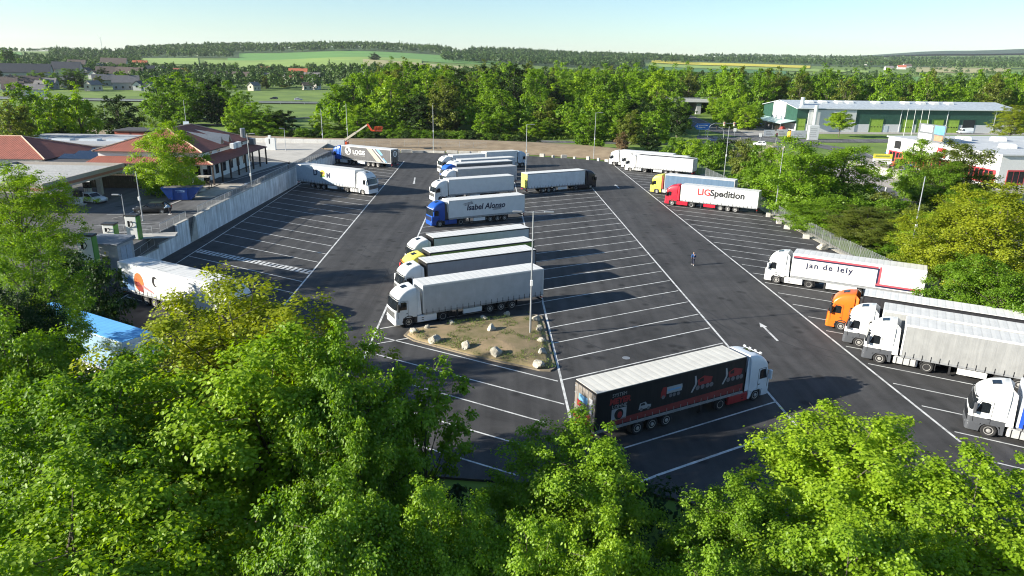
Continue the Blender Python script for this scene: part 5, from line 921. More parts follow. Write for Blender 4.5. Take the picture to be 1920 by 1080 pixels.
# ---------------------------------------------------------------- people
def person(label, x, y, z, rz, top, legs, hair=(.25, .2, .15), skin=(.45, .28, .2), pose='walk', shoes=(.4, .4, .4)):
    T = thing('person', label, 'person', (x, y, z), rz)
    if pose == 'walk': hip_, ch, nk, hd = (0, 0, .95), (.02, 0, 1.28), (.04, 0, 1.5), (.07, 0, 1.68); lk, la, lt = (.16, .1, .52), (.22, .1, .10), (.36, .1, .04); rk, ra, rt = (-.02, -.1, .5), (-.26, -.1, .14), (-.14, -.1, .04); le, lh = (-.16, .24, 1.14), (-.1, .24, .9); re, rh = (.12, -.24, 1.14), (.28, -.22, .95)
    elif pose == 'bend': hip_, ch, nk, hd = (0, 0, .95), (.28, 0, 1.15), (.45, 0, 1.28), (.58, 0, 1.36); lk, la, lt = (.04, .12, .5), (-.04, .12, .08), (.14, .12, .04); rk, ra, rt = (.02, -.12, .5), (-.06, -.12, .08), (.12, -.12, .04); le, lh = (.55, .26, .98), (.78, .2, .92); re, rh = (.55, -.26, .98), (.78, -.2, .92)
    else: hip_, ch, nk, hd = (0, 0, .95), (.08, 0, 1.27), (.16, 0, 1.47), (.24, 0, 1.62); lk, la, lt = (.05, .12, .5), (-.03, .12, .08), (.14, .12, .04); rk, ra, rt = (.0, -.12, .5), (-.08, -.12, .08), (.09, -.12, .04); le, lh = (.2, .3, 1.12), (.42, .2, 1.12); re, rh = (.2, -.3, 1.12), (.42, -.2, 1.12)
    def skinned(name, vs, es, rs, m):
        me = D.meshes.new(name); me.from_pydata(vs, es, []); me.materials.append(m); o = put(name, me, T); md = o.modifiers.new('skin', 'SKIN'); md.use_smooth_shade = True
        for v, r_ in zip(me.skin_vertices[0].data, rs): v.radius = (r_, r_)
        me.skin_vertices[0].data[0].use_root = True; sb = o.modifiers.new('sub', 'SUBSURF'); sb.levels = 1; sb.render_levels = 1; return o
    ls, rs_ = (ch[0] * .9 + nk[0] * .1, .19, ch[2] + .13), (ch[0] * .9 + nk[0] * .1, -.19, ch[2] + .13)
    V = [hip_, ch, nk, hd, ls, le, lh, rs_, re, rh, (hip_[0], .1, .9), lk, la, lt, (hip_[0], -.1, .9), rk, ra, rt]; E = [(0, 1), (1, 2), (2, 3), (1, 4), (4, 5), (5, 6), (1, 7), (7, 8), (8, 9), (0, 10), (10, 11), (11, 12), (12, 13), (0, 14), (14, 15), (15, 16), (16, 17)]
    r_ = [.13, .14, .055, .085, .065, .05, .035, .065, .05, .035, .095, .065, .045, .035, .095, .065, .045, .035]
    o = skinned('body', V, E, r_, mat('skin_%.2f' % skin[0], skin, .6))
    V2 = [ch, (nk[0], 0, nk[2] - .07), hip_, ls, le, (le[0] * .3 + lh[0] * .7, le[1] * .3 + lh[1] * .7, le[2] * .3 + lh[2] * .7), rs_, re, (re[0] * .3 + rh[0] * .7, re[1] * .3 + rh[1] * .7, re[2] * .3 + rh[2] * .7)]
    skinned('jacket', V2, [(0, 1), (0, 2), (0, 3), (3, 4), (4, 5), (0, 6), (6, 7), (7, 8)], [.17, .08, .155, .085, .07, .055, .085, .07, .055], mat('cloth_%.2f_%.2f_%.2f' % top, top, .85)); V3 = [(hip_[0], 0, .97), (hip_[0], .1, .88), lk, la, (hip_[0], -.1, .88), rk, ra]
    skinned('trousers', V3, [(0, 1), (1, 2), (2, 3), (0, 4), (4, 5), (5, 6)], [.15, .115, .08, .065, .115, .08, .065], mat('cloth_%.2f_%.2f_%.2f' % legs, legs, .85)); skinned('hair', [(hd[0] - .03, 0, hd[2] + .05), (hd[0] - .06, 0, hd[2] - .02)], [(0, 1)], [.095, .08], mat('hair_%.2f' % hair[0], hair, .8))
    for a, t_ in ((la, lt), (ra, rt)): MB().bbox(a[0] - .07, t_[0] + .12, a[1] - .05, a[1] + .05, max(0, min(a[2], t_[2]) - .05), min(a[2], t_[2]) + .05, .02).build('shoe', mat('shoe_%.2f' % shoes[0], shoes, .6), T)
    return T
x, y = G(1299, 497); person('person in a blue jacket with light hair walking across the empty lane', x, y, 0, R(75), (.02, .07, .20), (.02, .025, .05), (.45, .38, .28), shoes=(.5, .5, .5))
x, y = G(320, 402, ZP); person('person in a pale blue shirt bending at the open car boot', x, y, ZP, R(175), (.30, .42, .55), (.03, .03, .04), pose='bend', shoes=(.6, .6, .6))
person('person in dark clothes leaning on the railing above the wall', WX - .75, 141.0, ZP, R(0), (.02, .02, .022), (.03, .03, .04), (.05, .04, .03), pose='lean', shoes=(.1, .1, .1))

# ---------------------------------------------------------------- roads, bridge, junction
def ribbon(name, pts, w, m, z=.02, par=None):
    P = [Vector((*p, 0)) for p in pts]; q = []
    for i, p in enumerate(P):
        d = (P[min(i + 1, len(P) - 1)] - P[max(i - 1, 0)]).normalized(); n = Vector((-d.y, d.x, 0)); ww = w[i] if isinstance(w, (list, tuple)) else w; q.append((p - n * ww / 2, p + n * ww / 2))
    mb = MB(); mb.loft([[(a.x, a.y, TZ(a.x, a.y) + z), (b.x, b.y, TZ(b.x, b.y) + z)] for a, b in q], closed=False, cap0=False, cap1=False); o = mb.build(name, m, par); return struct(o) if not par else o
def smooth(pts, n=6):
    out = []
    for i in range(len(pts) - 1):
        p0, p1, p2, p3 = (Vector(pts[max(i - 1, 0)]), Vector(pts[i]), Vector(pts[i + 1]), Vector(pts[min(i + 2, len(pts) - 1)]))
        for k in range(n): t = k / n; v = .5 * ((2 * p1) + (p2 - p0) * t + (2 * p0 - 5 * p1 + 4 * p2 - p3) * t * t + (3 * p1 - p0 - 3 * p2 + p3) * t ** 3); out.append((v.x, v.y))
    return out + [tuple(pts[-1])]
rd = smooth([(-190, 262), (-140, 270), (-100, 274), (-66, 243), (-25, 236.5), (22, 234.5), (55, 236), (80, 246)]); ROAD = ribbon('back_road', rd, 6.5, ROADM); ribbon('edge_line', [(x, y - 2.9) for x, y in rd], .18, LINE, .03, ROAD)
r2 = smooth([(84, 420), (86, 389), (84, 350), (82, 310), (86, 275), (95, 245)]); ribbon('underpass_road', r2, 13, ROADM, .025)
r3 = smooth([(66, 258), (95, 252), (130, 256), (170, 262), (240, 270)]); ribbon('hall_road', r3, 12, ROADM, .03)
r4 = smooth([(95, 248), (104, 225), (98, 196), (88, 165), (80, 143), (77, 122), (76, 95), (80, 60)]); ribbon('curved_road', r4, 9, ROADM, .035)
for o_ in (0, 4.1, -4.1): ribbon('lane_line', [(x + o_, y) for x, y in r4[8:]], .15, LINE, .045, ROAD); ribbon('lane_line', [(x, y + o_) for x, y in r3], .15, LINE, .045, ROAD); ribbon('lane_line', [(x + o_ * 1.4, y) for x, y in r2], .16, LINE, .045, ROAD)
ribbon('motorway', smooth([(-420, 400), (-150, 421), (-60, 440), (30, 452), (76, 402), (96, 402), (180, 430), (420, 520)]) if False else smooth([(-420, 402), (-150, 421), (-60, 432), (20, 440)]), 20, ROADM, .4)
ribbon('field_track', smooth([(-118, 300), (-90, 262)]), 3, PALE, .03); ribbon('grass_track', smooth([(-150, 305), (-112, 300), (-80, 330), (-60, 372)]), 5, ROADM, .03)
T = thing('guard_rail', 'long steel guard rail along the distant motorway', 'guard rail', (0, 0, 0))
gp = smooth([(-420, 390), (-150, 409), (-60, 420), (20, 428)], 10); m_ = MB()
for a, b in zip(gp, gp[1:]): m_.bar((*a, TZ(*a) + .95), (*b, TZ(*b) + .95), .12, .45); MB().box(a[0] - .08, a[0] + .08, a[1] - .08, a[1] + .08, TZ(*a), TZ(*a) + .9).build('post', STEEL, T)
m_.build('rail', STEEL, T)
T = thing('motorway_bridge', 'grey concrete motorway bridge over the underpass road', 'bridge', (85, 390, 0)); BC = mat('bridge_concrete', (.30, .31, .32), .85, var=.2, scale=.4)
MB().box(-34, 34, -6, 12, 6.0, 7.4).build('deck', BC, T); MB().box(-34, 34, -6.5, -6.0, 6.3, 8.0).build('parapet', mat('parapet_pale', (.45, .46, .46), .8), T)
for s in (-1, 1): MB().box(s * 13 - 1.2, s * 13 + 1.2, -5, 11, 0, 6).build('abutment', BC, T); MB().hexa([(s * 14.2 - .01, -5, -.1), (s * 34, -5, -.1), (s * 34, 11, -.1), (s * 14.2 - .01, 11, -.1), (s * 14.2, -5, .2), (s * 34, -5, 6), (s * 34, 11, 6), (s * 14.2, 11, .2)][:: 1] if s > 0 else [(-34, -5, -.1), (-14.2, -5, -.1), (-14.2, 11, -.1), (-34, 11, -.1), (-34, -5, 6), (-14.2, -5, .2), (-14.2, 11, .2), (-34, 11, 6)]).build('embankment', GRASS, T)
m_ = MB(); m_.bar((-34, -6.2, 8.7), (34, -6.2, 8.7), .1, .12); m_.bar((-34, -6.2, 8.35), (34, -6.2, 8.35), .08, .1)
for k in range(24): m_.box(-33.9 + 2.95 * k, -33.8 + 2.95 * k, -6.25, -6.15, 8.0, 8.7)
m_.build('handrail', STEEL, T)
# signs and lights at the junction
x, y = AT(1316, 258, 262)[:2]; T = thing('direction_sign', 'blue arrow shaped direction sign on two posts by the junction', 'road sign', (x, y, 0), R(4)); a = AT(1301, 242, y); b = AT(1327, 232, y); zc = (a[2] + b[2]) / 2
MB().prism([(-3.2, zc), (-2.3, zc - 1.1), (2.6, zc - 1.1), (2.6, zc + 1.1), (-2.3, zc + 1.1)], -.05, .05).build('panel', mat('sign_blue', (.02, .16, .48), .4), T)
m_ = MB(); m_.box(-1.6, 1.7, -.07, -.055, zc + .25, zc + .5); m_.box(-1.6, .9, -.07, -.055, zc - .45, zc - .2); m_.prism([(-2.6, zc), (-2.0, zc - .4), (-2.0, zc + .4)], -.07, -.055); m_.build('white_print', WHITE, T)
for sx in (-1.2, 1.2): MB().tube((sx, .1, 0), (sx, .1, zc + 1), .09, n=6).build('post', STEEL, T)
x, y = AT(1326, 262, 258)[:2]; T = thing('traffic_light_gantry', 'curved traffic light gantry arching over the junction', 'traffic light', (x, y, 0)); h = AT(1340, 231, y)[2]; m_ = MB(); m_.path([(0, 0, 0), (0, 0, h * .55), (.7, 0, h * .85), (2.2, 0, h), (10, 0, h + .1)], .13, .08, 8); m_.build('arm', STEEL, T)
for k, sx in enumerate((5.6, 9.2)): hd = MB().bbox(sx - .28, sx + .28, -.22, .22, h - .9, h + .55, .05).build('signal_head', mat('signal_cream', (.5, .47, .35), .5), T); MB().bbox(sx - .15, sx + .15, -.26, -.225, h - .1, h + .35, .03).build('lens', REDL, hd)
x, y = AT(1356, 262, 250)[:2]; T = thing('traffic_light_gantry', 'smaller curved traffic light mast right of the blue sign', 'traffic light', (x, y, 0)); h = AT(1348, 239, y)[2]; m_ = MB(); m_.path([(0, 0, 0), (0, 0, h * .6), (-.5, 0, h * .88), (-1.8, 0, h), (-2.6, 0, h)], .12, .08, 8); m_.build('arm', STEEL, T); MB().bbox(-2.9, -2.4, -.2, .2, h - .7, h + .5, .05).build('signal_head', BLACK, T)
for px, py, pt, lb in ((1425, 263, 250, 'small white sign on a post beside the white banners'), (1376, 262, 240, 'round pale sign on a post before the green bank')):
    x, y = G(px, py); T = thing('road_sign', lb, 'road sign', (x, y, 0)); hh = AT(px, pt, y)[2]; MB().tube((0, 0, 0), (0, 0, hh), .06, n=6).build('post', STEEL, T); MB().bbox(-.5, .5, -.08, -.03, hh - 1.2, hh, .02).build('panel', WHITE, T)
x, y = G(1453, 279); T = thing('traffic_light', 'slim traffic light post behind the blossom bushes', 'traffic light', (x, y, 0)); MB().tube((0, 0, 0), (0, 0, 5.0), .09, n=6).build('post', STEEL, T); MB().bbox(-.25, .25, -.25, .1, 3.6, 4.9, .04).build('signal_head', BLACK, T); MB().bbox(-.13, .13, -.29, -.255, 4.4, 4.75, .03).build('lens', REDL, T)
for i, (px, py) in enumerate(((425, 245), (640, 250), (1690, 383), (1717, 391), (1660, 360))): x, y = G(px, py); tag(MB().bbox(-.12, .12, -.08, .08, 0, 1.0, .02).build('marker_post', WHITE, None, (x, y, 0)), ('white roadside marker post left of the hedge', 'white roadside marker post beside the back road verge', 'white marker post on the verge of the curved road, upper', 'white marker post on the verge of the curved road, lower', 'white marker post by the forecourt wall')[i], 'marker post')
# ---------------------------------------------------------------- green and white hall, dealer building
def HIT(px, row, d0=200, d1=9000):
    v = ray(px, row); hd = math.hypot(v[0], v[1]); last = d0
    for d in np.geomspace(d0, d1, 260):
        x, y = v[0] / hd * d, v[1] / hd * d
        if CAM_H + v[2] / hd * d <= TZ(x, y): break
        last = d
    x, y = v[0] / hd * last, v[1] / hd * last; return x, y, TZ(x, y), last
struct(MB().slab([(88, 268), (106, 279), (210, 290), (240, 292), (240, 330), (100, 330), (92, 300)], -.1, .05).build('hall_forecourt', mat('forecourt_grey', (.30, .29, .27), .9, var=.15, scale=.3)))
HO = Vector((112.8, 287.8)); hu = Vector((math.cos(R(6.4)), math.sin(R(6.4))))
def hx(px): 
    d = ray(px, 248); n = Vector((-hu.y, hu.x)); k = HO.dot(n) / (d[0] * n.x + d[1] * n.y); return (Vector((d[0] * k, d[1] * k)) - HO).dot(hu)
T = thing('green_white_hall', 'long warehouse with dark green upper walls, white plinth and lime doors', 'warehouse', (HO.x, HO.y, 0), R(6.4))
GR = stripes('dark_green_sheet', 0, 2.5, (.022, .07, .05), (.035, .10, .07), .5, .2, .5, .3); WP = mat('white_sheet', (.60, .61, .60), .6, var=.06); HL, HD, HE, HR = hx(1903), 30.0, 9.0, 11.4
MB().box(0, HL, 0, HD, 0, 3.2).build('plinth_wall', WP, T); m_ = MB(); m_.box(.02, HL - .02, .02, HD - .02, 3.2, HE); m_.prism([(0, 0)] * 0 or [(.05, HE), (.05, HE), (.05, HE)], 0, 0) if False else None; m_.build('green_wall', GR, T)
for x in (.0, HL - .3): m_ = MB(); m_.add([(x, 0, HE), (x, HD, HE), (x, HD / 2, HR), (x + .3, 0, HE), (x + .3, HD, HE), (x + .3, HD / 2, HR)], [(0, 2, 1), (3, 4, 5), (0, 1, 4, 3), (1, 2, 5, 4), (2, 0, 3, 5)]); m_.build('gable', GR, T)
RFM = stripes('pale_sheet_roof', 0, 1.0, (.36, .40, .43), (.44, .48, .50), .25, .1, .45, .15)
for s, (ya, yb) in enumerate(((-.6, HD / 2), (HD + .6, HD / 2))): m_ = MB(); q = [(-.7, ya, HE + .0), (HL + .7, ya, HE), (HL + .7, yb, HR + .1), (-.7, yb, HR + .1)]; m_.hexa([(x, y, z) for x, y, z in q] + [(x, y, z + .22) for x, y, z in q]); m_.build('roof', RFM, T)
MB().box(-.7, HL + .7, -.75, -.6, HE - .05, HE + .3).build('gutter', mat('gutter_white', (.6, .62, .63), .4), T)
for px in (1535, 1560, 1590, 1610, 1660, 1715, 1745, 1770, 1798): x = hx(px) * 1.02; m_ = MB(); m_.bbox(x - 1.6, x + 1.6, 9.5, 13.0, HE + 1.6, HE + 2.75, .4); m_.build('skylight', mat('skylight_white', (.72, .72, .70), .4), T)
m_ = MB()
for px in (1599, 1684, 1771, 1860): m_.box(hx(px) - .12, hx(px) + .12, -.16, -.03, 0, HE)
m_.build('downpipe', mat('pipe_pale', (.55, .57, .58), .5), T)
LIME = stripes('lime_door', 2, 1.9, (.20, .34, .035), (.30, .44, .06), .2, .1, .5, .08)
for a, b in ((1488, 1507), (1629, 1652), (1689, 1708), (1717, 1737), (1746, 1765), (1774, 1794)):
    dr = MB().box(max(.6, hx(a)), hx(b), -.10, -.02, 0, 5.1).build('roller_door', LIME, T); x0, x1 = max(.6, hx(a)), hx(b); m_ = MB(); m_.box(x0 - .35, x0, -.16, -.01, 0, 5.45); m_.box(x1, x1 + .2, -.16, -.01, 0, 5.45); m_.box(x0, x1, -.16, -.01, 5.1, 5.45); m_.build('door_frame', mat('dark_lime', (.05, .12, .03), .5), dr)
    m_ = MB()
    for k in range(4): w = (x1 - x0) / 4; m_.box(x0 + w * k + .3, x0 + w * (k + 1) - .3, -.115, -.101, 2.0, 2.35)
    m_.build('door_window', GLASS, dr)
MB().box(hx(1802), hx(1824), -.12, -.02, 0, 5.2).build('dark_gate', mat('gate_black', (.02, .022, .026), .4), T)
MB().box(hx(1511), hx(1600), -.25, -.02, 0, HE - .4).build('white_wall_panel', WP, T)
MB().box(hx(1554), hx(1577), -.32, -.26, 4.6, 7.6).build('office_window', GLASS, T); MB().box(hx(1552), hx(1579), -.36, -.255, 7.6, 7.9).build('window_lintel', WP, T); MB().box(hx(1656), hx(1663), -.1, -.02, 0, 2.6).build('side_door', mat('pale_blue_door', (.5, .58, .62), .5), T)
MB().tube((hx(1521), -1.4, 3.0), (hx(1521), -1.4, HE + 1.5), .75, n=12).build('silver_duct', mat('duct_silver', (.62, .65, .67), .35, .5), T); MB().tube((hx(1511) , 6, HE), (hx(1511), 6, HE + 4.2), .8, n=12).build('chimney_stack', mat('duct_silver'), T)
MB().box(-.3, -.02, 9.5, 20.5, 0, HE + 2.0).build('white_gable_pier', WP, T)
m_ = MB(); m_.hexa([(-6.5, 0, 3.1), (-.31, 0, 4.2), (-.31, HD, 4.2), (-6.5, HD, 3.1), (-6.5, 0, 3.25), (-.31, 0, 4.35), (-.31, HD, 4.35), (-6.5, HD, 3.25)]); LT = m_.build('lean_to_roof', mat('pale_green_sheet', (.45, .60, .58), .5), T)
for y in (.5, 7, 14, 21, 28): MB().box(-6.3, -6.1, y - .1, y + .1, 0, 3.1).build('post', STEEL, LT)
for k, (x, y, c) in enumerate(((-4, 3, (.35, .05, .04)), (-3.5, 9, (.45, .35, .25)), (-4, 14, (.2, .2, .2)), (-3, 20, (.5, .5, .48)), (-4.5, 25, (.3, .08, .05)))):
    a = HO + hu * x + Vector((-hu.y, hu.x)) * y; m_ = MB(); m_.bbox(-1.1, 1.1, -.9, .9, 0, .95, .05); m_.bbox(-.9, .8, -.7, .7, .95, 1.7, .1); tag(m_.build('stacked_pallet', mat('pallet_%d' % k, c, .8, var=.3, scale=2), None, (a.x, a.y, .05), rnd.uniform(0, 1)), 'stack of goods in mixed colours stored under the lean to roof', 'goods stack', 'stacks of goods under the lean to roof')
for px0, px1, row, lb, hh in ((1431, 1452, 257, 'pale banner fence section at the left of the row', 2.6), (1455, 1476, 257, 'white banner fence section in the middle of the row', 2.8), (1482, 1511, 260, 'wide white lettered banner fence section before the lime door', 2.9)):
    a, b = Vector(G(px0, row)), Vector(G(px1, row)); d = b - a; T2 = thing('banner_fence', lb, 'banner', (a.x, a.y, 0), math.atan2(d.y, d.x)); MB().box(0, d.length, -.05, .05, .3, hh).build('banner', mat('banner_white', (.68, .69, .68), .6), T2); m_ = MB()
    for k in range(3): m_.box(d.length * .2, d.length * (.8 - .1 * k), -.065, -.055, .8 + .55 * k, .98 + .55 * k)
    m_.build('print_lines', mat('grey_print', (.35, .35, .35), .5), T2)
    for u in (.05, d.length - .05): MB().box(u - .05, u + .05, -.04, .04, 0, hh + .1).build('post', STEEL, T2)
a = Vector(G(1523, 262)); T2 = thing('sign_pillar', 'tall white information pillar in front of the hall', 'sign', (a.x, a.y, 0), R(5)); MB().bbox(-1.9, 1.9, -.5, .5, 0, 5.0, .08).build('panel', WHITE, T2); m_ = MB()
for k in range(5): m_.box(-1.4, 1.2 - .2 * (k % 3), -.515, -.505, 1.0 + .7 * k, 1.2 + .7 * k)
m_.build('print_lines', mat('grey_print'), T2)
a = Vector(G(1480, 259)); o = MB().loft([[(r * math.cos(t), r * math.sin(t), z) for t in np.linspace(0, 2 * PI, 10, endpoint=False)] for r, z in ((.8, .3), (1.0, 1.2), (.9, 2.2), (.4, 2.6))]).build('inflatable_figure', mat('patchwork', (.65, .15, .03), .6, var=.2, scale=1.2, rgb2=(.75, .55, .05)), None, (a.x, a.y, 0)); tag(o, 'orange and yellow rounded advertising figure between the white banners', 'figure')
for k, px in enumerate((1692, 1706, 1719, 1732)): a = Vector(G(px, 266)); T2 = thing('flag_pole', 'slender white flag pole before the lime doors', 'flag pole', (a.x, a.y, 0), 0, 'flag poles before the lime doors'); MB().tube((0, 0, 0), (0, 0, 11.5), .09, .05, 8).build('pole', WHITE, T2); MB().tube((0, 0, 0), (0, 0, .3), .2, n=8).build('base', CONC, T2)
# dealer building
struct(MB().slab([(70, 165), (84, 150), (92, 138), (130, 130), (190, 140), (190, 200), (110, 204), (96, 205), (86, 196)], -.1, .06).build('dealer_forecourt', mat('forecourt_warm', (.34, .31, .27), .9, var=.15, scale=.4)))
T = thing('dealer_building', 'flat roofed white dealer building with red framed window bands', 'building', (0, 0, 0)); RED = paint((.46, .05, .06))
P = [(101.0, 192.5), (103.8, 168), (106, 153), (190, 156), (190, 205), (101.5, 194)]
MB().slab([(101.0, 192.5), (105.5, 153), (190, 158), (190, 206)], 0, 7.2).build('wall', WP, T); MB().slab([(100.6, 192.9), (105.1, 152.5), (190.5, 157.5), (190.5, 206.5)], 7.2, 7.5).build('roof', mat('roof_pale_grey', (.46, .48, .49), .7, var=.1, scale=.2), T)
for x in range(8):
    for y in range(2): MB().bbox(114 + 9 * x, 117 + 9 * x, 165 + 17 * y, 168 + 17 * y, 7.5, 8.5, .3).build('skylight', mat('skylight_white'), T)
fa, fb = Vector((101.0, 192.5)), Vector((105.5, 153)); fd = (fb - fa).normalized(); fn = Vector((fd.y, -fd.x)); fn = fn if fn.x < 0 else -fn
def fp(u, v): q = fa + fd * u + fn * v; return (q.x, q.y)
def fbox(parent, name, u0, u1, z0, z1, v0, v1, m): a, b, c, d = fp(u0, v0), fp(u1, v0), fp(u1, v1), fp(u0, v1); return MB().hexa([(*a, z0), (*b, z0), (*c, z0), (*d, z0), (*a, z1), (*b, z1), (*c, z1), (*d, z1)]).build(name, m, parent)
fbox(T, 'red_band', 1, 39, .8, 3.9, .0, .06, RED)
for k in range(13): w = fbox(T, 'window', 1.6 + 2.85 * k, 4.0 + 2.85 * k, 1.1, 3.6, .065, .09, GLASS); fbox(w, 'mullion', 2.7 + 2.85 * k, 2.9 + 2.85 * k, 1.1, 3.6, .09, .12, RED)
fbox(T, 'logo_black', 3.0, 5.6, 4.6, 6.6, .02, .06, BLACK); fbox(T, 'logo_frame', 10.5, 14, 4.6, 6.7, .02, .06, BLACK); fbox(T, 'logo_white', 11.0, 13.5, 5.0, 6.3, .065, .09, WHITE); fbox(T, 'logo_red', 19.5, 22.5, 4.4, 6.6, .02, .06, RED); fbox(T, 'logo_bar', 19.9, 22.1, 5.4, 5.7, .065, .09, WHITE)
bb = thing('roof_billboard', 'grey and blue picture billboard standing on the dealer roof', 'billboard', (*fp(10, -1.2), 7.5)); bo = fp(10, -1.2)
def bquad(name, u0, u1, z0, z1, v, m, par): a, b, c, d = fp(u0, v - 1.2), fp(u1, v - 1.2), fp(u1, v - 1.3), fp(u0, v - 1.3); return MB().hexa([(a[0] - bo[0], a[1] - bo[1], z0), (b[0] - bo[0], b[1] - bo[1], z0), (c[0] - bo[0], c[1] - bo[1], z0), (d[0] - bo[0], d[1] - bo[1], z0), (a[0] - bo[0], a[1] - bo[1], z1), (b[0] - bo[0], b[1] - bo[1], z1), (c[0] - bo[0], c[1] - bo[1], z1), (d[0] - bo[0], d[1] - bo[1], z1)]).build(name, m, par)
b1 = bquad('panel', 9.5, 19.5, 0, 4.2, 0, mat('board_dark', (.13, .14, .15), .5), bb)
for q in ((10, 15, .4, 1.8, (.5, .52, .54)), (10.5, 15, 2.2, 3.9, (.35, .38, .42)), (15.6, 19.2, 2.0, 4.0, (.12, .32, .60)), (16, 19, .4, 1.7, (.42, .2, .12))): bquad('picture', q[0], q[1], q[2], q[3], .1, mat('pic_%.2f' % q[4][0], q[4], .5, var=.3, scale=.8), b1)
m_ = MB(); m_.box(112, 190, 154.9, 155.0, 1.0, 3.9) if False else None
sa, sb = Vector((105.5, 153)), Vector((190, 158)); sdv = (sb - sa).normalized(); sn = Vector((sdv.y, -sdv.x))
for k in range(10):
    c = sa + sdv * (4 + 4.6 * k) + sn * .02; rzz = math.atan2(sdv.y, sdv.x); w = MB().box(-2.1, 2.1, -.06, 0, .9, 4.1).build('red_window', RED, T, (c.x, c.y, 0), rzz)
    for i in range(3): MB().box(-1.9 + 1.3 * i, -.75 + 1.3 * i, -.075, -.061, 1.2, 3.8).build('pane', GLASS, w)
T = thing('forecourt_wall', 'pale panelled boundary wall below the tractor forecourt', 'wall', (0, 0, 0)); wp = smooth([(86, 182), (90.5, 163), (92.5, 150), (93.5, 140)], 5)
for a, b in zip(wp, wp[1:]): d = Vector(b) - Vector(a); MB().bbox(.02, d.length - .02, -.12, .12, 0, 1.9, .02).build('wall_panel', CONC, T, (*a, 0), math.atan2(d.y, d.x))
x, y = G(1652, 313); T = thing('yellow_sign', 'yellow and white lettered sign board on the forecourt wall', 'sign', (x, y, 1.2), R(-4)); MB().box(-2.4, 2.4, -.06, .06, 1.0, 2.2).build('yellow_panel', mat('sign_yellow', (.55, .52, .05), .5), T); MB().box(-2.4, 2.4, -.06, .06, .2, .98).build('white_panel', WHITE, T); m_ = MB(); m_.box(-1.9, 1.7, -.075, -.062, 1.4, 1.8); m_.box(-2.0, 2.0, -.075, -.062, .5, .65); m_.build('print_lines', mat('sign_print', (.2, .25, .05), .5), T)
for u in (-1.9, 1.9): MB().box(u - .08, u + .08, .07, .2, -1.2, 2.1).build('post', STEEL, T)
# ---------------------------------------------------------------- village
HW = [mat('house_white', (.60, .59, .56), .9), mat('house_cream', (.50, .46, .38), .9), mat('house_grey', (.32, .32, .32), .9)]
RC = {'b': mat('roof_brown', (.13, .10, .085), .9, var=.2, scale=1), 'd': mat('roof_dark', (.05, .055, .065), .8, var=.2, scale=1), 'g': mat('roof_grey', (.19, .18, .175), .9, var=.2, scale=1), 'r': mat('roof_red', (.34, .11, .07), .9, var=.2, scale=1), 'o': mat('roof_orange', (.46, .14, .07), .9, var=.15, scale=1)}
def house(px, row, w, rc, rot, lb, wm=0, hh=None, ar=.62, cat='house', name='village_house', grp='houses of the village'):
    x, y, z, d = HIT(px, row); L_ = w * d / FOC; Wd = L_ * ar; h = hh or 3.2 + .12 * L_; rh = Wd * .42; T = thing(name, lb, cat, (x, y, z - .3), R(rot) + math.atan2(-x, y) * .6, grp); a, b = L_ / 2, Wd / 2
    MB().prism([(-b, 0), (b, 0), (b, h), (0, h + rh - .2), (-b, h)], -a, a).build('wall', HW[wm], T, None, PI / 2) ; m_ = MB(); e = .5
    for s in (1, -1): q = [(-a - e, s * (b + e), h - e * .84), (a + e, s * (b + e), h - e * .84), (a + e, 0, h + rh), (-a - e, 0, h + rh)]; m_.hexa([(u, v, t) for u, v, t in q] + [(u, v, t + .3) for u, v, t in q])
    rf = m_.build('roof', RC[rc], T); MB().box(a * .3, a * .3 + .8, -.4, .4, h + rh * .6, h + rh + 1.0).build('chimney', RC['b'], rf)
    n = max(2, int(L_ / 3.5))
    for k in range(n): u = -a + L_ * (k + .5) / n; MB().box(u - .55, u + .55, -b - .05, -b + .0, 1.2, 2.6).build('window', GLASS, T)
    for s in (1, -1): MB().box(s * a, s * (a + .05), -.7, .7, h * .55, h * .55 + 1.3).build('window', GLASS, T)
    return T
x, y, z, d = HIT(50, 149); house(50, 149, 68, 'd', 2, 'huge dark roofed barn standing above the village at left', 2, 6.5, .42, 'barn', 'village_barn', None)
VILL = [(14, 168, 30, 'b', 0), (55, 166, 32, 'b', 6), (92, 166, 24, 'g', -8), (124, 160, 22, 'd', 10), (128, 140, 38, 'd', 0), (8, 146, 26, 'd', 80), (88, 142, 16, 'd', 70), (146, 128, 24, 'b', 0), (108, 138, 14, 'b', 80), (190, 133, 20, 'g', 75), (216, 130, 36, 'b', 0), (264, 127, 21, 'o', 0), (292, 140, 26, 'd', 10), (312, 142, 22, 'g', 70), (196, 161, 30, 'g', 12), (208, 148, 36, 'b', 4), (246, 150, 38, 'b', -4), (238, 167, 38, 'g', 10), (262, 168, 20, 'd', 80), (176, 170, 22, 'g', 60), (30, 178, 28, 'b', 3), (70, 180, 26, 'g', -5), (338, 141, 18, 'r', 0), (368, 143, 16, 'r', 80), (452, 152, 28, 'b', 0), (415, 148, 20, 'b', 10), (492, 152, 24, 'g', 4), (516, 151, 18, 'b', 70), (560, 146, 30, 'o', 3), (586, 152, 26, 'g', -4), (540, 150, 16, 'd', 60), (480, 160, 22, 'g', 0)]
_r = random.Random(41)
for _ in range(34): VILL.append((_r.uniform(-5, 300) if _ < 24 else _r.uniform(300, 600), _r.uniform(130, 172), _r.uniform(13, 22), _r.choice('bbgdgbr'), _r.choice((0, 75, 20, -15, 60))))
rcn = {'b': 'brown', 'd': 'dark slate', 'g': 'grey', 'r': 'red', 'o': 'bright orange'}
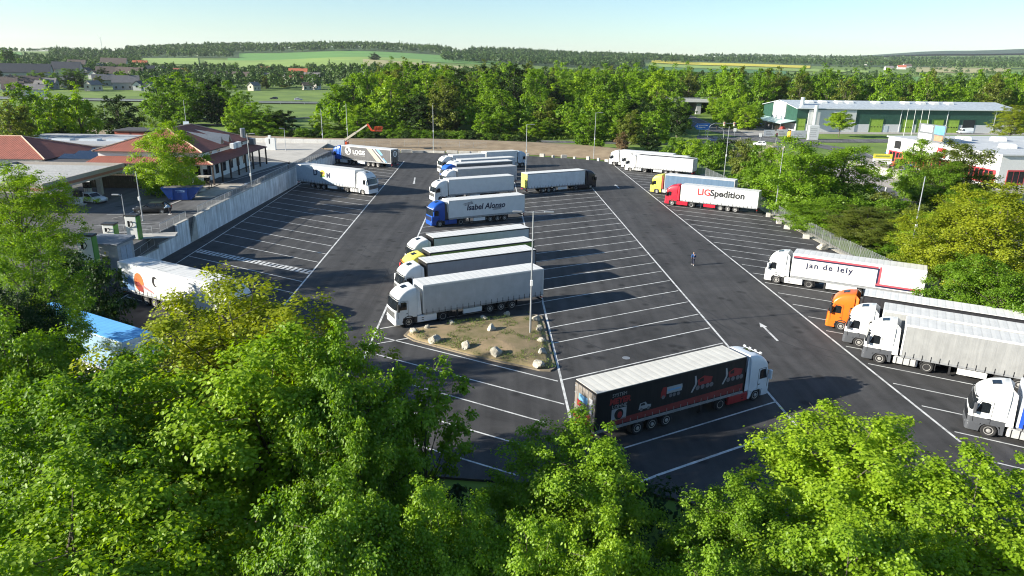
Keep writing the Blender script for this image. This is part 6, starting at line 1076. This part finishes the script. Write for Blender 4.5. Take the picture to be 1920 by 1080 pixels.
for i, (px, row, w, rc, rot) in enumerate(VILL):
    side = 'below the big barn' if px < 100 and row > 150 else 'beside the big barn' if px < 150 else 'beyond the dark round tree' if px < 300 else 'behind the left wood' if px < 470 else 'left of the forest edge'
    lb = '%s roofed village house %s' % (rcn[rc], side)
    house(px, row, w, rc, rot, lb, i % 3)
for i, (px, row) in enumerate(((1690, 129), (1666, 131), (1700, 127), (1628, 122))): house(px, row, 12, 'rgbo'[i], 10 * i, ('red', 'grey', 'brown', 'orange')[i] + ' roofed house of the far hamlet at right', 0, grp='houses of the far hamlet')
# wind turbine on the ridge
x, y, z = AT(188.5, 73, 5200); zt = TZ(x, y); T = thing('wind_turbine', 'white wind turbine turning far away on the left ridge', 'wind turbine', (x, y, zt)); hh = z - zt; MB().tube((0, 0, 0), (0, 0, hh), 2.6, 1.4, 12).build('tower', WHITE, T); MB().bbox(-2, 2, -5, 5, hh - 2, hh + 2.2, .5).build('nacelle', WHITE, T)
for a in (62, 122, 272): m_ = MB(); c, s = math.cos(R(a)), math.sin(R(a)); m_.hexa([(0 - s * 1.6, -5.6, hh + c * 1.6), (0 + s * 1.6, -5.6, hh - c * 1.6), (0 + s * 1.6, -5.2, hh - c * 1.6), (0 - s * 1.6, -5.2, hh + c * 1.6), (c * 40 - s * .4, -5.6, hh + s * 40 + c * .4), (c * 40 + s * .4, -5.6, hh + s * 40 - c * .4), (c * 40 + s * .4, -5.4, hh + s * 40 - c * .4), (c * 40 - s * .4, -5.4, hh + s * 40 + c * .4)]); m_.build('blade', WHITE, T)
# ---------------------------------------------------------------- trees
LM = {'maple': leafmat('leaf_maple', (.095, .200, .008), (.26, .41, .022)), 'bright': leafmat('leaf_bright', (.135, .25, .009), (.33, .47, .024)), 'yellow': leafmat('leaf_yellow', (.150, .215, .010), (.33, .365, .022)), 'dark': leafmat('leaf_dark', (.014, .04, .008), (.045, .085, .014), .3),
      'mid': leafmat('leaf_mid', (.068, .155, .009), (.20, .33, .021)), 'olive': leafmat('leaf_olive', (.085, .125, .016), (.19, .225, .035)), 'blossom': leafmat('leaf_blossom', (.14, .18, .07), (.55, .50, .38), .25), 'rust': leafmat('leaf_rust', (.16, .10, .05), (.25, .19, .09), .3), 'pine': leafmat('leaf_conifer', (.010, .028, .010), (.03, .055, .014), .15)}
def crown(name, seed, H, Rr, base, ncl, nl, ls, droop=.35, leaf6=False, rc=.19, conic=0.0, boughs=26, flat=.7, low=-.35, inner=.22, spread=.36):
    """boughs reach out from the stem to the crown's outline; leaf sprays sit along each bough and thin out to its tip"""
    g = np.random.default_rng(seed); i = np.arange(boughs); zz = 1 - (i + .5) / boughs * (1 - low); th = i * 2.39996 + g.uniform(0, 6.28) + g.normal(0, .25, boughs)
    zz = np.clip(zz + g.normal(0, .06, boughs), low, .985); u = np.stack([np.sqrt(1 - zz ** 2) * np.cos(th), np.sqrt(1 - zz ** 2) * np.sin(th), zz], 1)
    rb = g.uniform(.70, 1.12, boughs); hz = (H - base) / 2; ctr = np.array([0, 0, base + hz * .86]); zup, zdn = H - ctr[2], ctr[2] - base
    tip = ctr + np.stack([u[:, 0] * Rr * rb, u[:, 1] * Rr * rb, np.where(u[:, 2] > 0, u[:, 2] * zup, u[:, 2] * zdn) * np.clip(rb, .7, 1.03)], 1)
    root = np.stack([tip[:, 0] * .08, tip[:, 1] * .08, base * .5 + (tip[:, 2] - base * .5) * .55], 1)
    bi = g.integers(0, boughs, ncl); s = inner + (1 - inner) * g.random(ncl) ** .75; sp = Rr * (spread * (1 - s) * .9 + .07)
    c = root[bi] * (1 - s)[:, None] + tip[bi] * s[:, None]; c[:, 2] += Rr * .16 * np.sin(s * PI) ; c += g.normal(size=(ncl, 3)) * sp[:, None] * np.array([.7, .7, .55]); c[:, 2] = np.clip(c[:, 2], min(base, 0) if low < -.6 else base * .7, H)
    t = np.clip((c[:, 2] - base) / (H - base), 0, 1); k = 1 - conic * t; c[:, 0] *= k; c[:, 1] *= k
    rad = Rr * rc * g.uniform(.6, 1.25, ncl) * (1.15 - .45 * s); n = ncl * nl; ci = np.repeat(np.arange(ncl), nl)
    p = c[ci] + g.normal(size=(n, 3)) * rad[ci][:, None] * np.array([.62, .62, .62 * flat])
    out = p - np.array([0, 0, base + hz * .7]); out /= np.linalg.norm(out, axis=1)[:, None] + 1e-6
    lo = p - c[ci]; lo /= np.linalg.norm(lo, axis=1)[:, None] + 1e-6
    nm = np.array([0, 0, .55]) + out * .45 + lo * .35 + g.normal(size=(n, 3)) * .42; nm /= np.linalg.norm(nm, axis=1)[:, None]
    tg = out * .4 + lo * .55 + g.normal(size=(n, 3)) * .5 + np.array([0, 0, -droop]); tg -= nm * (tg * nm).sum(1)[:, None]; tg /= np.linalg.norm(tg, axis=1)[:, None] + 1e-6; bt = np.cross(nm, tg)
    l = (ls * g.uniform(.65, 1.3, n))[:, None]; w = l * .8
    if leaf6:
        V = np.stack([p, p + tg * l * .28 + bt * w * .46 + nm * l * .10, p + tg * l * .68 + bt * w * .40 + nm * l * .06, p + tg * l - nm * l * .10, p + tg * l * .68 - bt * w * .40 + nm * l * .06, p + tg * l * .28 - bt * w * .46 + nm * l * .10], 1).reshape(-1, 3)
        o = np.arange(n)[:, None] * 6; F = np.concatenate([o + np.array([[0, 1, 2, 3]]), o + np.array([[0, 3, 4, 5]])], 1).reshape(-1, 4); rep = 2
    else:
        V = np.stack([p, p + tg * l * .5 + bt * w * .5 + nm * l * .12, p + tg * l, p + tg * l * .5 - bt * w * .5 + nm * l * .12], 1).reshape(-1, 3); F = np.arange(n * 4).reshape(-1, 4); rep = 1
    tint = np.clip(g.uniform(.12, .88, boughs)[bi[ci]] * .3 + g.uniform(.12, .88, ncl)[ci] * .3 + g.uniform(0, 1, n) * .4, 0, 1); return npmesh(name, V, F, LM['maple'], np.repeat(tint, rep)), (tip, root)
def trunk(seed, H, base, c, r=.16, limbs=16):
    rs = random.Random(seed); mb = MB(); top = H * .82; pts = [(rs.gauss(0, .06) * i, rs.gauss(0, .06) * i, top * i / 6 - .3 * (i == 0)) for i in range(7)]; mb.path(pts, r, r * .25, 8); tip, root = c
    for k in range(min(limbs, len(tip))):
        b = Vector(tip[k]); a = Vector(root[k]); z = min(max(a.z - .5, .3), top * .98); q = z / top * 6; f = Vector(pts[min(int(q), 5)]).lerp(Vector(pts[min(int(q) + 1, 6)]), q % 1); m = f.lerp(b, .5) + Vector((rs.gauss(0, .15), rs.gauss(0, .15), (H / 14) * .35)); rr_ = r * (.42 - .2 * z / top)
        mb.path([tuple(f), tuple(m), tuple(f.lerp(b, .96))], rr_, r * .07, 5)
        for e in range(2): w = m.lerp(b, .3 + .3 * e); mb.path([tuple(w), tuple(w + Vector((rs.gauss(0, .7), rs.gauss(0, .7), .6)) * (H / 14))], r * .12, r * .05, 4)
    return mb.mesh('trunk', BARK)
TL = {}
def lib(k, seed, H, Rr, base, ncl, nl, ls, tr_=.16, limbs=16, **kw): me, c = crown('crown', seed, H, Rr, base, ncl, nl, ls, **kw); TL[k] = (me, trunk(seed, H, base, c, tr_, limbs), H, Rr)
for i in range(3): lib('near%d' % i, 100 + i, 14, 5, 2.0, 470, 115, .152, .17, 34, leaf6=True, rc=.105, droop=.6, boughs=(34, 42, 30)[i], low=-.3)
lib('sparse', 120, 14, 3.2, 4.0, 110, 60, .20, .09, 22, leaf6=True, rc=.12, droop=.5, boughs=22, spread=.2)
lib('fine', 130, 14, 5, 1.0, 560, 85, .145, .17, 36, rc=.095, droop=.3, boughs=44, low=-.7)
for i in range(2): lib('full%d' % i, 140 + i, 14, 6, -.5, 520, 60, .26, .2, 24, rc=.12, droop=.4, boughs=36, low=-.9)
for i in range(4): lib('mid%d' % i, 200 + i, 18, 6, .3, 220, 27, .64, .26, 16, rc=.125, boughs=(26, 20, 30, 24)[i], low=-.9)
for i in range(2): lib('bush%d' % i, 300 + i, 5, 3.2, -.6, 150, 36, .25, .08, 10, rc=.13, boughs=22, low=-.9)
lib('conifer', 310, 12, 2.6, .3, 150, 52, .26, .15, 6, rc=.17, conic=.72, boughs=40, low=-.95)
lib('poplar', 320, 20, 2.6, .6, 110, 38, .6, .2, 6, rc=.22, conic=.35, boughs=30, low=-.9)
def tree(kind, x, y, H, Rr, leaf, label, z=None, group=None, name=None, cat='tree', rz=None):
    me, tm, h0, r0 = TL[kind]; z = TZ(x, y) - .05 if z is None else z
    nm_ = name or {'b': 'shrub', 'c': 'conifer_tree', 'p': 'poplar_tree'}.get(kind[0], 'broadleaf_tree')
    if kind == 'poplar': nm_ = 'poplar_tree'
    T = thing(nm_, label, 'shrub' if nm_ == 'shrub' and cat == 'tree' else cat, (x, y, z), rnd.uniform(0, 6.28) if rz is None else rz, group); T.scale = (Rr / r0, Rr / r0, H / h0)
    c = put('crown', me, T); c.material_slots[0].link = 'OBJECT'; c.material_slots[0].material = LM[leaf]; put('trunk', tm, T); return T
CW = {'mid': 'mid green', 'maple': 'fresh green', 'bright': 'light green', 'dark': 'dark green', 'olive': 'olive green', 'yellow': 'yellow green'}
def sized(H, lo, hi): return 'low ' if H < lo else 'tall ' if H > hi else ''
def tpx(kind, px, Y, rowtop, wpx, leaf, label, z0=0.0, **kw):
    x, y, zt = AT(px, rowtop, Y); dist = math.hypot(x, Y); return tree(kind, x, Y, max(2.0, zt - z0), wpx / 2 / FOC * dist * 1.02, leaf, label, z=z0 - .05, **kw)
# foreground row between the camera and the lot
tpx('fine', 430, 32, 478, 500, 'yellow', 'tall yellow green tree in front of the trailer with the orange ball')
tpx('fine', 375, 34, 540, 300, 'yellow', 'lower yellow green crown just left of the tall yellow green tree')
tpx('near0', 480, 27, 615, 520, 'bright', 'large light green maple filling the lower left, its pale trunk showing')
tpx('near1', 640, 26.5, 600, 330, 'maple', 'mid green maple crown right of the yellow green tree')
tpx('near2', 655, 24, 745, 270, 'maple', 'shaded maple at the lower centre with dark lower leaves')
tpx('sparse', 800, 29, 640, 220, 'maple', 'thin open sapling whose twigs cross the white bay lines')
tpx('near1', 5, 31, 560, 260, 'mid', 'dark maple at the left edge below the blue roofed trailer')
tpx('near2', 130, 25, 650, 440, 'mid', 'dense maple in the lower left corner row, in front of the blue roof')
tpx('full0', 200, 33, 655, 180, 'mid', 'mid green crown just below the blue roofed trailer')
tpx('near0', 120, 19, 885, 560, 'bright', 'bright maple at the bottom left corner')
tpx('near2', 620, 18.5, 880, 420, 'maple', 'maple at the bottom edge left of the gap in the trees')
tpx('near0', 1075, 27, 785, 360, 'maple', 'maple crown reaching up to the rear of the black trailer')
tpx('near0', 830, 21, 905, 330, 'maple', 'shaded maple filling the gap at the bottom below the sapling')
tpx('near1', 975, 19.5, 950, 330, 'maple', 'low dark maple at the bottom edge right of the sapling')
tpx('near2', 1140, 18.5, 955, 330, 'bright', 'bright topped maple at the bottom edge below the black trailer')
tpx('near1', 1610, 29, 765, 400, 'bright', 'bright broad maple in front of the white and grey cab at right')
tpx('near2', 1400, 25, 905, 300, 'maple', 'shaded maple left of the broad bright maple')
tpx('near0', 1860, 24, 865, 380, 'bright', 'bright maple in the lower right corner')
tpx('near2', 1640, 20, 935, 420, 'bright', 'light green maple at the bottom edge right of centre')
tpx('near1', 1370, 18.5, 1010, 340, 'maple', 'dark maple at the bottom edge between the two bright ones')
# left side, at the yard edge
tpx('fine', 10, 70, 290, 190, 'bright', 'big bright green tree at the left edge beside the fuel canopy', 2.0)
tpx('fine', 40, 46, 410, 190, 'mid', 'green tree at the left edge below the big bright one', 1.0)
tpx('bush0', 165, 58, 470, 120, 'dark', 'dark evergreen shrub beside the wall below the chargers', 0.5); tpx('conifer', 125, 61, 465, 120, 'dark', 'dark conical evergreen left of the white trailer', 0.0); tpx('near1', 0, 42, 520, 170, 'dark', 'dark leafy tree at the left edge above the blue roof', 0.0)
tpx('full0', 303, 112, 224, 112, 'bright', 'light green tree with pale trunk between skip and restaurant', ZP); tpx('bush1', 215, 122, 320, 30, 'dark', 'small dark shrub at the board fence', ZP)
for px, Y, rt, w, lf, lb in ((38, 172, 152, 60, 'mid', 'leftmost of the three bright roadside trees behind the shop'), (84, 178, 152, 62, 'bright', 'middle one of the three bright roadside trees behind the shop'), (136, 182, 155, 60, 'bright', 'rightmost of the three bright roadside trees behind the shop'), (216, 212, 176, 66, 'dark', 'dark round tree with bare trunk above the brick shed'), (8, 160, 175, 70, 'olive', 'olive tree at the far left edge behind the shop'), (432, 232, 185, 34, 'bright', 'slim bright young tree beside the sign pole'), (110, 176, 235, 50, 'dark', 'dark low bush on the meadow behind the shop roof')):
    tpx('mid%d' % rnd.randrange(4), px, Y, rt, w, lf, lb)
for i, (px, Y, rt, w) in enumerate(((290, 285, 140, 60), (325, 300, 134, 64), (360, 288, 138, 60), (395, 300, 142, 56), (345, 268, 160, 60), (420, 290, 150, 56), (300, 270, 165, 50), (400, 272, 168, 50), (450, 262, 170, 50), (470, 250, 190, 60), (500, 246, 198, 64), (530, 246, 206, 50), (455, 244, 205, 40))): tpx('mid%d' % (i % 4), px, Y, rt, w, ('mid', 'maple', 'mid', 'dark')[i % 4], CW[('mid', 'maple', 'mid', 'dark')[i % 4]] + ' tree of the clump behind the restaurant, ' + ('left' if px < 380 else 'right') + ' part', group='trees of the clump behind the restaurant')
# the wood behind the lot: front row and depth
def scatter(poly, n, dmin, seed):
    rs = random.Random(seed); out = []; xs = [p[0] for p in poly]; ys = [p[1] for p in poly]; tr_ = 0
    while len(out) < n and tr_ < n * 60:
        tr_ += 1; p = (rs.uniform(min(xs), max(xs)), rs.uniform(min(ys), max(ys)))
        if inside(p, poly) and all((p[0] - q[0]) ** 2 + (p[1] - q[1]) ** 2 > dmin * dmin for q in out): out.append(p)
    return out
wood = [(-74, 268), (-40, 262), (0, 258), (22, 255), (40, 262), (62, 300), (66, 372), (58, 420), (-10, 412), (-64, 404), (-80, 340)]
for i, (x, y) in enumerate(scatter(wood, 105, 9.4, 5)):
    fr_ = y < 290; H = rnd.uniform(14, 25) * (1.0 if not fr_ else rnd.choice((.55, .8, 1.0)))
    lf = rnd.choice(('mid', 'maple', 'mid', 'mid', 'bright', 'dark', 'maple', 'olive', 'mid')); sx = 'left' if x < -28 else 'right' if x > 20 else 'middle'
    tree('mid%d' % rnd.randrange(4), x, y, H, rnd.uniform(5.0, 8.8), lf, sized(H, 15, 20) + CW[lf] + (' tree at the front of the dense wood, in its %s part' if fr_ else ' tree inside the dense wood, in its %s part') % sx, group='trees of the wood behind the lot')
wood2 = [(100, 345), (140, 338), (230, 346), (330, 360), (400, 400), (420, 470), (300, 460), (180, 425), (104, 412)]
for x, y in scatter(wood2, 72, 11.5, 6): H = rnd.uniform(18, 27); lf = rnd.choice(('mid', 'maple', 'olive', 'mid', 'maple')); tree('mid%d' % rnd.randrange(4), x, y, H, rnd.uniform(6, 8.5), lf, sized(H, 20, 24) + CW[lf] + ' tree of the wood behind the hall, ' + ('near its left end' if x < 180 else 'toward the right edge'), group='trees of the wood behind the hall')
for x, y in scatter([(-70, 425), (60, 430), (100, 440), (130, 560), (-60, 560), (-110, 500)], 30, 15, 8) + scatter([(60, 405), (128, 402), (150, 470), (60, 470)], 16, 11, 18): tree('mid%d' % rnd.randrange(4), x, y, rnd.uniform(20, 27), rnd.uniform(7, 9), rnd.choice(('mid', 'maple', 'olive')), 'tree top showing over the dense wood', group='tree tops beyond the wood')
slope = [(96, 340), (100, 372), (112, 400), (108, 350), (104, 318), (98, 290), (92, 278), (88, 300), (92, 330)]
for x, y in scatter(slope, 22, 4.5, 9): tree('mid%d' % rnd.randrange(4), x, y, rnd.uniform(7, 13), rnd.uniform(3.5, 5), rnd.choice(('bright', 'maple', 'bright')), 'bright leafy tree on the bank right of the underpass', group='trees on the bank right of the underpass')
for x, y in scatter([(44, 240), (60, 256), (72, 300), (70, 340), (52, 320), (36, 262)], 16, 6, 12): tree('mid%d' % rnd.randrange(4), x, y, rnd.uniform(9, 15), rnd.uniform(3.6, 5), rnd.choice(('mid', 'olive', 'dark')), 'shady tree on the bank left of the underpass road', group='trees on the bank left of the underpass')
# shrubs in front of the wood and the hedge along the back road
for i, px in enumerate((600, 640, 668, 700, 735, 757, 905, 940, 1000, 1030, 1070, 1120, 1150, 1200, 1235)): tpx('mid%d' % (i % 4), px, 249 + 4 * math.sin(i * 2.1) - max(0, px - 1050) * .12, 215 + 14 * math.sin(i * 1.7), 42 + 10 * math.sin(i), ('bright', 'mid', 'maple', 'mid')[i % 4], 'smaller tree along the sunny front of the wood', group='small trees along the front of the wood')
for i in range(34): t = i / 33; x, y = G(440 + 560 * t, 262 + 12 * t - 4 * math.sin(t * 3)); lf = rnd.choice(('dark', 'mid', 'mid')); tree('bush%d' % (i % 2), x, y + 3, rnd.uniform(2.6, 4.0), rnd.uniform(2.8, 4.2), lf, CW[lf] + ' hedge shrub between dirt bank and back road, ' + ('left' if t < .33 else 'middle' if t < .66 else 'right') + ' stretch', group='hedge shrubs along the back road')
for px, row, H, w, lf, lb in ((1105, 280, 12, 10, 'mid', 'round tree behind the lamp post on the back edge'), (1180, 270, 11, 8, 'olive', 'brownish tree left of the underpass road'), (1215, 283, 8, 7, 'dark', 'dark shrubby tree over the far white lorries'), (1165, 285, 6, 4, 'rust', 'withered rust brown shrub behind the far white lorries')): x, y = G(px, row); tree('mid1', x, y, H, w / 1.6, lf, lb)
# belt of bushes and trees along the right hand fence
for i, (px, row, H, w, lf, lb) in enumerate(((1255, 300, 6, 9, 'mid', 'green bush behind the far white lorries'), (1290, 305, 6.5, 9, 'bright', 'bright bush right of the far white lorries'), (1325, 318, 7, 10, 'mid', 'green bush behind the slim lamp post'), (1345, 300, 6.5, 8, 'dark', 'dark bush below the blue sign'), (1385, 330, 8.5, 9, 'olive', 'olive shrub beside the slim lamp post'), (1378, 300, 6, 5, 'blossom', 'small white blossoming bush beside the olive shrub'), (1415, 345, 8, 10, 'mid', 'green bush right of the olive shrub'), (1438, 320, 7, 7, 'blossom', 'large white blossoming bush near the lamp post'), (1440, 372, 7, 8, 'maple', 'green bush at the fence lamp post'), (1395, 372, 6, 9, 'mid', 'green bush behind the blue grey trailer'))): x, y = G(px, row); tree('bush%d' % (i % 2), x + 2, y + 3, H, w / 2, lf, lb)
for px, Y, rt, w, lf, lb, kd in ((1512, 122, 256, 150, 'maple', 'big round green tree behind the fence, left of a pair', 'full0'), (1592, 126, 266, 140, 'maple', 'big round green tree behind the fence, right of a pair', 'full1'), (1550, 108, 375, 140, 'mid', 'green thicket below the pair of round trees', 'full0'), (1630, 100, 380, 150, 'olive', 'olive thicket left of the bare lamp post', 'fine'), (1700, 96, 420, 130, 'olive', 'thin olive thicket behind the bare lamp post', 'fine'), (1800, 78, 368, 190, 'yellow', 'large yellow green tree at right behind the red striped trailer', 'fine'), (1900, 74, 318, 230, 'yellow', 'largest yellow green tree at the right edge', 'fine'), (1750, 92, 395, 110, 'bright', 'bright green tree right of the bare lamp post', 'fine'), (1830, 66, 470, 130, 'mid', 'green bush behind the rear of the red striped trailer', 'full0'), (1900, 62, 490, 130, 'mid', 'green bush at the right edge above the pale trailers', 'full1'), (1680, 92, 470, 90, 'mid', 'low green bush at the fence behind the red striped trailer', 'bush0'),
        (1735, 137, 258, 84, 'maple', 'dark green tree in front of the dealer building', 'full0'), (1812, 133, 258, 116, 'olive', 'pale feathery tree beside the dark tree at the dealer', 'full1'), (1775, 128, 300, 90, 'mid', 'mid green tree squeezed between the two dealer trees', 'full0'), (1733, 124, 330, 26, 'mid', 'small slender tree at the forecourt corner', 'sparse'), (1580, 268, 207, 44, 'bright', 'round street tree on the verge before the hall', 'near0'), (1908, 262, 190, 60, 'yellow', 'yellow green street tree at the right end of the hall', 'fine'), (1870, 108, 350, 130, 'bright', 'light green tree between dealer windows and the largest yellow tree', 'fine')): tpx(kd, px, Y, rt, w, lf, lb)
for i, (px, row) in enumerate(((1460, 385), (1480, 395), (1500, 412), (1530, 425), (1560, 440), (1585, 452), (1610, 462), (1640, 474), (1500, 395), (1540, 405), (1600, 430), (1640, 445), (1680, 462), (1705, 478), (1735, 495), (1770, 515), (1660, 440), (1700, 455), (1450, 372), (1425, 358), (1400, 345), (1640, 415), (1735, 470))):
    x, y = G(px, row); tree('bush%d' % (i % 2), x + 3.2, y + 3.5, rnd.uniform(4, 6.5), rnd.uniform(3.2, 4.6), ('mid', 'olive', 'maple', 'mid')[i % 4], CW[('mid', 'olive', 'maple', 'mid')[i % 4]] + ' undergrowth bush behind the mesh fence, ' + ('far' if row < 420 else 'near') + ' part', group='undergrowth bushes behind the mesh fence')
# village trees and poplars
rs = random.Random(21)
for i in range(48): px = rs.uniform(-20, 600); x, y, z, d = HIT(px, rs.uniform(124, 176)); lf = rs.choice(('mid', 'dark', 'olive', 'mid')); tree('mid%d' % (i % 4), x, y, rs.uniform(7, 13), rs.uniform(4, 7), lf, CW[lf] + ' garden tree among the village houses, ' + ('left of the white cottages' if px < 180 else 'toward the wood'), group='garden trees of the village', name='garden_tree')
for px in (10, 18, 25): x, y, z, d = HIT(px, 124); tree('poplar', x, y, 24, 4.5, 'mid', 'tall poplar of the row of three above the barn', group='poplars above the barn')
x, y, z, d = HIT(702, 113); tree('mid2', x, y, 18, 14, 'dark', 'lone dark tree clump in the middle of the hillside field', z=z - 1)
# far woods: thousands of crowns, one object per wood
def leafmass(name, label, P, W_, H_, nq, size, m, seed, lowcut=-.35):
    """crowns as scattered leaf-clump faces on uneven ellipsoids; P (n,3) feet"""
    g = np.random.default_rng(seed); n = len(P); k = n * nq; ti = np.repeat(np.arange(n), nq)
    u = g.normal(size=(k, 3)); u[:, 2] = np.where(u[:, 2] < lowcut, -u[:, 2], u[:, 2]); u /= np.linalg.norm(u, axis=1)[:, None]
    ph = g.uniform(0, 6.28, (n, 3)); lump = 1 + .22 * np.sin(3 * np.arctan2(u[:, 1], u[:, 0]) + ph[ti, 0]) * np.cos(2.5 * u[:, 2] + ph[ti, 1]); r = g.uniform(.72, 1.05, k) * lump
    con = np.where(g.random(n) < .16, .62, .0)[ti]; zr = u[:, 2] * r; shrink = 1 - con * np.clip(zr + .4, 0, 1)
    c = P[ti] + np.stack([u[:, 0] * r * shrink * W_[ti], u[:, 1] * r * shrink * W_[ti], H_[ti] * (.5 + .5 * zr * (1 + con * .4))], 1)
    nm = u + g.normal(size=(k, 3)) * .45; nm /= np.linalg.norm(nm, axis=1)[:, None]; t1 = np.cross(nm, g.normal(size=(k, 3))); t1 /= np.linalg.norm(t1, axis=1)[:, None]; t2 = np.cross(nm, t1); s = (size * W_[ti] * g.uniform(.6, 1.3, k))[:, None]
    V = np.stack([c - t1 * s, c + t2 * s * .8, c + t1 * s, c - t2 * s * .8], 1).reshape(-1, 3); tint = np.clip(g.random(n)[ti] * .65 + g.random(k) * .35, 0, 1)
    return tag(put(name, npmesh(name, V, np.arange(k * 4).reshape(-1, 4), m, tint)), label, None, None, 'stuff')
def farwood(name, label, areas, m, seed, nq=46):
    g = np.random.default_rng(seed); P, W_, H_ = [], [], []
    for c0, c1, d0, d1, n, h, w in areas:
        n = int(n * 1.5); px = g.uniform(c0, c1, n); d = g.uniform(d0, d1, n); az = np.arctan2((px - 960) / FOC, _cp); x, y = d * np.sin(az), d * np.cos(az)
        P.append(np.stack([x, y, terr(x, y) - .5], 1)); W_.append(w * .72 * g.uniform(.65, 1.25, n)); H_.append(h * g.uniform(.65, 1.2, n))
    return leafmass(name, label, np.concatenate(P), np.concatenate(W_), np.concatenate(H_), nq, .30 if nq < 60 else .19, m, seed)
FW1 = leafmat('far_leaf', (.026, .066, .014), (.075, .130, .024), .2)
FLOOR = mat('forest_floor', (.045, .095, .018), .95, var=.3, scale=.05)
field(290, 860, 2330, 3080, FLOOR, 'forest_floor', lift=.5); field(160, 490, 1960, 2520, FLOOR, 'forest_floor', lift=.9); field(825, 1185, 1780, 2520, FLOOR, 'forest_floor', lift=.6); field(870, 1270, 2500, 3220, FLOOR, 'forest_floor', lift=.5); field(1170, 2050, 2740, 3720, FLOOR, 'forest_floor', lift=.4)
farwood('ridge_wood', 'wood along the hill crest', [(300, 850, 2350, 3050, 1100, 19, 9), (170, 480, 1980, 2500, 420, 17, 8), (-60, 190, 2650, 3000, 60, 14, 8)], FW1, 3)
farwood('centre_wood', 'dark wood on the slope right of the fields', [(835, 1175, 1800, 2500, 1000, 18, 9), (880, 1260, 2500, 3200, 600, 19, 10)], FW1, 4)
farwood('right_wood', 'wooded crest at the right', [(1180, 2000, 2750, 3700, 1100, 19, 10), (1280, 2000, 4300, 5400, 500, 20, 14)], FW1, 5)
farwood('hedgerows', 'hedgerow trees scattered between the fields', [(-60, 320, 1250, 1900, 330, 11, 7), (950, 1620, 880, 1280, 230, 12, 8), (1150, 2000, 620, 900, 260, 14, 8), (1480, 1950, 1500, 2600, 110, 10, 8), (640, 1000, 700, 1000, 220, 15, 8), (280, 640, 620, 1150, 300, 10, 7), (-20, 300, 900, 1250, 160, 9, 6)], FW1, 6, 130)
FH = mat('far_forest', (.03, .06, .025), .95, var=.3, scale=.004, bump=1.0, bscale=.02)
field(1520, 2100, 6500, 11500, FH, 'far_hills', lift=12); field(-150, 70, 5200, 9500, FH, 'far_hills', lift=10)
# undergrowth filling the wood
ug = np.array(scatter(wood, 420, 4.2, 31) + scatter(wood2, 160, 7, 32) + scatter([(-70, 425), (60, 430), (100, 440), (130, 560), (-60, 560), (-110, 500)], 120, 9, 33)); g_ = np.random.default_rng(2)
leafmass('undergrowth', 'undergrowth inside the woods', np.c_[ug, terr(ug[:, 0], ug[:, 1])], g_.uniform(2.5, 4.5, len(ug)), g_.uniform(4, 10, len(ug)), 90, .16, LM['mid'], 9)
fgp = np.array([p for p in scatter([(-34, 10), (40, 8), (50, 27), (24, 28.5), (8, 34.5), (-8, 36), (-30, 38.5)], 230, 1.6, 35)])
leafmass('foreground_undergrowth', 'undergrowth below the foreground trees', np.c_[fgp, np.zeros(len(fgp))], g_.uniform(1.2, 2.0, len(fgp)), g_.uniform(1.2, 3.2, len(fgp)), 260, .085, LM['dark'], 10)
# grass tufts along the verge
g_ = np.random.default_rng(5); vp = []
for _ in range(2600): x, y = G(g_.uniform(560, 1080), g_.uniform(247, 262)); vp.append((x, y, 0))
for _ in range(1800): x, y = G(g_.uniform(0, 330), g_.uniform(200, 262)); vp.append((x, y, 0))
tufts('verge_grass', vp, LEAFG, 1.0)
# ---------------------------------------------------------------- haze
HZ = mat('haze_air'); t = HZ.node_tree; t.nodes.clear(); pv = t.nodes.new('ShaderNodeVolumePrincipled'); pv.inputs['Color'].default_value = (.80, .88, .97, 1); pv.inputs['Density'].default_value = 3.6e-5; pv.inputs['Anisotropy'].default_value = .2; oo = t.nodes.new('ShaderNodeOutputMaterial'); t.links.new(pv.outputs[0], oo.inputs['Volume'])
zt = float(max(_tz.max(), 60)) + 120
tag(MB().box(-14500, 14500, -14500, 14500, float(gz.min()) - 60, zt).build('haze', HZ), kind='stuff')
